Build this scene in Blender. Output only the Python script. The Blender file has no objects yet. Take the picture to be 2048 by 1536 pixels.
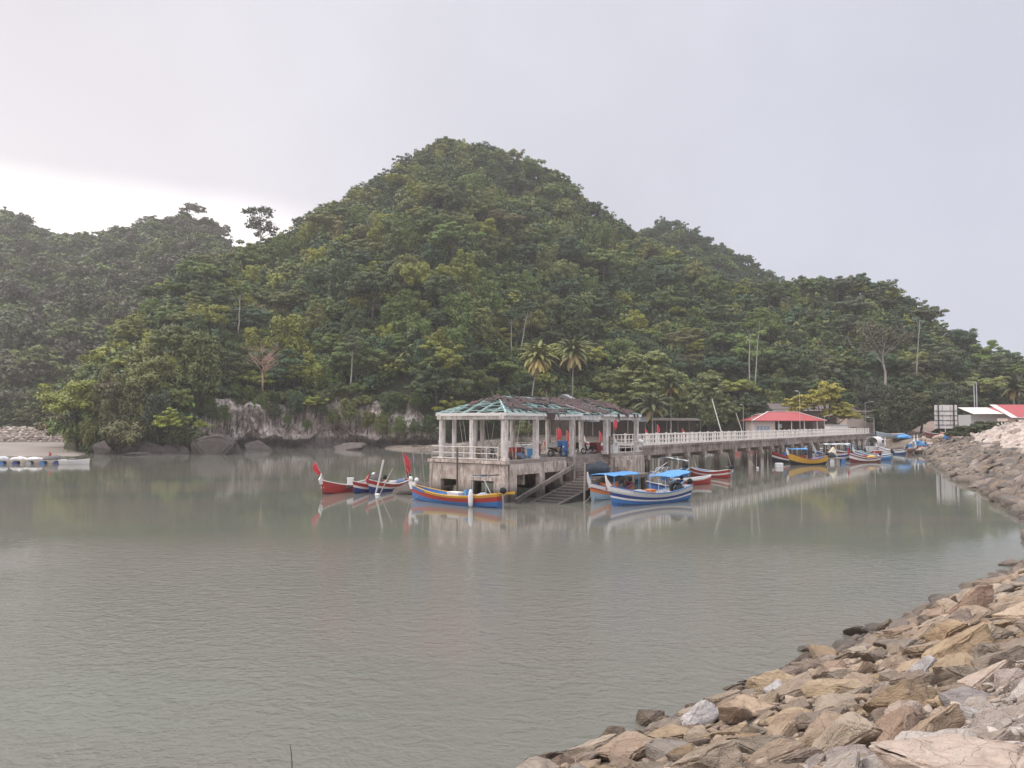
import bpy, bmesh, math, random
import numpy as np
from mathutils import Vector, Matrix, noise
R = math.radians
PI = math.pi
scene = bpy.context.scene
COL = scene.collection
rnd = random.Random(7)
rng = np.random.default_rng(11)

# ------------------------------------------------------------------ camera, sky, sun, exposure
F = 1518.0                       # focal length in pixels of the 2048 px wide photograph
CAM_H = 6.8
PITCH = math.atan2(845 - 768, F)
cam_d = bpy.data.cameras.new('camera')
cam = bpy.data.objects.new('camera', cam_d)
COL.objects.link(cam)
cam.location = (0, 0, CAM_H)
cam.rotation_euler = (PI / 2 + PITCH, 0, 0)
cam_d.sensor_width = 36
cam_d.lens = 36 * F / 2048
cam_d.clip_start = 0.1
cam_d.clip_end = 5000
scene.camera = cam
scene.view_settings.view_transform = 'Standard'
scene.view_settings.look = 'None'
scene.view_settings.exposure = 0.0
scene.view_settings.gamma = 1.0
scene.cycles.max_bounces = 6
scene.cycles.diffuse_bounces = 3
scene.cycles.glossy_bounces = 3
scene.cycles.transparent_max_bounces = 6
scene.cycles.volume_bounces = 1
scene.cycles.use_denoising = True

SUN_EL, SUN_AZ = R(46), R(-72)    # azimuth from +Y, negative = to the left
world = bpy.data.worlds.new('World')
scene.world = world
world.use_nodes = True
nt = world.node_tree
nt.nodes.clear()
def N(tree, typ, **kw):
    n = tree.nodes.new(typ)
    for k, v in kw.items():
        setattr(n, k, v)
    return n
def mth(tree, op, a, b=None, c=None, clamp=False):
    n = tree.nodes.new('ShaderNodeMath'); n.operation = op; n.use_clamp = clamp
    for i, v in enumerate((a, b, c)):
        if v is None: continue
        if isinstance(v, (int, float)): n.inputs[i].default_value = v
        else: tree.links.new(v, n.inputs[i])
    return n.outputs[0]
def mixc(tree, f, a, b, bt='MIX'):
    n = tree.nodes.new('ShaderNodeMix'); n.data_type = 'RGBA'; n.blend_type = bt; n.clamp_factor = True
    for i, v in ((0, f), (6, a), (7, b)):
        if isinstance(v, (int, float)): n.inputs[i].default_value = v
        elif isinstance(v, tuple): n.inputs[i].default_value = (v[0], v[1], v[2], 1)
        else: tree.links.new(v, n.inputs[i])
    return n.outputs[2]
def mapr(tree, v, a, b, c=0.0, d=1.0, smooth=True):
    n = tree.nodes.new('ShaderNodeMapRange')
    n.interpolation_type = 'SMOOTHSTEP' if smooth else 'LINEAR'
    tree.links.new(v, n.inputs[0])
    for i, x in enumerate((a, b, c, d)): n.inputs[i + 1].default_value = x
    return n.outputs[0]
out = N(nt, 'ShaderNodeOutputWorld')
sky = N(nt, 'ShaderNodeTexSky', sky_type='NISHITA', sun_disc=False)
sky.sun_elevation = SUN_EL
sky.sun_rotation = SUN_AZ
bg1 = N(nt, 'ShaderNodeBackground'); bg1.inputs[1].default_value = 0.08
nt.links.new(sky.outputs[0], bg1.inputs[0])
tc = N(nt, 'ShaderNodeTexCoord')
sep = N(nt, 'ShaderNodeSeparateXYZ'); nt.links.new(tc.outputs['Generated'], sep.inputs[0])
dx, dy, dz = sep.outputs
ymax = mth(nt, 'MAXIMUM', dy, 0.05)
az = mth(nt, 'DIVIDE', dx, ymax)
el = mth(nt, 'DIVIDE', dz, ymax)
# overcast layer: lavender on the left, blue grey on the right, a bright gap in the cloud low on the left
wob = N(nt, 'ShaderNodeTexNoise'); wob.inputs['Scale'].default_value = 2.4; wob.inputs['Detail'].default_value = 5
nt.links.new(tc.outputs['Generated'], wob.inputs['Vector'])
side = mapr(nt, dx, -0.55, 0.6)
base = mixc(nt, side, (0.80, 0.765, 0.835), (0.625, 0.655, 0.75))
side2 = mapr(nt, dz, 0.15, 0.55)
base = mixc(nt, side2, base, mixc(nt, side, (0.80, 0.775, 0.83), (0.68, 0.70, 0.79)))
cl = mapr(nt, wob.outputs[0], 0.35, 0.7, 0.94, 1.05)
base = mixc(nt, 1.0, base, cl, 'MULTIPLY')
line = mth(nt, 'SUBTRACT', 0.218, mth(nt, 'MULTIPLY', az, 0.175))
line = mth(nt, 'ADD', line, mth(nt, 'MULTIPLY', mth(nt, 'SUBTRACT', wob.outputs[0], 0.5), 0.09))
gap = mapr(nt, mth(nt, 'SUBTRACT', line, el), -0.03, 0.035)
gap = mth(nt, 'MULTIPLY', gap, mapr(nt, az, -0.12, -0.42))
gap = mth(nt, 'MULTIPLY', gap, mapr(nt, dy, 0.0, 0.3))
halo = mth(nt, 'MULTIPLY', mapr(nt, el, 0.75, 0.2), mapr(nt, az, 0.0, -0.8))
base = mixc(nt, mth(nt, 'MULTIPLY', halo, 0.8), base, (0.96, 0.895, 0.89))
base = mixc(nt, gap, base, (1.42, 1.34, 1.30))
# an overcast sky is brighter towards the zenith; overhead and behind the viewer it is raised, out of view, to light the scene
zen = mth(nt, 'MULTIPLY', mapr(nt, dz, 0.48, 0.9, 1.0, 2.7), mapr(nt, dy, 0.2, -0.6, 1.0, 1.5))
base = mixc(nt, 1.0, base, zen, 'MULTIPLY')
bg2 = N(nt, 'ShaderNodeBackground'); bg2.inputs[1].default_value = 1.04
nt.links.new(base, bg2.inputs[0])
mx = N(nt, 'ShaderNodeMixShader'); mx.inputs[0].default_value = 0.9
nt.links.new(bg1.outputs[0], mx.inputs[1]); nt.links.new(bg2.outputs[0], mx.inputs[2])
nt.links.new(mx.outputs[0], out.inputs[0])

sun_d = bpy.data.lights.new('sun', 'SUN')
sun_d.energy = 2.2
sun_d.angle = R(22)
sun_d.color = (1.0, 0.93, 0.84)
sun = bpy.data.objects.new('sun', sun_d)
COL.objects.link(sun)
sd = Vector((math.sin(SUN_AZ) * math.cos(SUN_EL), math.cos(SUN_AZ) * math.cos(SUN_EL), math.sin(SUN_EL)))
sun.rotation_euler = sd.to_track_quat('Z', 'Y').to_euler()
sun.location = sd * 800

# ------------------------------------------------------------------ pixel helpers (used only to measure where things stand)
def ray(px, py):
    r, u = (px - 1024) / F, (768 - py) / F
    c, s = math.cos(PITCH), math.sin(PITCH)
    return Vector((r, c - u * s, s + u * c))
def at_z(px, py, z=0.0):
    d = ray(px, py); t = (z - CAM_H) / d.z
    return Vector((d.x * t, d.y * t, z))
def at_d(px, py, D):
    d = ray(px, py); t = D / d.y
    return Vector((d.x * t, D, CAM_H + d.z * t))
def ipol(x, xs, ys): return float(np.interp(x, xs, ys))

# ------------------------------------------------------------------ mesh builder
class MB:
    def __init__(s): s.v = []; s.f = []; s.m = []
    def add(s, vs, fs, mi=0):
        o = len(s.v); s.v += [tuple(v) for v in vs]
        for k, f in enumerate(fs):
            s.f.append(tuple(i + o for i in f)); s.m.append(mi if isinstance(mi, int) else mi[k])
        return s
    def box(s, c, d, rz=0.0, mi=0, M=None):
        x, y, z = d[0] / 2, d[1] / 2, d[2] / 2
        vs = [Vector((a * x, b * y, e * z)) for e in (-1, 1) for b in (-1, 1) for a in (-1, 1)]
        m = M if M is not None else Matrix.Rotation(rz, 3, 'Z')
        vs = [m @ v + Vector(c) for v in vs]
        return s.add(vs, [(0, 2, 3, 1), (4, 5, 7, 6), (0, 1, 5, 4), (2, 6, 7, 3), (0, 4, 6, 2), (1, 3, 7, 5)], mi)
    def bar(s, a, b, w, h=None, mi=0):
        a, b = Vector(a), Vector(b); d = b - a
        q = d.to_track_quat('X', 'Z').to_matrix()
        return s.box((a + b) / 2, (d.length, w, h or w), mi=mi, M=q)
    def tube(s, pts, rad, n=8, mi=0, cap=True):
        pts = [Vector(p) for p in pts]; k = len(pts)
        if not isinstance(rad, (list, tuple)): rad = [rad] * k
        vs, fs = [], []
        up = None
        for i, p in enumerate(pts):
            t = (pts[min(i + 1, k - 1)] - pts[max(i - 1, 0)]).normalized()
            if up is None: up = t.orthogonal().normalized()
            up = (up - t * up.dot(t)); up = up.normalized() if up.length > 1e-6 else t.orthogonal().normalized()
            w = t.cross(up)
            for j in range(n):
                a = 2 * PI * j / n
                vs.append(p + (up * math.cos(a) + w * math.sin(a)) * rad[i])
        for i in range(k - 1):
            for j in range(n):
                fs.append((i * n + j, i * n + (j + 1) % n, (i + 1) * n + (j + 1) % n, (i + 1) * n + j))
        if cap:
            fs.append(tuple(range(n))[::-1]); fs.append(tuple((k - 1) * n + j for j in range(n)))
        return s.add(vs, fs, mi)
    def lathe(s, prof, n=16, o=(0, 0, 0), mi=0, M=None):
        vs, fs = [], []
        for r, z in prof:
            for j in range(n):
                a = 2 * PI * j / n
                v = Vector((r * math.cos(a), r * math.sin(a), z))
                vs.append((M @ v if M is not None else v) + Vector(o))
        for i in range(len(prof) - 1):
            for j in range(n):
                fs.append((i * n + j, i * n + (j + 1) % n, (i + 1) * n + (j + 1) % n, (i + 1) * n + j))
        fs.append(tuple(range(n))[::-1]); fs.append(tuple((len(prof) - 1) * n + j for j in range(n)))
        return s.add(vs, fs, mi)
    def grid(s, rows, mi=0, closed=False):
        n = len(rows[0]); vs = [v for r in rows for v in r]; fs = []; ms = []
        for i in range(len(rows) - 1):
            for j in range(n if closed else n - 1):
                fs.append((i * n + j, i * n + (j + 1) % n, (i + 1) * n + (j + 1) % n, (i + 1) * n + j))
                ms.append(mi if isinstance(mi, int) else mi(i, j))
        return s.add(vs, fs, ms)
    def prism(s, poly, a, b, mi=0, axis='y'):
        """extrude a polygon given as (x, z) from y=a to y=b (or (x, y) from z=a to z=b)"""
        n = len(poly)
        P = (lambda p, t: (p[0], t, p[1])) if axis == 'y' else (lambda p, t: (p[0], p[1], t))
        vs = [P(p, a) for p in poly] + [P(p, b) for p in poly]
        fs = [tuple(range(n)), tuple(range(2 * n - 1, n - 1, -1))]
        fs += [(i, i + n, (i + 1) % n + n, (i + 1) % n) for i in range(n)]
        return s.add(vs, fs, mi)
    def torus(s, c, Rr, r, n=20, m=8, mi=0, M=None):
        rows = []
        for i in range(n):
            a = 2 * PI * i / n; row = []
            for j in range(m):
                b = 2 * PI * j / m
                v = Vector(((Rr + r * math.cos(b)) * math.cos(a), r * math.sin(b), (Rr + r * math.cos(b)) * math.sin(a)))
                row.append((M @ v if M is not None else v) + Vector(c))
            rows.append(row)
        rows.append(rows[0])
        return s.grid(rows, mi, closed=True)
    def blob(s, c, d, seed=0, amp=0.15, sub=2, mi=0, flat=None):
        bm = bmesh.new(); bmesh.ops.create_icosphere(bm, subdivisions=sub, radius=1)
        vs = []
        for v in bm.verts:
            k = 1 + amp * noise.fractal(v.co * 1.7 + Vector((seed * 7.3, seed * 1.7, 0)), 1.0, 2.0, 3)
            p = v.co * k
            if flat is not None: p.z = max(p.z, flat)
            vs.append(Vector((p.x * d[0], p.y * d[1], p.z * d[2])) + Vector(c))
        fs = [tuple(v.index for v in f.verts) for f in bm.faces]
        bm.free()
        return s.add(vs, fs, mi)
    def mesh(s, name, mats, smooth=False):
        me = bpy.data.meshes.new(name)
        me.from_pydata([tuple(v) for v in s.v], [], s.f)
        for m in (mats if isinstance(mats, (list, tuple)) else [mats]): me.materials.append(m)
        me.polygons.foreach_set('material_index', s.m)
        if smooth: me.polygons.foreach_set('use_smooth', [True] * len(s.f))
        me.update()
        bm = bmesh.new(); bm.from_mesh(me)
        bmesh.ops.recalc_face_normals(bm, faces=bm.faces[:]); bm.to_mesh(me); bm.free()
        return me
    def build(s, name, mats, parent=None, smooth=False, bevel=0.0):
        o = bpy.data.objects.new(name, s.mesh(name, mats, smooth))
        COL.objects.link(o)
        if parent is not None: o.parent = parent
        if bevel:
            b = o.modifiers.new('bevel', 'BEVEL'); b.width = bevel; b.segments = 2; b.limit_method = 'ANGLE'
        return o
def tag(o, label=None, cat=None, group=None, kind=None):
    if label: o['label'] = label
    if cat: o['category'] = cat
    if group: o['group'] = group
    if kind: o['kind'] = kind
    return o
def thing(name, label, cat, loc=(0, 0, 0), rz=0.0, group=None, rot=None):
    o = bpy.data.objects.new(name, None); COL.objects.link(o)
    o.empty_display_size = 0.3
    o.location = loc; o.rotation_euler = rot if rot is not None else (0, 0, rz)
    return tag(o, label, cat, group)
def put(o, loc, rz=0.0, sc=None):
    o.location = loc; o.rotation_euler = (0, 0, rz)
    if sc: o.scale = (sc, sc, sc) if isinstance(sc, (int, float)) else sc
    return o
def dup(root, loc, rz=0.0, label=None, group=None, sc=None):
    def cp(o, par):
        c = o.copy(); COL.objects.link(c); c.parent = par
        for ch in o.children: cp(ch, c)
        return c
    r = cp(root, None)
    put(r, loc, rz, sc)
    if label: r['label'] = label
    if group: r['group'] = group
    return r

# ------------------------------------------------------------------ materials
def new_mat(name):
    m = bpy.data.materials.new(name); m.use_nodes = True
    t = m.node_tree; b = t.nodes['Principled BSDF']
    b.inputs['Specular IOR Level'].default_value = 0.3
    return m, t, b
def objco(t, scale=1.0):
    c = t.nodes.new('ShaderNodeTexCoord'); return c.outputs['Object']
def noise_n(t, vec, sc, det=5, rough=0.55, dist=0.0):
    n = t.nodes.new('ShaderNodeTexNoise')
    n.inputs['Scale'].default_value = sc; n.inputs['Detail'].default_value = det
    n.inputs['Roughness'].default_value = rough; n.inputs['Distortion'].default_value = dist
    if vec is not None: t.links.new(vec, n.inputs['Vector'])
    return n.outputs[0]
def scaled(t, vec, s):
    n = t.nodes.new('ShaderNodeMapping'); n.inputs['Scale'].default_value = s
    t.links.new(vec, n.inputs['Vector']); return n.outputs[0]
def bump(t, b, h, dist=0.02, strength=0.6):
    n = t.nodes.new('ShaderNodeBump'); n.inputs['Strength'].default_value = strength
    n.inputs['Distance'].default_value = dist
    t.links.new(h, n.inputs['Height']); t.links.new(n.outputs[0], b.inputs['Normal'])
    return n
_mats = {}
def paint(name, col, rough=0.5, wear=0.35, metal=0.0, dirt=(0.16, 0.13, 0.11), scale=3.0):
    """weathered paint: chips and dirt of the thing itself"""
    if name in _mats: return _mats[name]
    m, t, b = new_mat(name)
    co = objco(t)
    a = noise_n(t, co, scale, 6, 0.65)
    c = noise_n(t, scaled(t, co, (1, 1, 0.3)), scale * 3.1, 4, 0.6)
    f = mth(t, 'MULTIPLY', mapr(t, a, 0.5, 0.72), mapr(t, c, 0.42, 0.62))
    f = mth(t, 'MULTIPLY', f, wear * 2.0, clamp=True)
    v = mixc(t, mapr(t, a, 0.3, 0.7, 0.0, 0.35 * min(1, wear * 2)), col, tuple(min(1, x * 1.25 + 0.02) for x in col))
    t.links.new(mixc(t, f, v, dirt), b.inputs['Base Color'])
    b.inputs['Roughness'].default_value = rough
    b.inputs['Metallic'].default_value = metal
    bump(t, b, c, 0.01, 0.25)
    _mats[name] = m
    return m
def concrete(name, light, dark, stain, streak=0.5, zlow=None, rough=0.9, sc=0.8, wet=(0.05, 0.045, 0.04)):
    if name in _mats: return _mats[name]
    m, t, b = new_mat(name)
    co = objco(t)
    n1 = noise_n(t, co, sc, 7, 0.65)
    n2 = noise_n(t, scaled(t, co, (2.6, 2.6, 0.35)), sc * 2.2, 5, 0.65)       # runs down the face
    n3 = noise_n(t, co, sc * 7, 4, 0.7)
    c = mixc(t, mapr(t, n1, 0.36, 0.66), light, dark)
    c = mixc(t, mth(t, 'MULTIPLY', mapr(t, n2, 0.47, 0.63), streak), c, stain)
    c = mixc(t, mapr(t, n3, 0.5, 0.75, 0, 0.45), c, tuple(x * 0.45 for x in dark))
    if zlow is not None:                                                       # tide mark: algae and mud
        s = t.nodes.new('ShaderNodeSeparateXYZ'); g = t.nodes.new('ShaderNodeNewGeometry')
        t.links.new(g.outputs['Position'], s.inputs[0])
        zz = mth(t, 'ADD', s.outputs[2], mth(t, 'MULTIPLY', mth(t, 'SUBTRACT', n1, 0.5), 1.6))
        c = mixc(t, mapr(t, zz, zlow[1], zlow[0], 0, 0.85), c, wet)
    t.links.new(c, b.inputs['Base Color'])
    b.inputs['Roughness'].default_value = rough
    bump(t, b, n3, 0.03, 0.6)
    _mats[name] = m
    return m
def rockmat(name, cols, vein=(0.5, 0.45, 0.4), rough=0.9, sc=1.0, tide=True, objrand=True, tint=False, moss=None):
    m, t, b = new_mat(name)
    if tint:
        co = t.nodes.new('ShaderNodeNewGeometry').outputs['Position']
        a = t.nodes.new('ShaderNodeAttribute'); a.attribute_name = 'tint'
        rv = a.outputs['Fac']
    else:
        co = objco(t)
        rv = t.nodes.new('ShaderNodeObjectInfo').outputs['Random']
    r = t.nodes.new('ShaderNodeValToRGB'); r.color_ramp.interpolation = 'LINEAR'
    e = r.color_ramp.elements
    while len(e) < len(cols): e.new(0.5)
    for i, c in enumerate(cols):
        e[i].position = i / (len(cols) - 1); e[i].color = (*c, 1)
    t.links.new(rv, r.inputs[0])
    n1 = noise_n(t, co, 1.6 * sc, 7, 0.62, 0.4)
    n2 = noise_n(t, scaled(t, co, (1, 1, 3.2)), 4.5 * sc, 6, 0.68, 0.6)
    n3 = noise_n(t, co, 18 * sc, 4, 0.65)
    c = mixc(t, mapr(t, n1, 0.35, 0.7, 0, 0.75), r.outputs[0], tuple(x * 0.62 for x in cols[0]))
    c = mixc(t, mapr(t, n2, 0.52, 0.72, 0, 0.5), c, vein)
    c = mixc(t, mapr(t, n3, 0.55, 0.75, 0, 0.35), c, tuple(x * 0.4 for x in cols[0]))
    if tide:
        g = t.nodes.new('ShaderNodeNewGeometry'); s = t.nodes.new('ShaderNodeSeparateXYZ')
        t.links.new(g.outputs['Position'], s.inputs[0])
        zz = mth(t, 'ADD', s.outputs[2], mth(t, 'MULTIPLY', mth(t, 'SUBTRACT', n1, 0.5), 1.0))
        c = mixc(t, mapr(t, zz, 1.0, 0.1, 0, 0.8), c, (0.11, 0.092, 0.08))
    t.links.new(c, b.inputs['Base Color'])
    b.inputs['Roughness'].default_value = rough
    h = mth(t, 'ADD', mth(t, 'MULTIPLY', n2, 0.7), mth(t, 'MULTIPLY', n3, 0.4))
    bump(t, b, h, 0.09 / sc, 0.7)
    return m
def leafmat(name, mass=False, vary=True):
    m, t, b = new_mat(name)
    if mass:
        a = t.nodes.new('ShaderNodeAttribute'); a.attribute_name = 'tint'; base = a.outputs['Color']
        co = t.nodes.new('ShaderNodeNewGeometry').outputs['Position']
    else:
        base = t.nodes.new('ShaderNodeObjectInfo').outputs['Color']
        co = objco(t)
    l = t.nodes.new('ShaderNodeAttribute'); l.attribute_name = 'leaf'
    n = noise_n(t, co, 0.33, 3, 0.5)
    k = mapr(t, l.outputs['Fac'], 0, 1, 0.72, 1.3, smooth=False)
    c = mixc(t, 1.0, base, k, 'MULTIPLY')
    # some sprigs are young and yellow, some old and brown
    c = mixc(t, mapr(t, n, 0.52, 0.72, 0, 0.45), c, mixc(t, 1.0, c, (1.22, 1.22, 0.72), 'MULTIPLY'))
    c = mixc(t, mapr(t, l.outputs['Fac'], 0.95, 0.99, 0, 0.4), c, (0.17, 0.13, 0.06))
    t.links.new(c, b.inputs['Base Color'])
    b.inputs['Roughness'].default_value = 0.62
    b.inputs['Specular IOR Level'].default_value = 0.25
    return m
def simple(name, col, rough=0.6, metal=0.0):
    if name in _mats: return _mats[name]
    m, t, b = new_mat(name)
    n = noise_n(t, objco(t), 6, 4, 0.6)
    t.links.new(mixc(t, mapr(t, n, 0.3, 0.7), tuple(x * 0.75 for x in col), tuple(min(1, x * 1.2) for x in col)), b.inputs['Base Color'])
    b.inputs['Roughness'].default_value = rough; b.inputs['Metallic'].default_value = metal
    _mats[name] = m
    return m
# ------------------------------------------------------------------ water
mw, t, b = new_mat('water')
geo = t.nodes.new('ShaderNodeNewGeometry').outputs['Position']
big = noise_n(t, scaled(t, geo, (0.022, 0.05, 1)), 1.0, 5, 0.55, 0.6)          # wind patches
w1 = noise_n(t, scaled(t, geo, (1.5, 2.3, 1)), 1.0, 3, 0.55, 0.8)
w2 = noise_n(t, scaled(t, geo, (4.2, 6.0, 1)), 1.0, 3, 0.6, 0.6)
s = t.nodes.new('ShaderNodeSeparateXYZ'); t.links.new(geo, s.inputs[0])
yy = mth(t, 'ADD', s.outputs[1], mth(t, 'MULTIPLY', mth(t, 'SUBTRACT', big, 0.5), 40.0))
yy = mth(t, 'ADD', yy, mth(t, 'MULTIPLY', s.outputs[0], 0.12))
calm = mapr(t, yy, 30, 50)                                                    # sheltered water round the jetty is calm
h = mth(t, 'ADD', mth(t, 'MULTIPLY', w1, 0.55), mth(t, 'MULTIPLY', w2, 0.28))
bn = t.nodes.new('ShaderNodeBump'); bn.inputs['Distance'].default_value = 0.16
t.links.new(h, bn.inputs['Height'])
st = mapr(t, calm, 0, 1, 0.85, 0.026, smooth=False)
st = mth(t, 'MULTIPLY', st, mapr(t, big, 0.38, 0.62, 0.28, 1.35))
t.links.new(st, bn.inputs['Strength'])
t.links.new(bn.outputs[0], b.inputs['Normal'])
mud = mixc(t, mapr(t, big, 0.35, 0.65), (0.134, 0.143, 0.115), (0.172, 0.157, 0.132))
t.links.new(mud, b.inputs['Base Color'])
b.inputs['Roughness'].default_value = 0.05
b.inputs['IOR'].default_value = 1.33
b.inputs['Specular IOR Level'].default_value = 0.5
water = MB().add([(-520, -60, 0), (420, -60, 0), (420, 262, 0), (-520, 262, 0)], [(0, 1, 2, 3)]).build('water', mw)
tag(water, 'murky grey green harbour water with light ripples', kind='structure')

# ------------------------------------------------------------------ the hills
m_soil, t, b = new_mat('undergrowth')
co = t.nodes.new('ShaderNodeNewGeometry').outputs['Position']
n1 = noise_n(t, co, 0.4, 6, 0.7)
t.links.new(mixc(t, mapr(t, n1, 0.35, 0.65), (0.028, 0.032, 0.016), (0.055, 0.058, 0.028)), b.inputs['Base Color'])
b.inputs['Roughness'].default_value = 1.0
bump(t, b, n1, 1.0, 1.0)

MK = dict(
 px=[122, 158, 212, 284, 370, 450, 570, 640, 700, 760, 800, 850, 900, 950, 1000, 1050, 1120, 1170, 1250, 1320, 1400, 1500, 1600, 1740, 1800, 1850, 1900, 1960, 2050, 2300],
 df=[176, 172, 170, 168, 172, 204, 208, 208, 208, 206, 204, 202, 204, 212, 222, 228, 232, 236, 240, 242, 242, 240, 238, 236, 236, 234, 232, 230, 230, 232],
 zf=[-1, -1, -1, -1, -1, -1, -1, -1, -1, -1, -1, 0, 1, 2, 2.6] + [3] * 15,
 dr=[188, 196, 214, 240, 268, 290, 315, 330, 345, 358, 366, 372, 376, 377, 376, 374, 368, 360, 350, 340, 330, 316, 302, 292, 290, 288, 286, 284, 284, 284],
 sk=[860, 775, 694, 625, 520, 500, 470, 418, 386, 350, 320, 292, 282, 288, 305, 325, 358, 402, 446, 492, 540, 570, 566, 564, 592, 626, 670, 694, 722, 800])
RK = dict(px=[1120, 1200, 1290, 1340, 1400, 1450, 1500, 1545, 1620, 1700], df=[395] * 10, zf=[30] * 10,
          dr=[470] * 10, sk=[480, 458, 458, 448, 470, 496, 518, 556, 640, 720])
LK = dict(px=[-420, -100, 0, 40, 70, 130, 200, 270, 340, 380, 410, 440, 470, 560, 660],
          df=[262] * 15, zf=[1] * 15, dr=[470] * 15,
          sk=[400, 432, 424, 436, 460, 466, 458, 450, 440, 433, 437, 468, 496, 545, 620])
def hill_pt(K, px, t, treeh):
    df, zf, dr, sk = (ipol(px, K['px'], K[k]) for k in ('df', 'zf', 'dr', 'sk'))
    top = at_d(px, sk, dr).z - treeh
    if t <= 1:
        D = df + (dr - df) * t
        p = ipol(px, [70, 400, 520, 850, 1100, 2300], [0.62, 0.62, 0.66, 0.7, 0.8, 0.74]) if K is MK else 0.9
        g = t ** p
        z = zf + (top - zf) * g
    else:
        D = dr + (t - 1) * 160
        z = top - (t - 1) * (t - 1) * 60 - (t - 1) * 20
    q = at_d(px, 845, D)
    amp = 5.0 if K is MK else 7.0
    env = min(1, t * 5) * (1 if t < 0.85 else max(0.25, (1.15 - t) / 0.3) if t < 1.1 else 0.25)
    z += amp * env * noise.fractal(Vector((q.x * 0.022, q.y * 0.022, 3.1)), 0.9, 2.0, 3)
    return Vector((q.x, D, z))
def hill(K, name, treeh, label):
    x0, x1 = K['px'][0], K['px'][-1]
    n = int((x1 - x0) / 12)
    ts = [0, 0.012, 0.03, 0.06] + [0.1 + 0.05 * i for i in range(19)] + [1.05, 1.2, 1.5, 2.0]
    rows = []
    for i in range(n + 1):
        px = x0 + (x1 - x0) * i / n
        rows.append([hill_pt(K, px, t, treeh) for t in ts])
    o = MB().grid(rows).build(name, m_soil, smooth=True)
    tag(o, label, kind='structure')
hill(LK, 'far_hill', 6, 'hazy forested hill on the left behind the sea wall')
hill(RK, 'back_hill', 6, 'forested shoulder behind the right flank of the main hill')
hill(MK, 'hill', 6.5, 'steep forested limestone hill behind the jetty')

# ------------------------------------------------------------------ leaves and trees
def crown_proto(kind, seed, n_leaf, leaf):
    """a crown as leaf quads: returns quad corners (n,4,3) and a random number per leaf"""
    g = np.random.default_rng(seed)
    if kind == 'round':   A, B, zc, nc, cr, fl = 4.6, 3.6, 6.2, 52, (0.7, 1.5), 0.75
    elif kind == 'umbrella': A, B, zc, nc, cr, fl = 6.0, 2.5, 7.4, 56, (0.7, 1.5), 0.5
    elif kind == 'draped': A, B, zc, nc, cr, fl = 3.7, 5.2, 5.2, 46, (0.6, 1.3), 0.9
    elif kind == 'layered': A, B, zc, nc, cr, fl = 5.0, 4.2, 6.4, 56, (0.65, 1.5), 0.46
    elif kind == 'open':  A, B, zc, nc, cr, fl = 4.4, 4.0, 8.5, 16, (0.8, 1.4), 0.5
    elif kind == 'bush':  A, B, zc, nc, cr, fl = 3.2, 2.0, 1.8, 18, (0.7, 1.3), 0.7
    P, Q = [], []
    cs = []
    for i in range(nc):
        for _ in range(40):
            d = g.normal(size=3); d /= np.linalg.norm(d)
            if d[2] < -0.45: continue
            rad = g.uniform(0.55, 1.0) if i > nc * 0.25 else g.uniform(0.0, 0.6)
            wob = 1 + 0.28 * math.sin(3 * math.atan2(d[1], d[0]) + seed) + 0.15 * g.normal()
            c = d * np.array([A * wob, A * wob, B]) * rad
            if all(np.linalg.norm((c - k[0]) * np.array([1, 1, 1.5])) > 0.55 * k[1] for k in cs): break
        cs.append((c, g.uniform(*cr)))
    per = n_leaf // nc
    for c, r in cs:
        k = int(per * (r / np.mean(cr)) ** 2)
        d = g.normal(size=(k, 3)); d /= np.linalg.norm(d, axis=1)[:, None]
        d[:, 2] = np.abs(d[:, 2]) * np.where(g.random(k) < 0.82, 1, -0.6)
        rr = r * (0.62 + 0.45 * g.random(k))[:, None]
        p = c + d * rr * np.array([1, 1, fl])
        if kind == 'draped':
            dr_ = g.random(k) < 0.45
            p[dr_, 2] -= g.random(dr_.sum()) ** 1.5 * 3.2
        nn = d * 0.95 + np.array([0, 0, 0.40]) + g.normal(size=(k, 3)) * 0.26
        if kind == 'draped': nn = d * 1.0 + np.array([0, 0, 0.25]) + g.normal(size=(k, 3)) * 0.32
        P.append(p); Q.append(nn)
    p = np.concatenate(P); nn = np.concatenate(Q); n = len(p)
    nn /= np.linalg.norm(nn, axis=1)[:, None]
    a = np.cross(nn, g.normal(size=(n, 3))); a /= np.linalg.norm(a, axis=1)[:, None] + 1e-9
    bb = np.cross(nn, a)
    sz = leaf * (0.6 + 0.8 * g.random(n))[:, None]
    asp = 0.62
    q = np.stack([p - a * sz, p + bb * sz * asp, p + a * sz, p - bb * sz * asp], axis=1)
    q += np.array([0, 0, zc])
    return q, g.random(n)
def quads_mesh(name, q, leaf, mat, tint=None):
    n = len(q); me = bpy.data.meshes.new(name)
    me.vertices.add(n * 4); me.vertices.foreach_set('co', q.reshape(-1).astype(np.float32))
    me.loops.add(n * 4); me.loops.foreach_set('vertex_index', np.arange(n * 4, dtype=np.int32))
    me.polygons.add(n); me.polygons.foreach_set('loop_start', np.arange(0, n * 4, 4, dtype=np.int32))
    at = me.attributes.new('leaf', 'FLOAT', 'FACE'); at.data.foreach_set('value', leaf.astype(np.float32))
    if tint is not None:
        at = me.attributes.new('tint', 'FLOAT_COLOR', 'FACE')
        at.data.foreach_set('color', np.concatenate([tint, np.ones((n, 1))], 1).astype(np.float32).reshape(-1))
    me.materials.append(mat); me.update(); me.validate()
    return me
m_leaf = leafmat('leaf')
m_leafmass = leafmat('leaf_mass', mass=True)
m_bark = simple('bark', (0.10, 0.085, 0.07), 0.9)
m_pale = simple('pale_bark', (0.36, 0.33, 0.29), 0.9)
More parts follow.
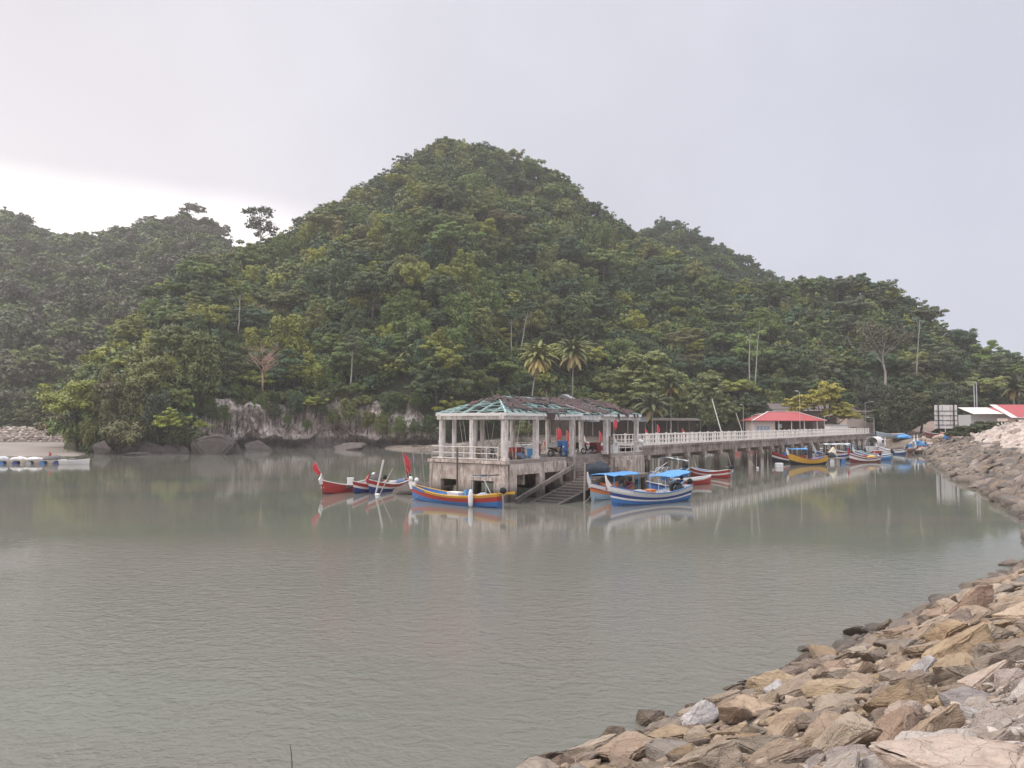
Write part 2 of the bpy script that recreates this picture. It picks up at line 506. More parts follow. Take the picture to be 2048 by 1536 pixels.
def trunk_mb(kind, seed, h=None):
    g = random.Random(seed); mb = MB()
    H = {'round': 6.5, 'umbrella': 7.6, 'draped': 7, 'layered': 7.5, 'open': 10.0, 'bush': 1.6}[kind]
    r0 = {'bush': 0.12}.get(kind, 0.28)
    pts = [(0, 0, -3.0)]; x = y = 0
    for i in range(1, 7):
        x += g.uniform(-0.25, 0.25); y += g.uniform(-0.25, 0.25)
        pts.append((x, y, H * i / 6 - 0.4))
    mb.tube(pts, [r0 * 1.3] + [r0 * (1 - 0.11 * i) for i in range(6)], 7)
    for i in range(6 if kind != 'bush' else 4):
        k = g.randint(3, 5); p = Vector(pts[k]); a = g.uniform(0, 2 * PI)
        L = {'umbrella': 4.6, 'bush': 1.6, 'open': 3.4}.get(kind, 3.2) * g.uniform(0.7, 1.1)
        q = p + Vector((math.cos(a) * L, math.sin(a) * L, L * g.uniform(0.35, 0.8)))
        mid = (p + q) / 2 + Vector((0, 0, -0.25))
        mb.tube([p, mid, q], [r0 * 0.45, r0 * 0.3, r0 * 0.1], 6)
    return mb
KINDS = ['round', 'umbrella', 'draped', 'layered', 'open', 'bush']
CROWN, TRUNK, LOW = {}, {}, {}
for k in KINDS:
    nv = 3
    CROWN[k] = []
    for s_ in range(nv):
        q, l = crown_proto(k, 100 * KINDS.index(k) + s_, {'bush': 1800, 'open': 1500}.get(k, 7600), 0.215)
        CROWN[k].append(quads_mesh('crown', q, l, m_leaf))
    TRUNK[k] = [trunk_mb(k, s_ + 5).mesh('trunk', m_bark, True) for s_ in range(2)]
    LOW[k] = [crown_proto(k, 700 + 100 * KINDS.index(k) + s_, 1300, 0.45) for s_ in range(4)]
TRUNK_PALE = trunk_mb('open', 77).mesh('trunk', m_pale, True)
def make_tree(name, label, loc, kind, sc, col, group=None, var=None, rz=None, cat='tree', pale=False, trunk=True, zs=1.0, tilt=(0, 0)):
    r = thing(name, label, cat, loc, rz if rz is not None else rnd.uniform(0, 6.28), group)
    r.scale = (sc, sc, sc * zs)
    r.rotation_euler[0], r.rotation_euler[1] = tilt
    if trunk:
        tr = bpy.data.objects.new('trunk', TRUNK_PALE if pale else TRUNK[kind][rnd.randrange(2)]); COL.objects.link(tr); tr.parent = r
    c = bpy.data.objects.new('crown', CROWN[kind][rnd.randrange(3) if var is None else var]); COL.objects.link(c); c.parent = r
    c.color = (*col, 1)
    return r
PAL = {
 'dark green': (0.068, 0.095, 0.034), 'deep bluish green': (0.058, 0.098, 0.042), 'mid green': (0.118, 0.164, 0.040),
 'olive green': (0.150, 0.164, 0.048), 'yellow green': (0.225, 0.240, 0.042), 'brownish olive': (0.140, 0.128, 0.052), 'grey green': (0.112, 0.124, 0.064)}
def pick_pal(px, py, h):
    n = noise.noise(Vector((px * 0.012, py * 0.012, h)))
    w = rnd.random() + 0.25 * n
    if px < 300 and py > 560:   tab = [('olive green', .40), ('brownish olive', .46), ('yellow green', .85), ('mid green', 1.1)]
    elif px < 900: tab = [('mid green', .32), ('olive green', .52), ('yellow green', .75), ('dark green', .90), ('brownish olive', .93), ('deep bluish green', 9)]
    elif px < 1400: tab = [('mid green', .30), ('deep bluish green', .46), ('olive green', .70), ('yellow green', .78), ('dark green', 1.0), ('brownish olive', 9)]
    else: tab = [('dark green', .26), ('grey green', .50), ('mid green', .68), ('deep bluish green', .84), ('olive green', .97), ('yellow green', 9)]
    for k, p in tab:
        if w < p: return k
    return tab[-1][0]
def screen(p):
    c, s = math.cos(PITCH), math.sin(PITCH)
    q = p - Vector((0, 0, CAM_H)); f = q.y * c + q.z * s; u = -q.y * s + q.z * c
    return 1024 + F * q.x / f, 768 - F * u / f
def vary(c, a=0.82, b=1.2):
    k = rnd.uniform(a, b); h = rnd.uniform(-0.06, 0.06)
    return (c[0] * k * (1 + h), c[1] * k, c[2] * k * (1 - h))
# poisson-like planting, spaced as the crowns show
cand = []
def plant(K, treeh, tries, rscale, far):
    acc = np.zeros((0, 3))
    for _ in range(tries):
        px = rnd.uniform(max(-60, K['px'][0] + 10), min(2110, K['px'][-1] - 10)); t = rnd.random() ** 1.15
        if K is MK and 380 < px < 850 and t < 0.055: continue
        if K is MK and px > 900 and t < 0.02: continue
        if K is MK and px < 150 and t < 0.5: continue
        if t > 0.999: t = 1.0
        p = hill_pt(K, px, t, treeh)
        sx, sy = screen(p + Vector((0, 0, 5)))
        rad = rscale * (1.18 - 0.42 * t) * rnd.choice((rnd.uniform(.5, .8), rnd.uniform(.7, 1.1), rnd.uniform(.9, 1.6)))
        rp = rad * 4.6 * F / p.y
        if len(acc):
            d = np.hypot((acc[:, 0] - sx), (acc[:, 1] - sy) * 1.35)
            if (d < (0.53 if K is MK else 0.44) * (acc[:, 2] + rp)).any(): continue
        acc = np.vstack([acc, (sx, sy, rp)])
        cand.append((rp, px, t, p, rad, sx, sy, far))
plant(MK, 6.5, 30000, 1.0, 0)
n_main = len(cand)
plant(RK, 6, 4000, 0.95, 1)
plant(LK, 6, 12000, 1.0, 2)
# skyline trees close the ridge lines
for K, th, step, far in ((MK, 6.5, 4.5, 0), (RK, 6, 6, 1), (LK, 6, 6, 2)):
    px = max(-50, K['px'][0]) + 5
    while px < min(2100, K['px'][-1] - 5):
        p = hill_pt(K, px, rnd.uniform(0.94, 1.0), th)
        p.z -= rnd.uniform(0, 2.5) + (1.5 if K is LK else 0); sc_ = rnd.uniform(0.5, 0.95)
        sx, sy = screen(p)
        cand.append((0, px, 1.0, p, sc_, sx, sy, far)); px += step * rnd.uniform(0.6, 1.5)
print('planted', n_main, len(cand))
order = sorted([c for c in cand if c[7] == 0 and -20 < c[5] < 2070], key=lambda c: -c[0])
near = order[:262]
near_ids = {id(c) for c in near}
def zone(sx, sy):
    if sx < 190: a = 'at the far left tip of the headland'
    elif sx < 300: a = 'on the left headland above the boulders'
    elif sx < 400: a = 'on the headland above the dark cave mouth'
    elif sx < 520: a = 'left of the dead pinkish tree'
    elif sx < 640: a = 'right of the dead pinkish tree'
    elif sx < 760: a = 'above the middle of the pale cliff'
    elif sx < 880: a = 'above the right end of the pale cliff'
    elif sx < 1010: a = 'behind the left end of the ruined pavilion'
    elif sx < 1130: a = 'behind the leaning coconut palm'
    elif sx < 1220: a = 'behind the second coconut palm'
    elif sx < 1380: a = 'behind the broad rain tree'
    elif sx < 1500: a = 'behind the tall leaning poles'
    elif sx < 1600: a = 'behind the left end of the red roofed shelter'
    elif sx < 1720: a = 'behind the golden green tree'
    elif sx < 1840: a = 'around the pale branched tree'
    elif sx < 1930: a = 'behind the white panel billboard'
    else: a = 'above the red and white shed roofs'
    return a
def level(sy): return 'low' if sy > 700 else 'halfway up' if sy > 590 else 'high up'
SHAPE = {'round': 'round crowned', 'umbrella': 'flat spreading', 'draped': 'creeper draped', 'layered': 'layered', 'open': 'thin open', 'bush': 'bushy'}
specs = []
for c in near:
    rp, px, t, p, rad, sx, sy, far = c
    k = rnd.choices(['round', 'umbrella', 'draped', 'layered'], [0.30, 0.22, 0.22 + 0.25 * (t < 0.2 and px < 1000), 0.30])[0]
    specs.append([c, k, pick_pal(sx, sy, 0.0)])
groups = {}
for s_ in specs:
    (rp, px, t, p, rad, sx, sy, far), k, pal = s_
    groups.setdefault((pal, k, level(sy), zone(sx, sy)), []).append(s_)
for key, lst in groups.items():
    lst.sort(key=lambda s_: s_[0][6])
    for i, s_ in enumerate(lst):
        (rp, px, t, p, rad, sx, sy, far), k, pal = s_
        pal_, k_, lv, zn = key
        pre = '' if len(lst) == 1 else ('upper ', 'lower ')[i] if len(lst) == 2 else ('topmost ', 'middle ', 'lowest ')[min(2, i)] if len(lst) == 3 else ''
        lab = f'{pre}{pal_} {SHAPE[k_]} tree {lv} {zn}'
        make_tree('tree', lab, p, k, rad, vary(PAL[pal]), 'trees on the lower slopes of the hill',
                  zs=rnd.uniform(0.9, 1.25))
# the rest of the wood, too many to list: one mass
Q, Lf, T = [], [], []
for c in cand:
    if id(c) in near_ids: continue
    rp, px, t, p, rad, sx, sy, far = c
    k = rnd.choices(['round', 'umbrella', 'draped', 'layered', 'open'], [0.44, 0.08 if rp == 0 else 0.16, 0.2, 0.22, 0.03])[0]
    q, l = LOW[k][rnd.randrange(4)]
    if far:
        pass
    a = rnd.uniform(0, 6.28); ca, sa = math.cos(a), math.sin(a)
    M = np.array([[ca, -sa, 0], [sa, ca, 0], [0, 0, rnd.uniform(0.85, 1.15)]]) * rad
    Q.append(q @ M.T + np.array(p)); Lf.append(l)
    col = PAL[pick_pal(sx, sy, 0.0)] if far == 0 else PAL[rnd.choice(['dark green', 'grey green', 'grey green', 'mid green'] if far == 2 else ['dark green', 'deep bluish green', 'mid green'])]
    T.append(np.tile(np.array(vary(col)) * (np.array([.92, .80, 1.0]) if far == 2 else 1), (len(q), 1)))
# shrubs and creepers between the trunks
for i in range(1500):
    px = rnd.uniform(165, 2080); t = rnd.random() * 0.75
    if 380 < px < 850 and t < 0.05: continue
    p = hill_pt(MK, px, t, 6.5)
    q, l = LOW['bush'][rnd.randrange(4)]
    q, l = q[::3], l[::3]
    sc_ = rnd.uniform(0.7, 1.5); a = rnd.uniform(0, 6.28); ca, sa = math.cos(a), math.sin(a)
    M = np.array([[ca, -sa, 0], [sa, ca, 0], [0, 0, 1.2]]) * sc_
    Q.append(q @ M.T + np.array(p)); Lf.append(l)
    T.append(np.tile(np.array(PAL[rnd.choice(['dark green', 'deep bluish green', 'mid green', 'olive green'])]), (len(q), 1)))
for i in range(1300):
    px = rnd.uniform(-60, 480); t = rnd.random()
    p = hill_pt(LK, px, t, 6); q, l = LOW['bush'][rnd.randrange(4)]; q, l = q[::4], l[::4]
    Q.append(q * rnd.uniform(1.0, 2.0) + np.array(p)); Lf.append(l); T.append(np.tile(np.array(vary(PAL[rnd.choice(['dark green', 'grey green', 'mid green'])])), (len(q), 1)))
Q = np.concatenate(Q); Lf = np.concatenate(Lf); T = np.concatenate(T)
print('mass leaves', len(Q))
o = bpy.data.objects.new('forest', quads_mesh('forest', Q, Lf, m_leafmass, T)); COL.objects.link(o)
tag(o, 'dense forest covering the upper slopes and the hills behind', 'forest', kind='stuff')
# ------------------------------------------------------------------ rock armour bank on the right, sea wall, beach, cliff
SH = [(-14, 4.5), (-3.5, 12.0), (0.16, 14.9), (4.85, 18.6), (9.2, 22.7), (16, 28.7), (27.0, 38.7), (34.6, 48.6), (46.5, 73.7), (57.4, 98), (75, 134), (93.6, 172), (104, 195)]
SH = [Vector((a, b, 0)) for a, b in SH]
SA = [0.0]
for i in range(1, len(SH)): SA.append(SA[-1] + (SH[i] - SH[i - 1]).length)
def shore(a):
    x = ipol(a, SA, [p.x for p in SH]); y = ipol(a, SA, [p.y for p in SH])
    e = 4.0
    t_ = Vector((ipol(a + e, SA, [p.x for p in SH]) - ipol(a - e, SA, [p.x for p in SH]), ipol(a + e, SA, [p.y for p in SH]) - ipol(a - e, SA, [p.y for p in SH]), 0)).normalized()
    return Vector((x, y, 0)), Vector((t_.y, -t_.x, 0)), t_
def bank_z(a, s):
    D = ipol(a, SA, [p.y for p in SH])
    top = ipol(D, [-20, 60, 150, 178, 200], [4.9, 6.2, 6.2, 3.1, 3.0])
    z = min(0.4 * s, top)
    if s > 7 and D < 60: z = min(z + 0.10 * (s - 7), top)
    return z + 0.16 * noise.fractal(Vector((a * 0.3, s * 0.3, 0)), 1, 2, 3)
def bank(a, s):
    p, n, t_ = shore(a)
    q = p + n * s; q.z = bank_z(a, s)
    return q
m_bank, t, b = new_mat('bank_earth')
g = t.nodes.new('ShaderNodeNewGeometry').outputs['Position']
n1 = noise_n(t, g, 1.2, 7, 0.7); n2 = noise_n(t, g, 7, 5, 0.7)
sp = t.nodes.new('ShaderNodeSeparateXYZ'); t.links.new(g, sp.inputs[0])
zz = mth(t, 'ADD', sp.outputs[2], mth(t, 'MULTIPLY', n1, 1.0))
c = mixc(t, mapr(t, zz, 2.9, 3.7), (0.13, 0.105, 0.085), (0.40, 0.35, 0.30))
c = mixc(t, mapr(t, n2, 0.4, 0.7), c, (0.07, 0.06, 0.05))
t.links.new(c, b.inputs['Base Color']); b.inputs['Roughness'].default_value = 0.95
bump(t, b, n2, 0.08, 1.0)
rows = []
aa = np.concatenate([np.arange(0, 70, 0.9), np.arange(70, SA[-1], 3.0)])
for a in aa:
    rows.append([bank(a, s) for s in (-5, -2.5, -1, 0, 1, 2, 3, 4, 5, 6, 7, 8, 9, 10, 11.5, 13, 14.5, 16, 20, 40)])
tag(MB().grid(rows).build('embankment', m_bank, smooth=True), 'sloping rock armoured bank curving along the right shore', kind='structure')

# land behind the jetty, beach, mud flat
m_land, t, b = new_mat('sandy_ground')
g = t.nodes.new('ShaderNodeNewGeometry').outputs['Position']
n1 = noise_n(t, g, 0.25, 7, 0.65); n2 = noise_n(t, g, 3, 5, 0.7)
c = mixc(t, mapr(t, n1, 0.4, 0.65), (0.20, 0.16, 0.125), (0.11, 0.092, 0.072))
c = mixc(t, mapr(t, n2, 0.5, 0.72, 0, 0.6), c, (0.10, 0.085, 0.07))
t.links.new(c, b.inputs['Base Color']); b.inputs['Roughness'].default_value = 0.95
bump(t, b, n2, 0.06, 0.8)
LP = [770, 810, 860, 1000, 1290, 1500, 1700, 1790, 1850, 1900, 2100, 2500]
LD = [196, 184, 176, 188, 203, 198, 188, 179, 170, 168, 150, 150]
def land_pt(px, k):
    d0 = ipol(px, LP, LD)
    z = [-0.6, 0.0, 0.5, 1.4, 2.6, 3.0, 3.05, 3.1][k] * (1 if k < 1 else ipol(px, [850, 1080], [.3, 1]))
    D = d0 + [-3, 0, 3, 6, 9.5, 13, 30, 75][k]
    q = at_d(px, 845, D)
    return Vector((q.x, D, z + (0.12 * noise.fractal(Vector((q.x * .2, D * .2, 0)), 1, 2, 3) if k > 1 else 0)))
rows = [[land_pt(px, k) for k in range(8)] for px in np.arange(770, 2500, 8)]
tag(MB().grid(rows).build('ground', m_land, smooth=True), 'sandy shore and flat ground at the foot of the hill', kind='structure')
m_mud, t, b = new_mat('mud')
g = t.nodes.new('ShaderNodeNewGeometry').outputs['Position']
n1 = noise_n(t, scaled(t, g, (0.12, 0.5, 1)), 1.0, 6, 0.6)
t.links.new(mixc(t, mapr(t, n1, 0.35, 0.65), (0.30, 0.255, 0.215), (0.22, 0.185, 0.16)), b.inputs['Base Color'])
b.inputs['Roughness'].default_value = 0.55
rows = []
for px in np.arange(-420, 200, 10):
    d0 = 154 + 3 * noise.noise(Vector((px * .03, 0, 0))); e = min(1, max(0, (190 - px) / 40))
    r = []
    for k, (D, z) in enumerate(((d0 - 4, -0.5), (d0, 0.0), (d0 + 8, 0.25), (190, 0.7), (214, 1.2), (222, 1.5))):
        q = at_d(px, 845, D); r.append(Vector((q.x, D, z * (0.3 + 0.7 * e) - (1 - e) * 0.3)))
    rows.append(r)
tag(MB().grid(rows).build('mudflat', m_mud, smooth=True), 'bare mud flat exposed in front of the sea wall', kind='structure')
rows = []
for px in np.arange(-420, 190, 10):
    rows.append([at_d(px, 845, D) * 0 + Vector((at_d(px, 845, D).x, D, z)) for D, z in ((214, 0.9), (217, 2.2), (221, 4.3), (222.5, 4.9), (230, 4.9), (262, 3.0))])
tag(MB().grid(rows).build('sea_wall_core', m_bank, smooth=True), 'earth core of the stone sea wall by the mud flat', kind='structure')

# --- rocks
def rock_proto(seed, sub, planes=15):
    """an angular block: hull of a few points, edges chipped, faces roughened"""
    g = np.random.default_rng(seed)
    bm = bmesh.new()
    for i in range(int(g.integers(11, 17))):
        p = g.uniform(-1, 1, 3); m_ = max(abs(p)); p = p / m_ * g.uniform(0.72, 1.0)
        p /= (abs(p[0]) ** 3 + abs(p[1]) ** 3 + abs(p[2]) ** 3) ** (1 / 3) ** 0.6
        bm.verts.new(Vector((p[0], p[1] * 0.78, p[2] * 0.5)))
    r_ = bmesh.ops.convex_hull(bm, input=bm.verts[:])
    bmesh.ops.delete(bm, geom=[v for v in bm.verts if not v.link_faces], context='VERTS')
    bmesh.ops.dissolve_limit(bm, angle_limit=R(16), verts=bm.verts[:], edges=bm.edges[:])
    if sub >= 2: bmesh.ops.bevel(bm, geom=bm.edges[:], offset=0.06 if sub > 2 else .06, segments=2 if sub > 2 else 1, affect='EDGES', clamp_overlap=True)
    bmesh.ops.triangulate(bm, faces=bm.faces[:])
    if sub > 2:
        for _ in range(3):
            ed = [e for e in bm.edges if e.calc_length() > 0.13]
            if ed: bmesh.ops.subdivide_edges(bm, edges=ed, cuts=1)
            bmesh.ops.triangulate(bm, faces=bm.faces[:])
        bm.normal_update()
        for v in bm.verts:
            p = v.co
            k = 0.050 * noise.fractal(p * 3.0 + Vector((seed, 0, 0)), 0.8, 2.2, 5)
            k += 0.030 * math.floor(noise.noise(Vector((p.x * 1.3 + seed, p.y * 1.3, p.z * 6))) * 2.2) * 0.5
            v.co = p + v.normal * k
    bm.verts.index_update()
    vs = np.array([tuple(v.co) for v in bm.verts]); fs = np.array([[v.index for v in f.verts] for f in bm.faces]); bm.free()
    return vs, fs
def tri_mesh(name, V, Fc, mat, tint=None, smooth=False):
    me = bpy.data.meshes.new(name)
    me.vertices.add(len(V)); me.vertices.foreach_set('co', V.reshape(-1).astype(np.float32))
    me.loops.add(len(Fc) * 3); me.loops.foreach_set('vertex_index', Fc.reshape(-1).astype(np.int32))
    me.polygons.add(len(Fc)); me.polygons.foreach_set('loop_start', np.arange(0, len(Fc) * 3, 3, dtype=np.int32))
    if smooth: me.polygons.foreach_set('use_smooth', np.ones(len(Fc), dtype=bool))
    if tint is not None:
        at = me.attributes.new('tint', 'FLOAT_COLOR', 'FACE')
        at.data.foreach_set('color', np.concatenate([tint, np.ones((len(tint), 1))], 1).astype(np.float32).reshape(-1))
    for m in (mat if isinstance(mat, list) else [mat]): me.materials.append(m)
    me.update(); me.validate()
    return me
def rockmat2(name, mass, sc=1.0):
    m, t, b = new_mat(name)
    if mass:
        a = t.nodes.new('ShaderNodeAttribute'); a.attribute_name = 'tint'; base = a.outputs['Color']
        co = t.nodes.new('ShaderNodeNewGeometry').outputs['Position']
    else:
        oi = t.nodes.new('ShaderNodeObjectInfo'); base = oi.outputs['Color']
        va = t.nodes.new('ShaderNodeVectorMath'); va.operation = 'ADD'
        t.links.new(objco(t), va.inputs[0])
        cx = t.nodes.new('ShaderNodeCombineXYZ'); t.links.new(mth(t, 'MULTIPLY', oi.outputs['Random'], 50), cx.inputs[0])
        t.links.new(cx.outputs[0], va.inputs[1]); co = va.outputs[0]
    n1 = noise_n(t, co, 1.5 * sc, 6, 0.6, 0.5)
    n2 = noise_n(t, scaled(t, co, (1, 1, 3.5)), 4.0 * sc, 7, 0.68, 0.8)
    n3 = noise_n(t, co, 22 * sc, 4, 0.65)
    c = mixc(t, mapr(t, n1, 0.38, 0.68, 0, 0.7), base, mixc(t, 1.0, base, (0.68, 0.64, 0.62), 'MULTIPLY'))
    c = mixc(t, mapr(t, n2, 0.50, 0.70, 0, 0.55), c, mixc(t, 1.0, base, (1.15, 1.06, 0.94), 'MULTIPLY'))
    c = mixc(t, mapr(t, n3, 0.56, 0.72, 0, 0.5), c, mixc(t, 1.0, base, (0.45, 0.42, 0.40), 'MULTIPLY'))
    g = t.nodes.new('ShaderNodeNewGeometry'); s = t.nodes.new('ShaderNodeSeparateXYZ')
    t.links.new(g.outputs['Position'], s.inputs[0])
    zz = mth(t, 'ADD', s.outputs[2], mth(t, 'MULTIPLY', mth(t, 'SUBTRACT', n1, 0.5), 0.9))
    c = mixc(t, mapr(t, zz, 0.75, 0.05, 0, 0.75), c, (0.10, 0.085, 0.072))
    vo = t.nodes.new('ShaderNodeTexVoronoi'); vo.feature = 'DISTANCE_TO_EDGE'; vo.inputs['Scale'].default_value = 1.7 * sc
    wp = t.nodes.new('ShaderNodeVectorMath'); wp.operation = 'MULTIPLY_ADD'
    nv_ = t.nodes.new('ShaderNodeTexNoise'); nv_.inputs['Scale'].default_value = 2.5 * sc; t.links.new(co, nv_.inputs['Vector'])
    t.links.new(nv_.outputs['Color'], wp.inputs[0]); wp.inputs[1].default_value = (.6, .6, .6); t.links.new(co, wp.inputs[2]); t.links.new(wp.outputs[0], vo.inputs['Vector'])
    crack = mapr(t, vo.outputs['Distance'], 0.0, 0.028, 1, 0)
    c = mixc(t, mth(t, 'MULTIPLY', crack, mapr(t, n1, .42, .6, 0, .75)), c, mixc(t, 1.0, base, (0.55, 0.51, 0.48), 'MULTIPLY'))
    lich = noise_n(t, co, 9 * sc, 3, 0.5)
    c = mixc(t, mapr(t, lich, 0.70, 0.74, 0, 0.6), c, (0.45, 0.41, 0.36))
    t.links.new(c, b.inputs['Base Color'])
    b.inputs['Roughness'].default_value = 0.88
    hh = mth(t, 'ADD', mth(t, 'MULTIPLY', n2, 0.9), mth(t, 'SUBTRACT', mth(t, 'MULTIPLY', n3, 0.5), mth(t, 'MULTIPLY', crack, 0.25)))
    bump(t, b, hh, 0.11 / sc, 0.95)
    return m
m_rock = rockmat2('rock', False)
m_rockmass = rockmat2('rock_mass', True, 1.3)
RC = {'brown': (0.40, 0.308, 0.228), 'tan': (0.47, 0.372, 0.275), 'ochre': (0.48, 0.362, 0.235), 'greyish brown': (0.37, 0.308, 0.250),
      'reddish brown': (0.40, 0.302, 0.235), 'dark grey': (0.27, 0.235, 0.205), 'pale': (0.60, 0.505, 0.43), 'chalky white': (0.62, 0.545, 0.475), 'pinkish grey': (0.50, 0.42, 0.375)}
ROCK = [rock_proto(s_, 4, 9 + s_ % 6) for s_ in range(14)]
ROCKM = [tri_mesh('rock', v, f, m_rock, smooth=True) for v, f in ROCK]
for me in ROCKM: me.set_sharp_from_angle(angle=R(34))
ROCKL = [rock_proto(s_ + 40, 2, 9 + s_ % 5) for s_ in range(10)]
ROCKX = [rock_proto(s_ + 60, 1, 8) for s_ in range(8)]
def bank_n(a, s):
    e = 0.7
    u = bank(a + e, s) - bank(a - e, s); v = bank(a, s + e) - bank(a, s - e)
    n = v.cross(u); n = n if n.z > 0 else -n
    return n.normalized(), u.normalized()
rk = []      # (apparent size, pos, radius, a, s)
def scatter_rocks():
    acc = np.zeros((0, 4))
    def tryadd(a, s, r, kk):
        nonlocal acc
        p = bank(a, s)
        if len(acc):
            d = np.linalg.norm(acc[:, :3] - np.array(p), axis=1)
            if (d < kk * (acc[:, 3] + r)).any(): return
        acc = np.vstack([acc, (*p, r)])
        sx, sy = screen(p)
        rk.append((r / max(p.y, 1), p, r, a, s, sx, sy))
    # near bank, big to small
    for r0, r1, n, kk in ((0.56, 0.78, 60, 0.85), (0.38, 0.54, 1400, 0.70), (0.23, 0.35, 5000, 0.68), (0.11, 0.19, 12000, 0.68)):
        for _ in range(n):
            a = rnd.uniform(14, 62); s_ = rnd.uniform(-0.6, 12.5)
            p = bank(a, s_)
            if p.y < 5: continue
            sx, sy = screen(p)
            if sx < 950 or sx > 2200 or sy > 1650: continue
            if rnd.random() > (1.0 if p.y < 34 or r0 > 0.3 else 0.35): continue
            tryadd(a, s_, rnd.uniform(r0, r1), kk)
scatter_rocks()
far = []
for _ in range(9000):
    a = rnd.uniform(56, SA[-1]); s_ = rnd.uniform(-0.7, 17) if rnd.random() < 0.8 else rnd.uniform(-0.5, 8)
    far.append((a, s_, rnd.uniform(0.42, 1.0) * (1.15 if a > 110 else 1.0)))
rk.sort(key=lambda r: -r[0])
vis = [r for r in rk if 1000 < r[5] < 2090 and r[6] < 1575]
NEAR_R = vis[:262]
ids = {id(r) for r in NEAR_R}
def rock_col(s_, z):
    if s_ > 6.7 + rnd.uniform(-0.7, 0.7): return rnd.choices(['pale', 'chalky white', 'pinkish grey', 'tan'], [4, 4, 2, .5])[0]
    return rnd.choices(['brown', 'tan', 'ochre', 'greyish brown', 'reddish brown', 'dark grey'], [5, 6, 2.4 if s_ > 2 else .6, 3, 1.2, .15 if s_ > 1.5 else 1.6])[0]
def rock_rot(a, s_):
    n, u = bank_n(a, s_)
    q = n.to_track_quat('Z', 'Y').to_matrix()
    return q @ Matrix.Rotation(rnd.uniform(0, 6.28), 3, 'Z') @ Matrix.Rotation(rnd.gauss(0, 0.22), 3, 'X') @ Matrix.Rotation(rnd.gauss(0, 0.22), 3, 'Y')
def rzone(r):
    _, p, rad, a, s_, sx, sy = r
    if s_ < 0.8: w = "at the waterline"
    elif s_ < 2.6: w = 'above the waterline'
    elif s_ < 4.8: w = 'mid slope'
    elif s_ < 7.2: w = 'below the pale slope'
    else: w = 'on the pale slope'
    if sx < 1250: h = "at the bank's tip"
    elif sx < 1450: h = 'left of the whitish stones'
    elif sx < 1620: h = 'near the small whitish stone'
    elif sx < 1800: h = 'left of the white capped stone'
    elif sx < 1930: h = 'around the white capped stone'
    else: h = 'by the right edge'
    v = ' low down' if sy > 1420 else '' if sy > 1280 else ' further off'
    return f'{w} {h}{v}'
groups = {}
for r in NEAR_R:
    cn = rock_col(r[4], r[1].z)
    sz = 'huge' if r[2] > 0.46 else 'large' if r[2] > 0.36 else 'medium' if r[2] > 0.25 else 'small'
    groups.setdefault((sz, cn, rzone(r)), []).append(r)
for (sz, cn, zn), lst in groups.items():
    lst.sort(key=lambda r: r[6])
    for i, r in enumerate(lst):
        pre = '' if len(lst) == 1 else ('upper ', 'lower ')[i] if len(lst) == 2 else ('topmost ', 'middle ', 'lowest ')[min(2, i)] if len(lst) == 3 else ''
        _, p, rad, a, s_, sx, sy = r
        o = bpy.data.objects.new('rock', ROCKM[rnd.randrange(14)]); COL.objects.link(o)
        n, u = bank_n(a, s_)
        o.matrix_world = Matrix.Translation(p + n * rad * rnd.uniform(0.0, 0.22)) @ rock_rot(a, s_).to_4x4() @ Matrix.Diagonal((rad * rnd.uniform(1.0, 1.3), rad * rnd.uniform(1.0, 1.35), rad * rnd.uniform(0.7, 1.05), 1))
        o.color = (*vary(RC[cn], .85, 1.15), 1)
        lab = f'{pre}{sz} {cn} rock {zn}'
        if len(lab.split()) > 16: lab = lab.replace('greyish brown', 'greyish').replace('reddish brown', 'reddish')
        if len(lab.split()) > 16: lab = lab.replace(' low down', '').replace(' further off', '')
        tag(o, lab, 'rock', 'armour rocks on the near bank')
# two pale stones that stand out
for px, py, z, rad, lab, idx in ((1850, 1352, 1.75, 0.30, 'white capped pointed stone on the brown rocks', 3), (1548, 1385, 0.75, 0.22, 'small whitish rounded stone above the waterline', 6), (1400, 1440, 0.95, 0.34, 'white topped slab among brown rocks left of the slope', 8)):
    q = at_z(px, py + 8, z)
    o = bpy.data.objects.new('rock', ROCKM[idx]); COL.objects.link(o)
    o.location = q + Vector((0, 0, 0.15)); o.scale = (rad * 1.25, rad, rad * 1.9); o.rotation_euler = (0.5, -0.2, 0.6)
    o.color = (0.70, 0.66, 0.63, 1); tag(o, lab, 'rock', 'armour rocks on the near bank')
# a half sunken rock off the bank
o = bpy.data.objects.new('rock', ROCKM[5]); COL.objects.link(o)
o.location = at_z(1620, 1297, 0.02); o.scale = (0.32, 0.2, 0.16); o.color = (*RC['dark grey'], 1)
tag(o, 'small dark rock just breaking the water off the bank', 'rock', 'rocks in the water')
o = bpy.data.objects.new('rock', ROCKM[9]); COL.objects.link(o)
o.location = at_z(1890, 1198, 0.05); o.scale = (0.75, 0.5, 0.4); o.color = (*RC['dark grey'], 1)
tag(o, "dark wet rock jutting into the water below the right bank", 'rock', 'rocks in the water')
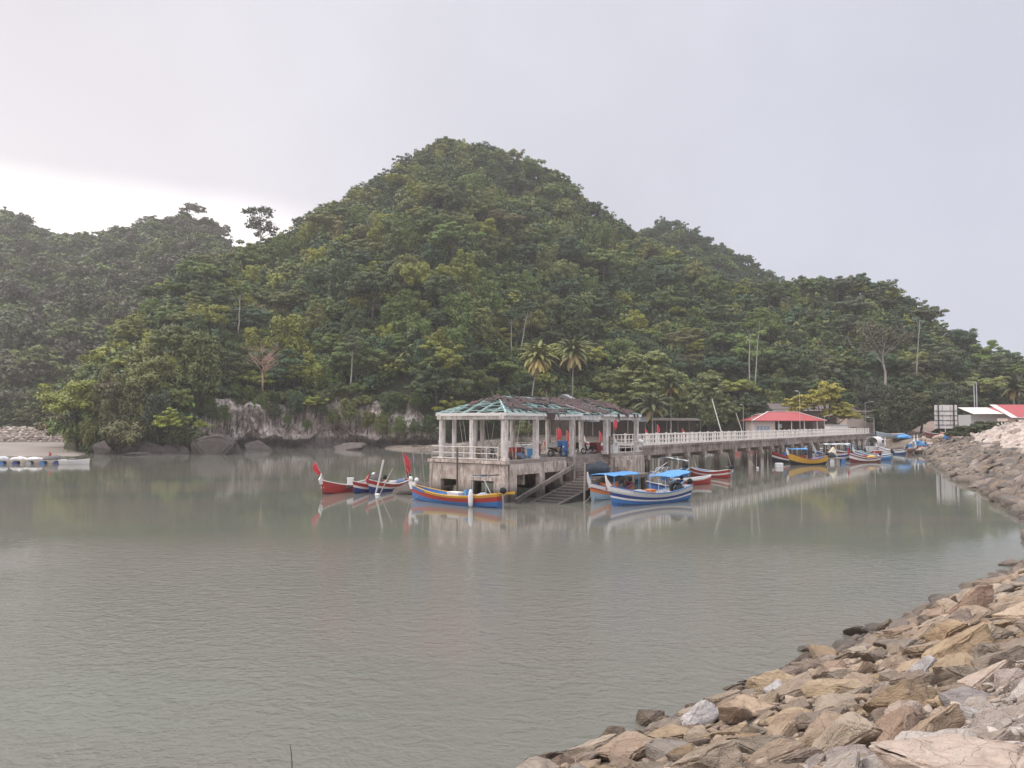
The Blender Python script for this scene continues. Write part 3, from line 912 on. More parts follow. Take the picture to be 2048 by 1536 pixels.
# all the other stones
V_, F_, T_ = [], [], []; nv = 0
def mass_rock(proto, p, rot, sc, col):
    global nv
    v, f = proto
    M = np.array(rot) @ np.diag(sc)
    V_.append(v @ M.T + np.array(p)); F_.append(f + nv); nv += len(v)
    T_.append(np.tile(np.array(col) * rnd.uniform(0.8, 1.15), (len(f), 1)))
for r in rk:
    if id(r) in ids: continue
    _, p, rad, a, s_, sx, sy = r
    mass_rock(ROCKL[rnd.randrange(10)], p, rock_rot(a, s_), (rad * 1.2, rad * 1.1, rad), RC[rock_col(s_, p.z)])
for _ in range(7000):                                            # chips between the rocks
    a = rnd.uniform(14, 50); s_ = rnd.uniform(-0.2, 12)
    p = bank(a, s_); rad = rnd.uniform(0.04, 0.12)
    mass_rock(ROCKX[rnd.randrange(8)], p + Vector((0, 0, rad * .4)), rock_rot(a, s_), (rad * 1.2, rad, rad), RC[rock_col(s_, p.z)])
for a, s_, rad in far:
    p = bank(a, s_)
    n, u = bank_n(a, s_)
    up_ = ipol(p.y, [60, 100, 170], [7.0, 6.6, 7.2]) + 1.6 * noise.noise(Vector((a * .08, 0, 0)))
    pale = s_ > up_
    cn = rnd.choices(['pale', 'chalky white', 'pinkish grey'], [4, 3, 3])[0] if pale else rnd.choices(['greyish brown', 'brown', 'dark grey', 'pinkish grey', 'tan'], [5, 1.5, 4, 0.3, 0.2])[0]
    rot = n.to_track_quat('Z', 'Y').to_matrix() @ Matrix.Rotation(rnd.gauss(0.6, 0.5), 3, 'Z') @ Matrix.Rotation(rnd.gauss(0.35, 0.35), 3, 'X') @ Matrix.Rotation(rnd.gauss(0, .3), 3, 'Y')
    cc = cn
    mass_rock((ROCKL if p.y < 135 else ROCKX)[rnd.randrange(8)], p + n * rad * rnd.uniform(.1, .4), rot, (rad * rnd.uniform(1.1, 1.8), rad * 1.1, rad * rnd.uniform(.7, 1.1)), tuple(x * (1 if pale else .66) for x in RC[cn]))
# stones tipped at the slipway
for _ in range(420):
    px = rnd.uniform(1835, 2000); D = rnd.uniform(166, 182)
    q = at_d(px, 845, D); z = ipol(D, [166, 182], [0.3, 3.1]) ; rad = rnd.uniform(0.3, 0.75)
    mass_rock(ROCKX[rnd.randrange(8)], (q.x, D, z), Matrix.Rotation(rnd.uniform(0, 6), 3, 'Z') @ Matrix.Rotation(rnd.uniform(-.6, .6), 3, 'X'), (rad * 1.2, rad, rad * 1.3), RC[rnd.choice(['tan', 'greyish brown', 'brown', 'pinkish grey', 'tan', 'pale'])])
for _ in range(500):                                             # stony beach behind the jetty
    px = rnd.uniform(830, 1800); k = rnd.uniform(0, 5)
    p0 = land_pt(px, int(k)); p1 = land_pt(px, min(7, int(k) + 1)); p = p0.lerp(p1, k % 1); rad = rnd.uniform(0.2, 0.6)
    mass_rock(ROCKX[rnd.randrange(8)], p, Matrix.Rotation(rnd.uniform(0, 6), 3, 'Z'), (rad * 1.3, rad, rad * .8), RC[rnd.choice(['tan', 'greyish brown', 'brown', 'pinkish grey', 'dark grey'])])
# sea wall stones, fitted close
for row in range(7):
    D = 215.5 + row * 1.02; z = 1.3 + row * 0.66
    px = -130
    while px < 176 - row * 3:
        w = rnd.uniform(0.6, 1.3)
        q = at_d(px, 845, D)
        mass_rock(ROCKL[rnd.randrange(10)], (q.x, D + rnd.uniform(-.2, .2), z + rnd.uniform(-.12, .12)), Matrix.Rotation(-0.95, 3, 'X') @ Matrix.Rotation(rnd.gauss(0, .4), 3, 'Z'), (w, 0.72, 0.5), RC[rnd.choices(['pale', 'chalky white', 'pinkish grey', 'greyish brown'], [4, 4, 3, .3 + 1.6 * (row < 2)])[0]])
        px += w * 1.62 * F / D
o = bpy.data.objects.new('riprap', tri_mesh('riprap', np.concatenate(V_), np.concatenate(F_), m_rockmass, np.concatenate(T_), smooth=False)); COL.objects.link(o)
tag(o, 'countless tipped stones armouring the banks and the sea wall', 'stones', kind='stuff')
print('rocks', len(rk), len(NEAR_R))

# --- limestone cliff and its boulders
m_cliff, t, b = new_mat('limestone')
g = t.nodes.new('ShaderNodeNewGeometry').outputs['Position']
n1 = noise_n(t, g, 0.22, 7, 0.62, 0.6)
n2 = noise_n(t, scaled(t, g, (1.3, 1.3, 0.22)), 0.9, 6, 0.66, 0.7)
n3 = noise_n(t, scaled(t, g, (0.5, 0.5, 1.4)), 1.2, 6, 0.7, 0.5)
sp = t.nodes.new('ShaderNodeSeparateXYZ'); t.links.new(g, sp.inputs[0])
zz = mth(t, 'ADD', sp.outputs[2], mth(t, 'MULTIPLY', mth(t, 'SUBTRACT', n1, 0.5), 3.5))
c = mixc(t, mapr(t, n1, 0.40, 0.60), (0.62, 0.54, 0.48), (0.30, 0.235, 0.195))
c = mixc(t, mapr(t, n2, 0.50, 0.60, 0, 0.9), c, (0.09, 0.08, 0.075))
c = mixc(t, mapr(t, n3, 0.55, 0.72, 0, 0.7), c, (0.34, 0.235, 0.16))
c = mixc(t, mapr(t, zz, 3.2, 1.6, 0, 0.75), c, (0.14, 0.115, 0.10))
t.links.new(c, b.inputs['Base Color']); b.inputs['Roughness'].default_value = 0.95
bump(t, b, mth(t, 'ADD', n2, n3), 0.5, 0.9)
CH = [(-0.6, 2.2), (0.4, 2.4), (1.4, 1.7), (2.3, 0.2), (3.0, -0.9), (3.8, -1.1), (4.8, -0.3), (6, 0.0), (7.4, 0.1), (8.8, 0.2), (10.2, 0.6), (11.6, 1.2), (13, 2.4), (14.5, 4.5)]
rows = []
for px in np.arange(384, 880, 3):
    f0 = ipol(px, MK['px'], MK['df']) - 2.2
    r = []
    for z, o_ in CH:
        ln = 1 if px > 455 else 0
        cave = math.exp(-((px - (392 + z * 3.5 * -1 + 40)) / 22.0) ** 2) * (1 if z < 8.5 else 0.3) * 3.5
        n_ = noise.fractal(Vector((px * 0.05, z * 0.30, 0)), 0.8, 2.1, 5) * 1.5 + noise.fractal(Vector((px * 0.011, 7, z * .1)), 1, 2, 2) * 2.4
        rr = abs(noise.noise(Vector((px * 0.09, z * 0.12, 4)))) * 1.2
        D = f0 + o_ * (0.7 + 0.6 * noise.noise(Vector((px * .03, 9, 0)))) - n_ * (0.4 + 0.6 * min(1, z / 3)) + rr + cave
        z_ = z
        z = z * (0.35 + 0.65 * min(1, (px - 384) / 46)) * (1 if px < 800 else max(.45, 1 - (px - 800) / 150))
        z = z * .88 if z > 3 else z
        zt = z + 2.2 * noise.noise(Vector((px * 0.035, 2, z * .2))) * min(1, max(0, z / 3))
        q = at_d(px, 845, D); r.append(Vector((q.x, D, zt)))
    rows.append(r)
tag(MB().grid(rows).build('cliff', m_cliff, smooth=False), 'pale streaked limestone cliff undercut at the waterline', kind='structure')
m_boul = rockmat('boulder', [(0.115, 0.095, 0.083), (0.15, 0.125, 0.11)], vein=(0.20, 0.165, 0.14), sc=0.7, tide=True)
for i, (px, w, h, by, lab) in enumerate((
        (203, 46, 30, 909, 'grey boulder standing alone at the left end of the shore rocks'),
        (252, 52, 34, 908, 'dark sloping boulder second from the left under the headland'),
        (296, 54, 30, 908, 'low brown boulder beside the sloping boulder under the bushes'),
        (268, 50, 8, 911, 'long flat rock lying at the waterline before the boulders'),
        (342, 52, 26, 908, 'cracked brown boulder left of the biggest boulder'),
        (384, 60, 42, 905, 'tilted boulder leaning behind the biggest boulder'),
        (412, 84, 52, 910, 'biggest pale brown boulder in front of the dark cave'),
        (455, 56, 38, 909, 'smooth boulder touching the right side of the biggest boulder'),
        (520, 70, 26, 902, 'low dark boulder at the left foot of the cliff'),
        (700, 80, 16, 900, 'flat ledge boulder below the middle of the cliff'),
        (800, 50, 34, 896, 'brown boulder at the right end of the cliff by the beach'),
        (845, 40, 22, 900, 'small boulder on the beach left of the pavilion'))):
    q = at_z(px, by, 0.0); k = q.y / F
    mb = MB(); bm = bmesh.new(); v, f = rock_proto(90 + i, 4, 12); bm.free()
    sx_, sz_ = w * k / 2 / 0.9, h * k / 1.1
    mb.add([(a * sx_, bb * sx_ * 0.9, c_ * sz_ / 0.5 * 0.82 + sz_ * 0.12) for a, bb, c_ in v], [tuple(x) for x in f.tolist()])
    o = mb.build('boulder', m_boul, smooth=True); o.data.set_sharp_from_angle(angle=R(40))
    put(o, (q.x, q.y + sx_ * 0.6, 0), rnd.uniform(-.3, .3)); tag(o, lab, 'boulder', 'boulders along the foot of the headland')
# ------------------------------------------------------------------ the ruined pavilion (local x along the jetty, y away from the channel)
m_conc = concrete('weathered_concrete', (0.52, 0.46, 0.41), (0.36, 0.30, 0.26), (0.13, 0.095, 0.075), 0.7)
m_colm = concrete('column_concrete', (0.72, 0.67, 0.62), (0.56, 0.50, 0.45), (0.26, 0.20, 0.17), 0.55)
m_low = concrete('tidal_concrete', (0.68, 0.585, 0.505), (0.42, 0.335, 0.275), (0.16, 0.115, 0.09), 0.7, (0.4, 1.7), sc=1.1)
m_deck = concrete('deck_concrete', (0.36, 0.31, 0.27), (0.24, 0.20, 0.175), (0.12, 0.10, 0.085), 0.3)
m_step = concrete('step_concrete', (0.33, 0.275, 0.235), (0.20, 0.165, 0.14), (0.085, 0.07, 0.06), 0.6, (0.6, 2.0))
m_pierf = concrete('jetty_concrete', (0.40, 0.33, 0.285), (0.20, 0.15, 0.125), (0.08, 0.06, 0.05), 0.75, (1.0, 2.6), sc=0.7)
m_white = paint('white_paint', (0.68, 0.64, 0.59), 0.55, 0.22)
m_rail = paint('rail_paint', (0.66, 0.61, 0.56), 0.55, 0.3, scale=5)
m_teal = paint('teal_paint', (0.36, 0.49, 0.465), 0.7, 0.6, scale=4, dirt=(0.42, 0.36, 0.30))
m_wood = paint('grey_wood', (0.33, 0.285, 0.24), 0.85, 0.4, scale=4)
m_dkwood = paint('dark_wood', (0.13, 0.095, 0.075), 0.9, 0.3, scale=4)
m_tile, t, b = new_mat('roof_tile')
co = objco(t)
wv = t.nodes.new('ShaderNodeTexWave'); wv.bands_direction = 'X'; wv.inputs['Scale'].default_value = 1.6; wv.inputs['Distortion'].default_value = 0.6
t.links.new(co, wv.inputs['Vector'])
n1 = noise_n(t, co, 1.1, 6, 0.65)
c = mixc(t, mapr(t, n1, 0.38, 0.66), (0.115, 0.075, 0.068), (0.055, 0.042, 0.040))
c = mixc(t, mapr(t, noise_n(t, co, 7, 4, .6), 0.6, 0.75, 0, .5), c, (0.20, 0.16, 0.14))
t.links.new(c, b.inputs['Base Color']); b.inputs['Roughness'].default_value = 0.9
bump(t, b, wv.outputs[0], 0.06, 0.8)

U, V = Vector((0.595, 0.804, 0)).normalized(), Vector((-0.804, 0.595, 0)).normalized()
CP = Vector((-0.51, 65.0, 0)); AZ = math.atan2(U.y, U.x)
def pav(u, v, z=0.0): return CP + U * u + V * v + Vector((0, 0, z))
DZ = 3.5; LU, LV = 25.6, 8.5
P = thing('pavilion', 'ruined concrete jetty pavilion with broken teal and brown hipped roof', 'pavilion', CP, AZ)
S0, S1 = 9.6, 18.2                                 # the stair bay in the channel side
mb = MB()
poly = [(0, 0), (S0, 0), (S0, 0.9), (S1, 0.9), (S1, 0), (LU, 0), (LU, LV), (0, LV)]
mb.prism(poly, DZ - 0.32, DZ, axis='z')
mb.build('deck', m_deck, P)
# skirt walls with openings under the deck
mb = MB()
def wall_u(y, u0, u1, z0, z1, th=0.3): mb.box(((u0 + u1) / 2, y, (z0 + z1) / 2), (u1 - u0, th, z1 - z0))
def wall_v(x, v0, v1, z0, z1, th=0.3): mb.box((x, (v0 + v1) / 2, (z0 + z1) / 2), (th, v1 - v0, z1 - z0))
wall_v(-0.06, -0.1, LV + 0.06, 1.75, DZ - 0.323, 0.42)                   # front band above the openings
for a, bq in ((-0.1, 1.1), (3.6, 5.2), (7.2, LV + 0.06)): wall_v(-0.06, a, bq, -1.2, 1.747, 0.5)
mb.box((-0.10, LV / 2, DZ - 0.15), (0.62, LV + 0.4, 0.24))              # nosing
wall_u(-0.02, 0.36, S0 - 0.3, 2.25, DZ - 0.323, 0.36)
for u0 in (0.36, 4.7): wall_u(-0.02, u0, u0 + 0.9, -1.2, 2.247, 0.42)
wall_u(-0.02, S1 + 0.1, LU - 0.02, 0.55, DZ - 0.323, 0.36)
wall_u(-0.02, S1 + 0.1, S1 + 1.1, -1.2, 0.547, 0.42); wall_u(-0.02, LU - 1.6, LU - 0.02, -1.2, 0.547, 0.42)
wall_v(LU - 0.2, 0.2, LV, 2.0, DZ - 0.323, 0.36)
wall_u(LV - 0.1, 0.36, LU - 0.4, 0.9, DZ - 0.323, 0.34)
wall_v(3.0, 0.3, LV - .4, 1.3, DZ - .33, .3); wall_v(9.2, 0.3, LV - .4, 0.4, DZ - .33, .3)
for u0 in (5.5, 11.5, 17.5, 23.8):
    for v0 in (3.6, 7.6): mb.box((u0, v0, 1.0), (0.55, 0.55, 4.3))
mb.build('substructure', m_low, P)
# thin broken vertical ribs left of the formwork on the right wall
mb = MB()
for i in range(11):
    u = S1 + 0.6 + i * 0.62 + rnd.uniform(-.1, .1); h = rnd.uniform(1.6, 2.7)
    mb.box((u, -0.235, DZ - 0.33 - h / 2), (rnd.uniform(.05, .12), 0.07, h))
mb.build('formwork_rib', m_conc, P)
# columns
CU = [0.25, 4.9, 11.1, 17.7, 24.6]
ZB, ZT = 7.06, 7.52
for u in CU:
    for v, w in ((0.3, 0.42), (7.5, 0.42)):
        mb = MB(); q = []
        h = ZB - DZ
        mb.box((0, 0, h / 2), (w, w, h))
        for sx in (-1, 1): mb.box((sx * (w / 2 + 0.012), 0, h / 2), (0.03, w * 0.34, h - 0.2))      # moulded faces
        for sy in (-1, 1): mb.box((0, sy * (w / 2 + 0.012), h / 2), (w * 0.34, 0.03, h - 0.2))
        mb.box((0, 0, 0.12), (w + 0.16, w + 0.16, 0.24))
        o = mb.build('column', m_colm, P, bevel=0.02); o.location = (u, v, DZ)
for v in (3.9,):
    for u in (0.25, 24.6):
        mb = MB(); h = ZB - DZ; mb.box((0, 0, h / 2), (0.42, 0.42, h)); mb.box((0, 0, 0.12), (0.58, 0.58, 0.24))
        o = mb.build('column', m_colm, P, bevel=0.02); o.location = (u, v, DZ)
for u, v in ((0.9, 1.0), (1.0, 6.7), (5.5, 7.0)):
    mb = MB(); h = ZB - DZ - .01; mb.box((0, 0, h / 2), (0.3, 0.3, h)); o = mb.build('column', m_colm, P, bevel=0.02); o.location = (u, v, DZ)
mb = MB(); ym = (ZB + ZT) / 2
mb.box(((LU - 0.6) / 2, 0.3, ym), (LU - 0.2, 0.5, ZT - ZB)); mb.box(((LU - 0.6) / 2, 7.5, ym), (LU - 0.2, 0.5, ZT - ZB))
for u in (0.25, 24.6): mb.box((u, 3.9, ym - 0.004), (0.496, 6.7, ZT - ZB - 0.008))
for u in CU[1:4]: mb.box((u, 3.9, ym + 0.03), (0.3, 6.7, ZT - ZB - 0.14))
mb.build('beam', m_colm, P, bevel=0.015)
# roof: rafters and battens (teal), torn tile sheets
OV = 0.42
EU0, EU1, EV0, EV1 = 0.25 - OV, 24.6 + OV, 0.3 - OV, 7.5 + OV
ZE, ZR = 7.58, 9.2
RU0, RU1, RVm = 4.0, 22.0, 3.9
def roof_z(u, v):
    a = (v - EV0) / (RVm - EV0); b_ = (EV1 - v) / (EV1 - RVm); c_ = (u - EU0) / (RU0 - EU0); d_ = (EU1 - u) / (EU1 - RU1)
    return ZE + (ZR - ZE) * max(0, min(a, b_, c_, d_, 1))
roof = thing('roof', None, None); roof.parent = P; del_keys = None
def rp(u, v, lift=0.0): return (u, v, roof_z(u, v) + lift)
mb = MB()
for (a, bq) in (((EU0, EV0), (RU0, RVm)), ((EU0, EV1), (RU0, RVm)), ((EU1, EV0), (RU1, RVm)), ((EU1, EV1), (RU1, RVm)), ((RU0, RVm), (RU1, RVm))):
    mb.bar(rp(*a), rp(*bq), 0.13, 0.2)
u = RU0
while u < RU1 + .1:
    mb.bar(rp(u, EV0, -.02), rp(u, RVm, -.02), 0.09, 0.16); mb.bar(rp(u, EV1, -.02), rp(u, RVm, -.02), 0.09, 0.16); u += 1.38
for k in range(1, 5):
    f = k / 5; v = EV0 + (EV1 - EV0) * f
    c_ = min((v - EV0) / (RVm - EV0), (EV1 - v) / (EV1 - RVm), 1)
    mb.bar(rp(EU0, v, -.02), rp(EU0 + (RU0 - EU0) * c_, v, -.02), 0.09, 0.16); mb.bar(rp(EU1, v, -.02), rp(EU1 - (EU1 - RU1) * c_, v, -.02), 0.09, 0.16)
for k in range(1, 4):
    f = k / 4
    for (e0, r0) in ((EU0, RU0), (EU1, RU1)):
        u = e0 + (r0 - e0) * f
        mb.bar(rp(u, EV0, -.02), rp(u, EV0 + (RVm - EV0) * f, -.02), 0.09, 0.16); mb.bar(rp(u, EV1, -.02), rp(u, EV1 - (EV1 - RVm) * f, -.02), 0.09, 0.16)
mb.build('rafter', m_teal, roof)
mb = MB(); nb = 11
for k in range(nb):
    f = (k + 0.15) / nb
    v = EV0 + (RVm - EV0) * f; uL = EU0 + (RU0 - EU0) * f; uR = EU1 - (EU1 - RU1) * f; u2 = EV1 - (EV1 - RVm) * f
    uu = uL
    while uu < uR - 0.3:                                      # battens, some lengths gone, some sagging
        L = rnd.uniform(1.2, 3.4); e = min(uR, uu + L)
        if rnd.random() < 0.72: mb.bar(rp(uu, v + rnd.uniform(-.06, .06), 0.11 + rnd.uniform(-.12, .05)), rp(e, v + rnd.uniform(-.06, .06), 0.11 + rnd.uniform(-.12, .05)), 0.17, 0.05)
        uu = e + 0.02
    mb.bar(rp(uL, u2, .11), rp(uR, u2, .11), 0.13, 0.05)
    for (ua, sg) in ((uL, 1), (uR, -1)):
        vv = v
        while vv < u2 - .3:
            L = rnd.uniform(1.2, 3.0); e = min(u2, vv + L)
            if rnd.random() < 0.76: mb.bar(rp(ua + sg * .02, vv, 0.11 + rnd.uniform(-.1, .04)), rp(ua + sg * .02, e, 0.11 + rnd.uniform(-.1, .04)), 0.17, 0.05)
            vv = e + 0.02
mb.build('batten', m_teal, roof)
mb = MB()                                                      # white fascia boards, broken at the corner
mb.bar(rp(EU0, EV0 - .02, -.06), rp(EU0, EV1, -.06), 0.05, 0.26); mb.bar(rp(EU0, EV0 - .05, -.06), rp(7.6, EV0 - .05, -.1), 0.05, 0.24)
mb.bar(rp(8.2, EV0 - .05, -.12), rp(12.4, EV0 - .05, -.06), 0.05, 0.2); mb.bar(rp(12.4, EV0 + 2.0, .2), rp(13.4, EV0 - .2, .1), 0.08, 0.1)
mb.bar(rp(16.5, EV0 - .05, -.06), rp(EU1, EV0 - .05, -.06), 0.05, 0.2); mb.bar(rp(EU1, EV0, -.06), rp(EU1, EV1, -.06), 0.05, 0.2)
mb.build('fascia', m_white, roof)
def tile_patch(corners, nu=14, nvv=10, rag=0.5, sag=0.1, seed=0):
    """a torn sheet of tiles between four (u, v) corners, with a ragged outline and missing pieces"""
    mb = MB(); a, b_, c_, d_ = [Vector((*p, 0)) for p in corners]
    g = {}
    for i in range(nu + 1):
        for j in range(nvv + 1):
            p = a.lerp(b_, i / nu).lerp(d_.lerp(c_, i / nu), j / nvv)
            edge = min(i, j, nu - i, nvv - j)
            w = Vector((noise.noise(Vector((i * .7 + seed, j * .7, 1))), noise.noise(Vector((i * .7, j * .7 + seed, 5))), 0)) * (rag if edge == 0 else rag * .25)
            p = p + w
            u = min(max(p.x, EU0), EU1); v = min(max(p.y, EV0 - .15), EV1)
            out_ = max(0, EV0 - p.y)
            z = roof_z(u, v) + 0.20 + sag * noise.noise(Vector((u * .6, v * .8, seed))) + 0.05 * math.sin(u * 9.0) - out_ * 1.2
            g[i, j] = (u, v, z)
    idx = {}
    for k, p in g.items(): idx[k] = len(mb.v); mb.v.append(p)
    for i in range(nu):
        for j in range(nvv):
            e = min(i, j, nu - 1 - i, nvv - 1 - j)
            if rnd.random() < (0.35 if e == 0 else 0.05): continue
            mb.f.append((idx[i, j], idx[i + 1, j], idx[i + 1, j + 1], idx[i, j + 1])); mb.m.append(0)
    o = mb.build('tile_sheet', m_tile, roof, smooth=False)
    s_ = o.modifiers.new('s', 'SOLIDIFY'); s_.thickness = 0.05
tile_patch([(12.6, EV0 + .1), (18.6, EV0 - .1), (17.6, RVm), (9.2, RVm)], 26, 12, 0.5, .1, 1)
tile_patch([(18.9, EV0 + 1.6), (23.5, EV0 + .2), (20.5, RVm), (17.9, RVm)], 18, 10, 0.5, .18, 2)
tile_patch([(20.6, EV0 - .1), (24.8, EV0 + .3), (21.8, 3.2), (19.9, 2.4)], 16, 10, 0.5, .3, 3)
tile_patch([(4.4, 2.2), (9.8, 1.7), (9.4, 3.0), (6.2, RVm)], 16, 7, 0.6, .15, 4)
tile_patch([(1.2, 0.6), (4.6, EV0 + .5), (5.2, 2.5), (3.3, 3.4)], 14, 9, 0.7, .2, 5)
tile_patch([(2.2, 2.9), (3.4, 2.9), (4.1, 3.9), (3.2, 6.0)], 10, 9, 0.6, .1, 6)
tile_patch([(EU0 + 1.3, 5.0), (EU0 + 2.6, 4.8), (3.6, 4.6), (2.8, 6.2)], 10, 8, 0.5, .1, 7)
tile_patch([(5.0, EV0 + .1), (9.6, EV0 + .0), (10.8, EV0 + .9), (4.6, EV0 + .8)], 14, 5, 0.6, .15, 8)
tile_patch([(4.5, RVm + .1), (20.5, RVm + .1), (23.5, EV1), (1.5, EV1)], 30, 10, 0.3, .1, 9)
mb = MB()                                                      # hanging torn felt
for u, w, h in ((6.7, 1.7, 1.0), (19.6, .5, .8), (23.2, .5, .5), (23.9, .4, .4), (21.6, .6, .4)):
    zt = ZE + .12
    mb.add([(u - w / 2, EV0 - .1, zt), (u + w / 2, EV0 - .1, zt + .05), (u + w * .3, EV0 - .16, zt - h * .45), (u, EV0 - .2, zt - h), (u - w * .35, EV0 - .14, zt - h * .4)], [(0, 1, 2, 3, 4)])
o = mb.build('torn_felt', m_tile, roof); s_ = o.modifiers.new('s', 'SOLIDIFY'); s_.thickness = 0.04
# pavilion railings (each run is one thing)
def pipe_rail(name, label, pts, h=1.15, step=1.25, loc=CP, rz=AZ, r=0.035, mids=(0.6, 0.12)):
    o = thing(name, label, 'railing', loc, rz, 'railings of the jetty')
    mb = MB()
    for a, b_ in zip(pts, pts[1:]):
        a, b_ = Vector(a), Vector(b_)
        for hh in (h,) + tuple(mids): mb.tube([a + Vector((0, 0, hh)), b_ + Vector((0, 0, hh))], r, 6)
    mb.build('rail', m_rail, o)
    for a, b_ in zip(pts, pts[1:]):
        a, b_ = Vector(a), Vector(b_); n = max(1, round((b_ - a).length / step))
        for i in range(n + 1):
            p = a.lerp(b_, i / n)
            q = MB().tube([(0, 0, 0), (0, 0, h)], r * 1.1, 6).build('post', m_rail, o); q.location = p
    return o
pipe_rail('railing', 'white pipe railing round the left end of the pavilion deck', [(1.4, LV - .1, DZ), (-.15, LV - .1, DZ), (-.15, 0.75, DZ)])
pipe_rail('railing', 'short white pipe railing at the right corner of the pavilion', [(S1 + .6, 0.0, DZ), (LU - .1, 0.0, DZ), (LU - .1, 0.9, DZ)])
pipe_rail('railing', 'back pipe railing seen between the pavilion columns', [(3.2, LV - .1, DZ), (LU - 2.6, LV - .1, DZ)], step=1.6)
# stairs: a wide flight down to a landing, then a flight along the side into the water
ST = thing('staircase', 'mossy concrete stairs leading from the pavilion down into the water', 'stairs', CP, AZ)
mb = MB(); n = 6; zl = 1.75
for i in range(n):
    z1 = DZ - 0.02 - (DZ - zl) * (i + 1) / (n + 1)
    mb.box(((S0 + S1) / 2 + .15, 0.72 - 0.36 * i - 0.18, (z1 + zl - .6) / 2), (S1 - S0 - .35, 0.358, z1 - zl + .6))
mb.build('flight', m_step, ST)
mb = MB(); v0, v1 = -4.6, -1.5
mb.box((13.6, (v0 + v1) / 2, zl - 0.2), (8.9, v1 - v0, 0.4)); mb.build('landing', m_step, ST)
mb = MB(); n2 = 11; r_ = 8.6 / n2
for i in range(n2 + 1):
    z1 = zl - (zl + 0.25) * (i + 1) / n2
    mb.box((9.14 - r_ * (i + .5), (v0 + v1) / 2, z1 - 0.35), (r_ + .06, v1 - v0 - .02, 0.7))
mb.build('flight', m_step, ST)
mb = MB()
mb.bar((9.4, v0 + .16, zl - .35), (-.2, v0 + .16, -.45), 0.3, 0.4); mb.bar((9.2, v1 - .2, zl - .36), (-.1, v1 - .2, -.46), 0.3, 0.4)
mb.build('stringer', m_step, ST)
mb = MB(); mb.bar((-0.3, v1 + .25, 0.25), (9.0, v1 + .25, 2.75), 0.26, 0.34); mb.build('balustrade', m_step, ST)
mb = MB()
for u, v in ((9.5, v0 + .4), (13, v0 + .4), (17.4, v0 + .4), (9.5, v1 - .3), (17.4, v1 - .4)): mb.box((u, v, 0.2), (0.45, 0.45, 2.7))
mb.box((17.85, -1.35, 2.3), (0.3, 3.3, 1.4)); mb.prism([(18.0, 1.55), (23.0, 1.55), (18.0, -.2)], -4.2, -4.0)
mb.build('support', m_low, ST)

# ------------------------------------------------------------------ the jetty
PZ = 4.15; PV0, PV1 = 0.7, 3.9; PU1 = 150
J = thing('jetty', 'long brown stained concrete jetty running from the pavilion to the shore', 'jetty', CP, AZ)
MB().box(((LU + PU1) / 2, (PV0 + PV1) / 2, PZ - 0.14), (PU1 - LU, PV1 - PV0, 0.28)).build('deck', m_deck, J)
mb = MB()
for v in (PV0 + 0.14, PV1 - .14): mb.box(((LU + PU1) / 2, v, PZ - 0.72), (PU1 - LU, 0.34, 0.88))
mb.box(((LU + PU1) / 2, PV0 - 0.06, PZ - 0.17), (PU1 - LU, 0.12, 0.26))
mb.build('edge_beam', m_pierf, J)
mb = MB(); u = LU + 2.6
PU = []
while u < 146: PU.append(u); u += 5.6
for u in PU:
    q = MB().box((0, 0, 0), (0.7, PV1 - PV0 + 0.5, 0.52)).build('crosshead', m_pierf, J); q.location = (u, (PV0 + PV1) / 2, PZ - 1.42)

for u in PU:
    for v in (PV0 + .3, PV1 - .3):
        q = MB().box((0, 0, 0.6), (0.45, 0.45, 4.0)).build('pile', m_pierf, J); q.location = (u, v, 0)
def panel_rail(label, v, u0, u1):
    """white precast railing: posts and open squares in two rows"""
    o = thing('railing', label, 'railing', CP, AZ, 'railings of the jetty')
    mb = MB(); h = 1.28
    for z, w in ((0.06, .11), (0.62, .07), (1.22, .10)): mb.box(((u0 + u1) / 2, v, PZ + z), (u1 - u0, 0.12, w))
    u = u0
    while u < u1:
        for k in (0.93, 1.87): mb.box((u + k, v, PZ + 0.64), (0.07, 0.08, 1.06))
        u += 2.8
    mb.build('panel', m_white, o)
    u = u0
    while u <= u1 + .1:
        q = MB().box((0, 0, 0.68), (0.2, 0.2, 1.36)).build('post', m_white, o); q.location = (u, v, PZ); u += 2.8
    return o
panel_rail('white precast railing on the channel side of the jetty', PV0 + .1, LU + .2, LU + .2 + 2.8 * 43)
panel_rail('white precast railing on the far side of the jetty', PV1 - .1, LU + .2, LU + .2 + 2.8 * 43)
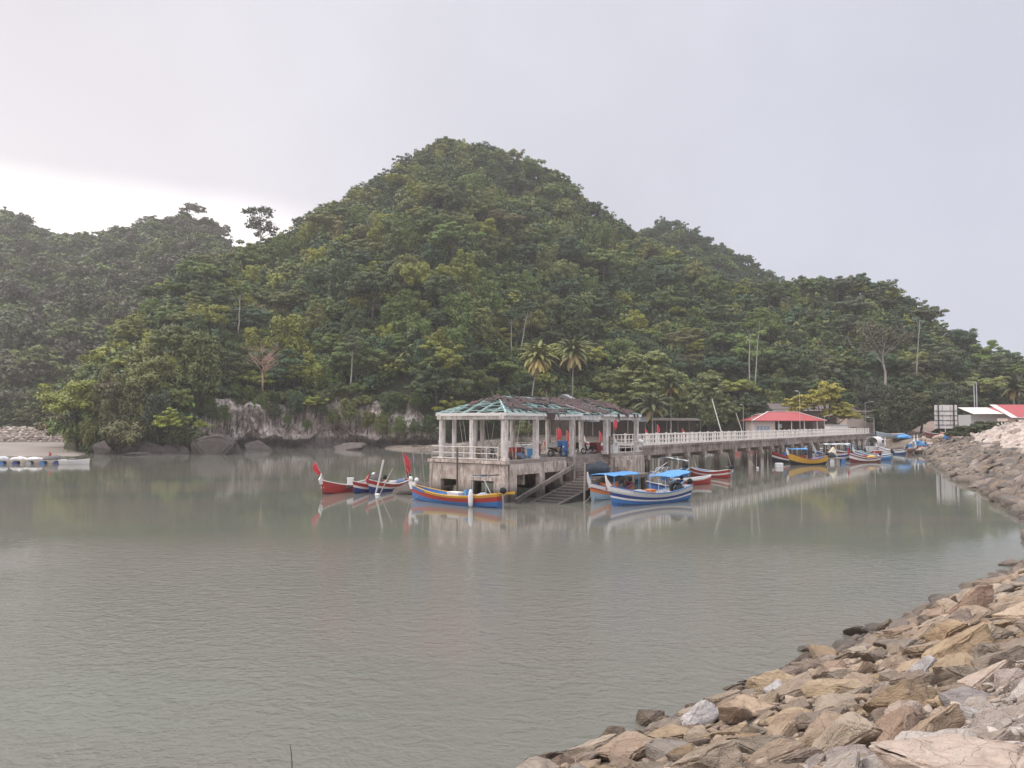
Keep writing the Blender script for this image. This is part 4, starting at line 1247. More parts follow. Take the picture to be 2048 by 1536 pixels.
# leaning mooring poles along the jetty
m_bamboo = paint('bamboo_pole', (0.46, 0.41, 0.35), 0.7, 0.4, scale=6)
m_pvc = paint('white_pole', (0.66, 0.62, 0.57), 0.5, 0.2, scale=6)
def pole(px0, py0, px1, py1, D, mat, lab, r=0.06, dD=1.5, name='pole'):
    a = at_d(px0, py0, D); b_ = at_d(px1, py1, D + dD)
    a = b_ + (a - b_) * (1 + 0.6 / max(0.1, abs(b_.z - a.z)))
    mid = (a + b_) / 2 + Vector((rnd.uniform(-.05, .05), 0, rnd.uniform(-.04, .04)))
    o = thing(name, lab, 'pole', (a.x, a.y, a.z), group='mooring poles in the water')
    MB().tube([(0, 0, 0), mid - a, b_ - a], [r, r * .93, r * .8], 7).build('shaft', mat, o)
    return o
def WD(py): return 10322.0 / (py - 845)
for x0, y0, x1, y1, mat, r, lab in (
    (1464, 938, 1424, 798, m_pvc, .085, 'tallest white pole leaning left over the jetty railing'),
    (1506, 930, 1472, 826, m_bamboo, .075, 'second leaning pole right of the tallest white pole'),
    (1396, 948, 1374, 880, m_bamboo, .10, 'thick leaning bamboo pole behind the small red and blue boat'),
    (1388, 946, 1377, 872, m_bamboo, .08, 'pale pole standing left of the thick bamboo pole'),
    (1357, 925, 1340, 858, m_bamboo, .06, 'thin grey pole leaning against the jetty near the pavilion'),
    (1531, 917, 1512, 868, m_bamboo, .08, 'leaning pole left of the black hulled boat'),
    (1421, 936, 1436, 880, m_dkwood, .10, 'dark brown stake leaning right under the jetty'),
    (1466, 928, 1468, 886, m_bamboo, .06, 'short upright pole between the two leaning poles'),
    (1540, 905, 1538, 880, m_bamboo, .06, 'short pole in front of the jetty beside the black boat'),
    (1577, 910, 1573, 884, m_bamboo, .06, 'pole beside the blue boat canopy'),
    (1605, 905, 1603, 870, m_bamboo, .06, 'pole right of the blue boat canopy'),
    (1317, 952, 1318, 915, m_bamboo, .07, 'short stake at the near end of the jetty'),
    (1668, 905, 1662, 868, m_bamboo, .07, 'leaning pole behind the net raft'),
    (1712, 900, 1710, 855, m_bamboo, .07, 'tall thin pole behind the teal boat')):
    pole(x0, y0, x1, y1, WD(y0), mat, lab, r)
# street lamps on the jetty
m_galv = paint('galvanised', (0.50, 0.50, 0.49), 0.45, 0.15, 0.3)
def lamp(px, ptop, D, zbase, lab, arm=1.3, head=True, r=0.06, back=1):
    q = at_d(px, 845, D); top = at_d(px, ptop, D).z
    o = thing('street_lamp', lab, 'street lamp', (q.x, D, zbase), group='lamp posts along the jetty')
    h = top - zbase
    MB().tube([(0, 0, 0), (0, 0, h)], [r, r * .7], 8).build('post', m_galv, o)
    if arm:
        MB().tube([(0, 0, h - .1), (arm * .5 * back, 0, h + .12), (arm * back, 0, h + .2)], 0.035, 6).build('arm', m_galv, o)
        if head: MB().box((arm * back, 0, h + .2), (0.6, 0.22, 0.12)).build('lamp_head', m_white, o, bevel=.03)
    return o
lamp(1504, 830, 136, PZ, 'white lamp post by the left corner of the red roofed shelter', 1.6)
lamp(1649, 832, 160, PZ, 'lamp post at the right corner of the red roofed shelter', 1.4)
lamp(1748, 836, 172, PZ, 'lamp post at the shore end of the jetty railing', -1.4)
lamp(1600, 784, 152, PZ, 'tallest slim lamp post in front of the red roof', -.5)
lamp(1487, 811, 195, 3, 'slim grey lamp post left of the red roofed shelter', -.5)
lamp(1731, 805, 205, 3, 'lamp post behind the white hut with its arm to the right', 2.0)

# ------------------------------------------------------------------ buildings on the shore
m_red = paint('red_roof', (0.42, 0.085, 0.085), 0.5, 0.12, scale=0.8, dirt=(0.25, 0.10, 0.09))
def ribs(m, axis, sc_):
    t = m.node_tree; b = t.nodes['Principled BSDF']; l = b.inputs['Base Color'].links[0].from_socket
    w = t.nodes.new('ShaderNodeTexWave'); w.bands_direction = axis; w.inputs['Scale'].default_value = sc_; t.links.new(objco(t), w.inputs['Vector'])
    t.links.new(mixc(t, mapr(t, w.outputs[0], .0, .35, .45, 0), l, (0.20, 0.05, 0.05)), b.inputs['Base Color'])
ribs(m_red, 'X', 0.55)
m_cream = paint('cream_wall', (0.56, 0.46, 0.40), 0.8, 0.25, scale=1.5)
m_dark = simple('dark_interior', (0.035, 0.033, 0.033), 0.9)
m_brownroof = paint('brown_roof', (0.13, 0.105, 0.095), 0.8, 0.25, scale=1.2)
m_glass = simple('window_glass', (0.30, 0.34, 0.40), 0.2)
m_grey = paint('grey_sheet', (0.42, 0.42, 0.42), 0.6, 0.25, scale=1.5)
m_redpaint = paint('red_paint', (0.40, 0.045, 0.045), 0.45, 0.25)
m_blue = paint('blue_paint', (0.075, 0.22, 0.46), 0.45, 0.25)
def hip(mb, x0, x1, y0, y1, ze, zr, inset, mi=0, th=0.14):
    ym = (y0 + y1) / 2
    vs = [(x0, y0, ze), (x1, y0, ze), (x1, y1, ze), (x0, y1, ze), (x0 + inset, ym, zr), (x1 - inset, ym, zr)]
    vs += [(a, b_, z - th) for a, b_, z in vs]
    mb.add(vs, [(0, 1, 5, 4), (1, 2, 5), (2, 3, 4, 5), (3, 0, 4), (6, 10, 11, 7), (7, 11, 8), (8, 11, 10, 9), (9, 10, 6), (0, 6, 7, 1), (1, 7, 8, 2), (2, 8, 9, 3), (3, 9, 6, 0)], mi)
q0, q1 = at_d(1500, 845, 197), at_d(1652, 845, 197); W = q1.x - q0.x
B = thing('shelter', 'open shelter with red hipped roof beside the jetty', 'shelter', ((q0.x + q1.x) / 2, 197, 3.0), R(4))
ze, zr = at_d(1575, 841, 197).z - 3, at_d(1575, 823.5, 200).z - 3
mb = MB(); hip(mb, -W / 2, W / 2, -1.2, 8, ze, zr, W * .3); mb.build('roof', m_red, B)
mb = MB()
for sx in (-1, 1): mb.bar((sx * W / 2, -1.22, ze + .03), (sx * (W / 2 - W * .3), 3.38, zr + .05), 0.34, 0.12)
mb.bar((-(W / 2 - W * .3), 3.4, zr + .06), ((W / 2 - W * .3), 3.4, zr + .06), 0.3, 0.12); mb.build('ridge_cap', m_white, B)
mb = MB(); mb.box((-W / 2 + 3.6, 3, (ze - .2) / 2), (5.6, 6, ze - .2)); mb.build('wall', m_cream, B)
f = MB().box((-W / 2 + 3.2, -.03, 2.3), (3.6, 0.08, 1.3)).build('window', m_glass, B)
mb = MB()
for k in range(5): mb.box((-W / 2 + 1.4 + k * .9, -.08, 2.3), (0.07, 0.06, 1.32))
mb.box((-W / 2 + 3.2, -.08, 1.62), (3.8, 0.1, 0.09)); mb.box((-W / 2 + 3.2, -.08, 2.99), (3.8, 0.1, 0.09)); mb.build('frame', m_white, f)
MB().box((W / 2 - 6.2, 6.5, (ze - .2) / 2), (12, 0.2, ze - .2)).build('back_wall', m_dkwood, B)
for k in range(4):
    q = MB().box((0, 0, (ze - .1) / 2), (0.2, 0.2, ze - .1)).build('post', m_white, B); q.location = (-W / 2 + 7.2 + k * 3.4, -.4, 0)
mb = MB()
mb.box((W / 2 - 6, -.4, 1.55), (11, 0.1, 0.1)); mb.box((W / 2 - 6, -.4, 0.6), (11, 0.1, 0.1))
for k in range(7):
    x = W / 2 - 11 + k * 1.55; mb.bar((x, -.4, .65), (x + 1.5, -.4, 1.5), .07); mb.bar((x + 1.5, -.4, .65), (x, -.4, 1.5), .07)
mb.build('balustrade', m_white, B)
MB().box((-W / 2 + 7.6, -.05, 2.9), (1.1, 0.1, 1.0)).build('notice', m_grey, B)

def house(name, lab, px0, px1, pyr, pye, D, depth, roofm, wallm, cat='house', inset=0.2, rz=0, zb=3.0):
    a, b_ = at_d(px0, 845, D), at_d(px1, 845, D); W = b_.x - a.x
    o = thing(name, lab, cat, ((a.x + b_.x) / 2, D, zb), rz)
    ze, zr = at_d(0, pye, D).z - zb, at_d(0, pyr, D + depth / 2).z - zb
    mb = MB(); hip(mb, -W / 2, W / 2, -.8, depth + .8, ze, zr, W * inset); mb.build('roof', roofm, o)
    MB().box((0, depth / 2, (ze - .15) / 2), (W * .86, depth, ze - .15)).build('wall', wallm, o)
    return o, W, ze, zr
o, W_, ze_, zr_ = house('hall', 'long brown roofed hall behind the red roofed shelter', 1536, 1690, 807, 818, 222, 12, m_brownroof, m_dkwood, 'hall', .08)  # dark wall colour stands in for the shadow over the hall front
MB().box((0, -.83, ze_ - .35), (W_, .08, .25)).build('fascia', m_white, o)
d = MB().box((-6, -.03, 1.1), (1.2, .08, 2.2)).build('door', m_dark, o)
o, W_, ze_, zr_ = house('house', 'brown roofed house right of the golden green tree', 1690, 1752, 812, 824, 215, 9, m_brownroof, m_cream, 'house', .15)
MB().box((-2, -.03, 1.9), (1.6, .08, 1.2)).build('window', m_dark, o); MB().box((1.2, -.03, 1.2), (1.1, .08, 2.4)).build('door', m_dkwood, o)
q = at_d(1678, 845, 188)
o = thing('hut', 'small white concrete hut behind the jetty railing', 'hut', (q.x, 188, 3.0))
MB().box((0, 1.6, 1.55), (4.4, 3.2, 3.1)).build('wall', m_white, o); MB().box((0, 1.6, 3.19), (4.8, 3.6, .16)).build('roof_slab', m_grey, o)
MB().box((1.4, -.04, 1.0), (0.9, .08, 2.0)).build('door', m_grey, o)
# dim open fishermen sheds behind the pavilion
def shed(lab, px0, px1, pyt, pyb, D, roofm, sign=None):
    a, b_ = at_d(px0, 845, D), at_d(px1, 845, D); W = b_.x - a.x; top = at_d(0, pyt, D).z - 3
    o = thing('shed', lab, 'shed', ((a.x + b_.x) / 2, D, 3.0))
    mb = MB(); mb.add([(-W / 2 - .6, -1.2, top - .7), (W / 2 + .6, -1.2, top - .7), (W / 2 + .6, 7, top), (-W / 2 - .6, 7, top), (-W / 2 - .6, -1.2, top - .82), (W / 2 + .6, -1.2, top - .82), (W / 2 + .6, 7, top - .12), (-W / 2 - .6, 7, top - .12)],
        [(0, 1, 2, 3), (4, 7, 6, 5), (0, 4, 5, 1), (1, 5, 6, 2), (2, 6, 7, 3), (3, 7, 4, 0)]); mb.build('roof', roofm, o)
    MB().box((0, 6, (top - .4) / 2), (W, .2, top - .4)).build('back_wall', m_dkwood, o)
    for k in range(5):
        p = MB().box((0, 0, (top - .75) / 2), (.18, .18, top - .75)).build('post', m_wood, o); p.location = (-W / 2 + W * k / 4, -.6, 0)
    if sign:
        for x, w, m_ in sign:
            s_ = MB().box((x * W, -1.28, top - 1.25), (w * W, .06, 1.15)).build('signboard', m_, o)
            mb = MB()
            if m_ is m_sign:                           # faded dark blue lettering, too far off to read
                for kx in range(3): mb.box((x * W - w * W * .18 + kx * w * W * .16, -1.325, top - 1.15 + .12 * (kx % 2)), (w * W * .09, .02, .5)); mb.box((x * W - w * W * .14 + kx * w * W * .16, -1.325, top - 1.5), (w * W * .06, .02, .16))
                mb.build('lettering', m_navy, s_)
    return o
m_sign = paint('sign_pale', (0.50, 0.54, 0.60), 0.6, 0.15); m_navy = simple('navy', (0.04, 0.06, 0.16), 0.6)
m_bluegrey = paint('sign_plain', (0.44, 0.48, 0.55), 0.6, 0.15)
shed('open fishermen shed with pale signboards behind the pavilion', 1150, 1290, 830, 872, 209, m_grey, [(-.30, .28, m_sign), (.02, .22, m_bluegrey), (.42, .22, m_bluegrey)])
shed('dark low shed under the trees left of the tall poles', 1310, 1400, 836, 872, 214, m_brownroof)
q = at_d(1165, 797, 216)
o, *_ = house('house', 'grey gable roofed house above the broken pavilion roof', 1140, 1166, 789, 803, 222, 7, m_grey, m_dkwood, 'house', .0, R(62))
# billboard seen from behind
q0, q1 = at_d(1871, 845, 176), at_d(1914, 845, 176); W = q1.x - q0.x
o = thing('billboard', 'tall billboard of white panels seen from its dark framed back', 'billboard', ((q0.x + q1.x) / 2, 176, 2.9), R(-6))
zt, zb = at_d(0, 810, 176).z - 2.9, at_d(0, 857, 176).z - 2.9
MB().box((0, .12, (zt + zb) / 2), (W, .05, zt - zb)).build('panel', m_white, o)
mb = MB()
for z in np.linspace(zb + .8, zt - 1.4, 4): mb.box((0, .02, z), (W, .1, .14))
for x in (-.12, .16): 
    for z in (zt - .8, (zt + zb) / 2, zb + 1.2): mb.box((W * x * 1.2, .07, z), (.05, .05, 1.1))
mb.build('frame', m_dark, o)
for x in (-.34, .34): p = MB().box((0, 0, zt / 2 - .1), (.2, .16, zt + .2)).build('post', m_dark, o); p.location = (W * x, -.1, 0)
mb = MB(); mb.bar((W * -.2, -1.6, 0), (W * -.05, -.1, zt * .8), .1); mb.build('brace', m_galv, o)
# sheds on the right edge
a, b_ = at_d(1942, 845, 178), at_d(2200, 845, 178); W = b_.x - a.x
o = thing('shed', 'long shed with red and white metal roof at the right edge', 'shed', (a.x, 178, 2.9))
zt = at_d(0, 814, 178).z - 2.9; ze = zt - 1.6
mb = MB(); mb.grid([[(x, -1, ze), (x, 5, zt)] for x in np.linspace(0, W, 14)], mi=lambda i, j: 1 if i in (3, 4, 8, 9, 12) else 0)
r_ = mb.build('roof', [m_white, m_red], o); s_ = r_.modifiers.new('s', 'SOLIDIFY'); s_.thickness = .1
MB().box((W / 2, 3, (ze - .2) / 2), (W - .6, 5, ze - .2)).build('wall', m_grey, o)
a, b_ = at_d(2003, 845, 168), at_d(2200, 845, 168); W = b_.x - a.x
o = thing('shed', 'nearer shed with bright red roof and pale verge at the right edge', 'shed', (a.x, 168, 2.9))
zt = at_d(0, 809, 171).z - 2.9; ze = at_d(0, 835, 168).z - 2.9
mb = MB(); mb.grid([[(x + 1.6, -1, ze), (x, 4, zt)] for x in (0, 1.4, W)], mi=lambda i, j: 1 - i)
r_ = mb.build('roof', [m_red, m_white], o); s_ = r_.modifiers.new('s', 'SOLIDIFY'); s_.thickness = .1
MB().box((W / 2 + 1.4, 2.6, (ze - .2) / 2), (W - 1, 3.6, ze - .2)).build('wall', m_cream, o)
mb = MB(); mb.tube([(1.7, -1.1, ze - .05), (W + 1.6, -1.1, ze - .05)], .09, 6); mb.build('gutter', m_galv, o)
for k in range(3): MB().box((4.5 + k * 4.2, .76, ze - 1.1), (1.6, .08, 1.0)).build('window', m_dark, o)
# utility poles at the right
for px, pt, D, lab in ((1950, 768, 186, 'left grey utility pole with lamp behind the sheds'), (1955, 764, 190, 'right grey utility pole behind the sheds')):
    q = at_d(px, 845, D); o = thing('utility_pole', lab, 'utility pole', (q.x, D, 3)); h = at_d(px, pt, D).z - 3
    MB().tube([(0, 0, 0), (0, 0, h)], [.14, .1], 8).build('shaft', m_galv, o)
    MB().tube([(0, 0, h - .3), (-1.6, 0, h + .1)], .04, 6).build('arm', m_galv, o)
# dirt road climbing behind the slipway
rows = []
m_road = paint('dirt_road', (0.27, 0.20, 0.16), 0.95, 0.4, scale=0.6)
for k in range(12):
    f = k / 11; px = 1795 + 85 * f ** .8; D = 186 + 46 * f; z = 3.15 + 5.5 * max(0, f - .25)
    c_ = at_d(px, 845, D); rows.append([Vector((c_.x - 3.0, D, z)), Vector((c_.x + 3.0, D, z + .1))])
tag(MB().grid(rows).build('road', m_road, smooth=True), 'bare dirt track climbing behind the slipway', kind='structure')
# ------------------------------------------------------------------ boats
PC = {'red': (0.40, 0.05, 0.045), 'blue': (0.06, 0.17, 0.40), 'navy': (0.035, 0.06, 0.20), 'sky': (0.10, 0.30, 0.55), 'yellow': (0.60, 0.34, 0.045),
      'white': (0.70, 0.67, 0.63), 'grey': (0.36, 0.36, 0.36), 'orange': (0.60, 0.20, 0.06), 'black': (0.03, 0.03, 0.032), 'teal': (0.14, 0.36, 0.40),
      'paleblue': (0.30, 0.42, 0.50), 'brown': (0.16, 0.11, 0.08), 'maroon': (0.22, 0.035, 0.04), 'silver': (0.50, 0.50, 0.48)}
def pm(c): return paint('paint_' + c, PC[c], 0.45, 0.34 if c not in ('white',) else 0.24, scale=2.5)
m_rope = simple('rope', (0.40, 0.36, 0.30), 0.9)
m_rubber = simple('rubber', (0.02, 0.02, 0.02), 0.7)
m_steel = simple('steel', (0.35, 0.35, 0.35), 0.4, 0.6)
m_tarp = paint('dark_tarp', (0.035, 0.045, 0.055), 0.7, 0.2)
m_net = paint('fishing_net', (0.12, 0.115, 0.11), 0.9, 0.4, scale=8)
m_foam = paint('foam', (0.74, 0.72, 0.69), 0.7, 0.12)
m_flag = paint('red_cloth', (0.55, 0.055, 0.07), 0.7, 0.1)
m_canvas = paint('blue_tarp', (0.10, 0.30, 0.60), 0.55, 0.12, scale=1.5)
m_canvas2 = paint('pale_tarp', (0.52, 0.56, 0.55), 0.6, 0.2, scale=1.5)
HR = [0, 0.25, 0.45, 0.55, 0.72, 0.86, 1.0]
def hull_fn(L, B, H, bow, stern, ts=0.55):
    def half(s):
        if s < 0.5: return B / 2 * (ts + (1 - ts) * math.sin(PI / 2 * s / 0.5))
        return B / 2 * max(0.0, math.cos((s - 0.5) / 0.5 * PI / 2)) ** 0.8
    def keel(s): return -0.28 + 0.30 * max(0, (s - .72) / .28) ** 2 + 0.16 * max(0, (.2 - s) / .2)
    def sheer(s): return H + bow * max(0, (s - .40) / .60) ** 2.1 + stern * max(0, (.5 - s) / .5) ** 2
    def rake(s, h): return (0.85 * (0.35 + h) * bow * 0.45) * max(0, (s - .7) / .3) ** 2 - 0.45 * h * stern * max(0, (.25 - s) / .25)
    return half, keel, sheer, rake
def make_boat(label, loc, rz, L=7.5, B=1.7, H=0.75, bow=0.95, stern=0.35, bands=('blue', 'blue', 'red', 'red', 'white', 'red'), inner='blue', stem=None, stem_h=1.1, stem_white=True,
              engine=True, text=None, tilt=0.0, rails=('white',), group='wooden fishing boats moored at the jetty', stem_lean=0.55, bowcap=None, cat='boat', name='fishing_boat'):
    o = thing(name, label, cat, loc, rz, group, rot=(tilt, 0, rz))
    half, keel, sheer, rake = hull_fn(L, B, H, bow, stern)
    n = 22; cols = sorted(set(bands) | {inner} | set(rails)); ci = {c: i for i, c in enumerate(cols)}
    mb = MB()
    for sg in (1, -1):
        rows = []
        for i in range(n + 1):
            s_ = i / n; b_ = half(s_); k, z1 = keel(s_), sheer(s_)
            rows.append([(-L / 2 + L * s_ + rake(s_, h), sg * (b_ * (0.30 + 0.70 * h ** 0.55) if h else b_ * 0.12), k + (z1 - k) * h) for h in HR])
        mb.grid(rows, mi=lambda i, j: ci[bands[j]])
        rows = []
        for i in range(n + 1):
            s_ = i / n; b_ = max(0, half(s_) - .07); k, z1 = keel(s_), sheer(s_); fl = max(k + .12, 0.12 + 0.25 * s_ ** 4)
            r = []
            for h in (1.0, .8, .6, .35):
                z = k + (z1 - k) * h
                r.append((-L / 2 + L * s_ + rake(s_, h) + (.05 if s_ < .01 else 0), sg * b_ * (0.30 + 0.70 * h ** 0.55), max(z, fl)))
            r.append((r[-1][0], 0, max(fl, k + (z1 - k) * .33)))
            rows.append(r)
        mb.grid(rows, mi=ci[inner])
    # transom
    for sg in (1,):
        z1, k = sheer(0), keel(0); r = [(-L / 2 + rake(0, h), half(0) * (0.30 + 0.70 * h ** 0.55) if h else half(0) * .12, k + (z1 - k) * h) for h in HR]
        for j in range(len(HR) - 1):
            mb.add([r[j], (r[j][0], -r[j][1], r[j][2]), (r[j + 1][0], -r[j + 1][1], r[j + 1][2]), r[j + 1]], [(0, 1, 2, 3)], ci[bands[j]])
    mb.build('hull', [pm(c) for c in cols], o, smooth=False)
    mb = MB()                                                   # gunwale
    for sg in (1, -1):
        pts = [(-L / 2 + L * i / n + rake(i / n, 1), sg * max(0.0, half(i / n) - .02), sheer(i / n) + .025) for i in range(n + 1)]
        mb.tube(pts, 0.05, 6)
    mb.build('gunwale', pm(rails[0]), o)
    mb = MB()
    for s_ in (.22, .45, .66):
        b_ = half(s_) - .06; mb.box((-L / 2 + L * s_, 0, sheer(s_) - .16), (.28, b_ * 1.9, .05))
    mb.build('thwart', pm(inner), o)
    if stem:
        x0 = L / 2 + rake(1, 1); z0 = sheer(1)
        poly = [(x0 - .62, z0 - .32), (x0 - .20, z0 + .10), (x0 + stem_lean * stem_h * .55, z0 + stem_h * .62), (x0 + stem_lean * stem_h, z0 + stem_h),
                (x0 + stem_lean * stem_h * .92 + .02, z0 + stem_h * .66), (x0 + .26, z0 + .06), (x0 + .06, z0 - .40)]
        MB().prism(poly, -.07, .07).build('stem', pm(stem), o, bevel=.015)
    if bowcap:
        mb = MB()
        for sg in (1, -1):
            rows = []
            for i in range(7):
                s_ = .80 + .2 * i / 6; b_ = half(s_); k, z1 = keel(s_), sheer(s_)
                rows.append([(-L / 2 + L * s_ + rake(s_, h), sg * (b_ * (0.30 + .70 * h ** .55) + .018), k + (z1 - k) * h) for h in (.8, 1.0)])
            mb.grid(rows)
        mb.build('bow_board', pm(bowcap), o)
    if engine:
        x = -L / 2 - .2 - .3 * stern; z = sheer(0)
        e = MB().blob((x - .08, 0, z + .28), (.34, .2, .26), 3, .06).build('engine', m_rubber, o, smooth=True)
        mb = MB(); mb.tube([(x - .05, 0, z + .1), (x - .12, 0, -.35)], [.09, .07], 8); mb.bar((x - .1, 0, -.1), (x - .42, 0, -.14), .05, .16); mb.tube([(x + .1, 0, z + .25), (x + .7, .1, z + .38)], .025, 6)
        mb.build('shaft', m_steel, e)
    if text:
        s_ = .80; sgn = text[1]
        td = bpy.data.curves.new('registration', 'FONT'); td.body = text[0]; td.size = .26; td.extrude = .008; td.align_x = 'CENTER'
        tmp = bpy.data.objects.new('tmp', td); COL.objects.link(tmp)
        bpy.context.view_layer.update()
        me = bpy.data.meshes.new_from_object(tmp.evaluated_get(bpy.context.evaluated_depsgraph_get())); bpy.data.objects.remove(tmp)
        tx = bpy.data.objects.new('registration', me); COL.objects.link(tx); tx.parent = o; me.materials.append(pm('white'))
        def P_(s_, h):
            b_ = half(s_); k, z1 = keel(s_), sheer(s_)
            return Vector((-L / 2 + L * s_ + rake(s_, h), sgn * b_ * (0.30 + .7 * h ** .55), k + (z1 - k) * h))
        c_ = P_(s_, .76); ax = (P_(s_ + .05, .76) - P_(s_ - .05, .76)).normalized() * (-sgn); up = (P_(s_, .9) - P_(s_, .6)).normalized()
        nn = ax.cross(up).normalized(); up = nn.cross(ax)
        tx.matrix_local = Matrix(((ax.x, up.x, nn.x, c_.x + nn.x * .03), (ax.y, up.y, nn.y, c_.y + nn.y * .03), (ax.z, up.z, nn.z, c_.z + nn.z * .03), (0, 0, 0, 1)))
    o['L'] = L
    del o['L']
    return o, (half, keel, sheer, rake)
def head(bowp, sternp):
    d = Vector(bowp) - Vector(sternp); return math.atan2(d.y, d.x)
def bpos(o, x, y, z):
    c, s = math.cos(o.rotation_euler.z), math.sin(o.rotation_euler.z)
    return Vector((o.location.x + c * x - s * y, o.location.y + s * x + c * y, o.location.z + z))
def canopy(o, x0, x1, w, z, mat, sag=.08, posts=True, slope=0.0, z0=.4):
    rows = [[(x0 + (x1 - x0) * i / 6, -w / 2 + w * j / 4, z + slope * (i / 6 - .5) + .14 * (1 - ((j - 2) / 2) ** 2) - sag * math.sin(i * 1.9) ** 2) for j in range(5)] for i in range(7)]
    c = MB().grid(rows).build('canopy', mat, o); s_ = c.modifiers.new('s', 'SOLIDIFY'); s_.thickness = .04
    if posts:
        for x in (x0 + .1, x1 - .1):
            for y in (-w / 2 + .08, w / 2 - .08):
                p = MB().tube([(0, 0, 0), (0, 0, z - z0)], .035, 6).build('canopy_post', pm('sky') if mat is m_canvas else m_galv, o); p.location = (x, y, z0)
def cargo(name, lab, cat, loc, build, rz=0, group=None):
    o = thing(name, lab, cat, loc, rz, group); build(o); return o
def crate_b(d, col, lid=None):
    def f(o):
        mb = MB(); x, y, z = d; t_ = .03
        mb.box((0, 0, t_ / 2), (x, y, t_))
        for s_ in (-1, 1): mb.box((s_ * (x / 2 - t_ / 2), 0, z / 2), (t_, y, z)); mb.box((0, s_ * (y / 2 - t_ / 2), z / 2 - .001), (x - 2 * t_, t_, z - .002))
        mb.box((0, 0, z * .55), (x - .07, y - .07, .02))
        for s_ in (-1, 1): mb.box((0, s_ * (y / 2 + .012), z - .05), (x + .03, .024, .07)); mb.box((s_ * (x / 2 + .012), 0, z - .05), (.024, y - .01, .07))
        mb.build('box', col, o)
        if lid is not None: MB().box((0, 0, z + .025), (x + .05, y + .05, .05)).build('lid', lid, o, bevel=.012)
    return f
def barrel_b(r, h, col):
    def f(o): 
        MB().lathe([(r * .92, 0), (r, .04), (r, h * .3), (r * 1.05, h * .33), (r, h * .36), (r, h * .64), (r * 1.05, h * .67), (r, h * .7), (r, h - .05), (r * .93, h)], 18).build('drum', col, o, smooth=False)
        MB().lathe([(r * .86, h), (r * .86, h + .015)], 18).build('lid', col, o)
    return f
def heap_b(d, col, seed=1, amp=.35):
    def f(o): MB().blob((0, 0, 0), d, seed, amp, 3, flat=-.12).build('bundle', col, o, smooth=True)
    return f
def flag_b(h, lean, w=.55, fh=.75, col=None, fl=1):
    def f(o):
        top = Vector((lean * h, 0, h)); MB().tube([(0, 0, 0), top], .022, 6).build('shaft', m_bamboo, o)
        u_ = top.normalized(); rows = []
        for i in range(7):
            rows.append([tuple(top - u_ * (.06 + fh * j / 5) + Vector((fl * w * i / 6 * (.15 + 1.15 * math.sin(PI * min(1, .12 + j / 5 * .80))) * .8, .06 * math.sin(i * 1.3 + j * .7), -.10 * i / 6 - .02 * i))) for j in range(6)])
        c = MB().grid(rows).build('cloth', col or m_flag, o, smooth=True); s_ = c.modifiers.new('s', 'SOLIDIFY'); s_.thickness = .01
    return f
WATERD = lambda px, py: at_z(px, py, 0.0)
FL = 'fishing flags on poles'
# --- three red boats on the left
b1, h1 = make_boat('red boat with white bow post, leftmost of the three red boats', (-16.3, 75.4, 0), head((-17.9, 72.2), (-14.7, 78.6)), 7.0, 1.5, .62, .75, .25, ('maroon', 'red', 'red', 'red', 'red', 'red'), 'grey', 'white', .62, text=('LBB 50', -1), stem_lean=-.12)
b2, h2 = make_boat('red boat with dark blue bottom, middle of the three red boats', (-14.2, 76.0, 0), head((-15.1, 72.6), (-13.3, 79.4)), 6.6, 1.5, .60, .62, .25, ('navy', 'navy', 'navy', 'white', 'red', 'red'), 'red', None)
b3, h3 = make_boat('red boat with high red bow post and blue bottom, rightmost of the three red boats', (-12.25, 76.2, 0), head((-13.55, 73.0), (-10.9, 79.4)), 7.0, 1.6, .66, .72, .25, ('navy', 'navy', 'navy', 'white', 'red', 'red'), 'grey', 'red', .55, stem_lean=-.1)
cargo('flag', 'red flag on a thin pole leaning left over the white bow post', 'flag', bpos(b1, 3.0, 0, .8), flag_b(2.3, -.48, .5, 1.15, fl=-1), group=FL)
cargo('float', 'pair of white round floats hanging at the red bow', 'float', bpos(b1, 3.55, -.15, 1.05), lambda o: MB().blob((0, 0, 0), (.17, .17, .2), 1, .03).blob((.1, .05, -.38), (.18, .18, .2), 2, .03).build('ball', m_foam, o, smooth=True))
cargo('bucket', 'tall white bucket standing in the leftmost red boat', 'bucket', bpos(b1, -.9, -.3, .35), lambda o: MB().lathe([(.27, 0), (.33, .85), (.36, .87), (.36, .92)], 16).build('body', m_foam, o))
cargo('net_pile', 'dark net heaped in the leftmost red boat', 'net', bpos(b1, .9, 0, .45), heap_b((.9, .5, .45), m_net, 4))
cargo('net_pile', 'dark nets and floats piled high in the middle red boat', 'net', bpos(b2, -1.3, 0, .8), heap_b((.7, .5, .75), m_net, 6, .5))
cargo('float', 'white float on top of the piled nets', 'float', bpos(b2, -1.2, -.1, 1.6), lambda o: MB().blob((0, 0, 0), (.22, .2, .17), 1, .03).build('ball', m_foam, o, smooth=True))
cargo('crate', 'orange red crate in the middle red boat', 'crate', bpos(b2, .6, 0, .3), crate_b((1.2, .7, .5), pm('orange'), pm('red')), rz=1.2)
cargo('tub', 'white tub in the rightmost red boat', 'tub', bpos(b3, -.8, -.1, .45), lambda o: MB().lathe([(.3, 0), (.38, .45), (.41, .47)], 16).build('body', m_foam, o))
cargo('net_pile', 'blue grey net heap in the rightmost red boat', 'net', bpos(b3, -2.2, 0, .5), heap_b((.7, .5, .5), paint('blue_net', (.12, .16, .26), .9, .3), 7, .4))
pole(764, 933, 750, 992, 72.0, m_pvc, 'thick white pole leaning in front of the red boats', .10, .3)
pole(779, 950, 759, 990, 71.5, m_bamboo, 'thin paddle shaped pole beside the thick white pole', .05, .3)
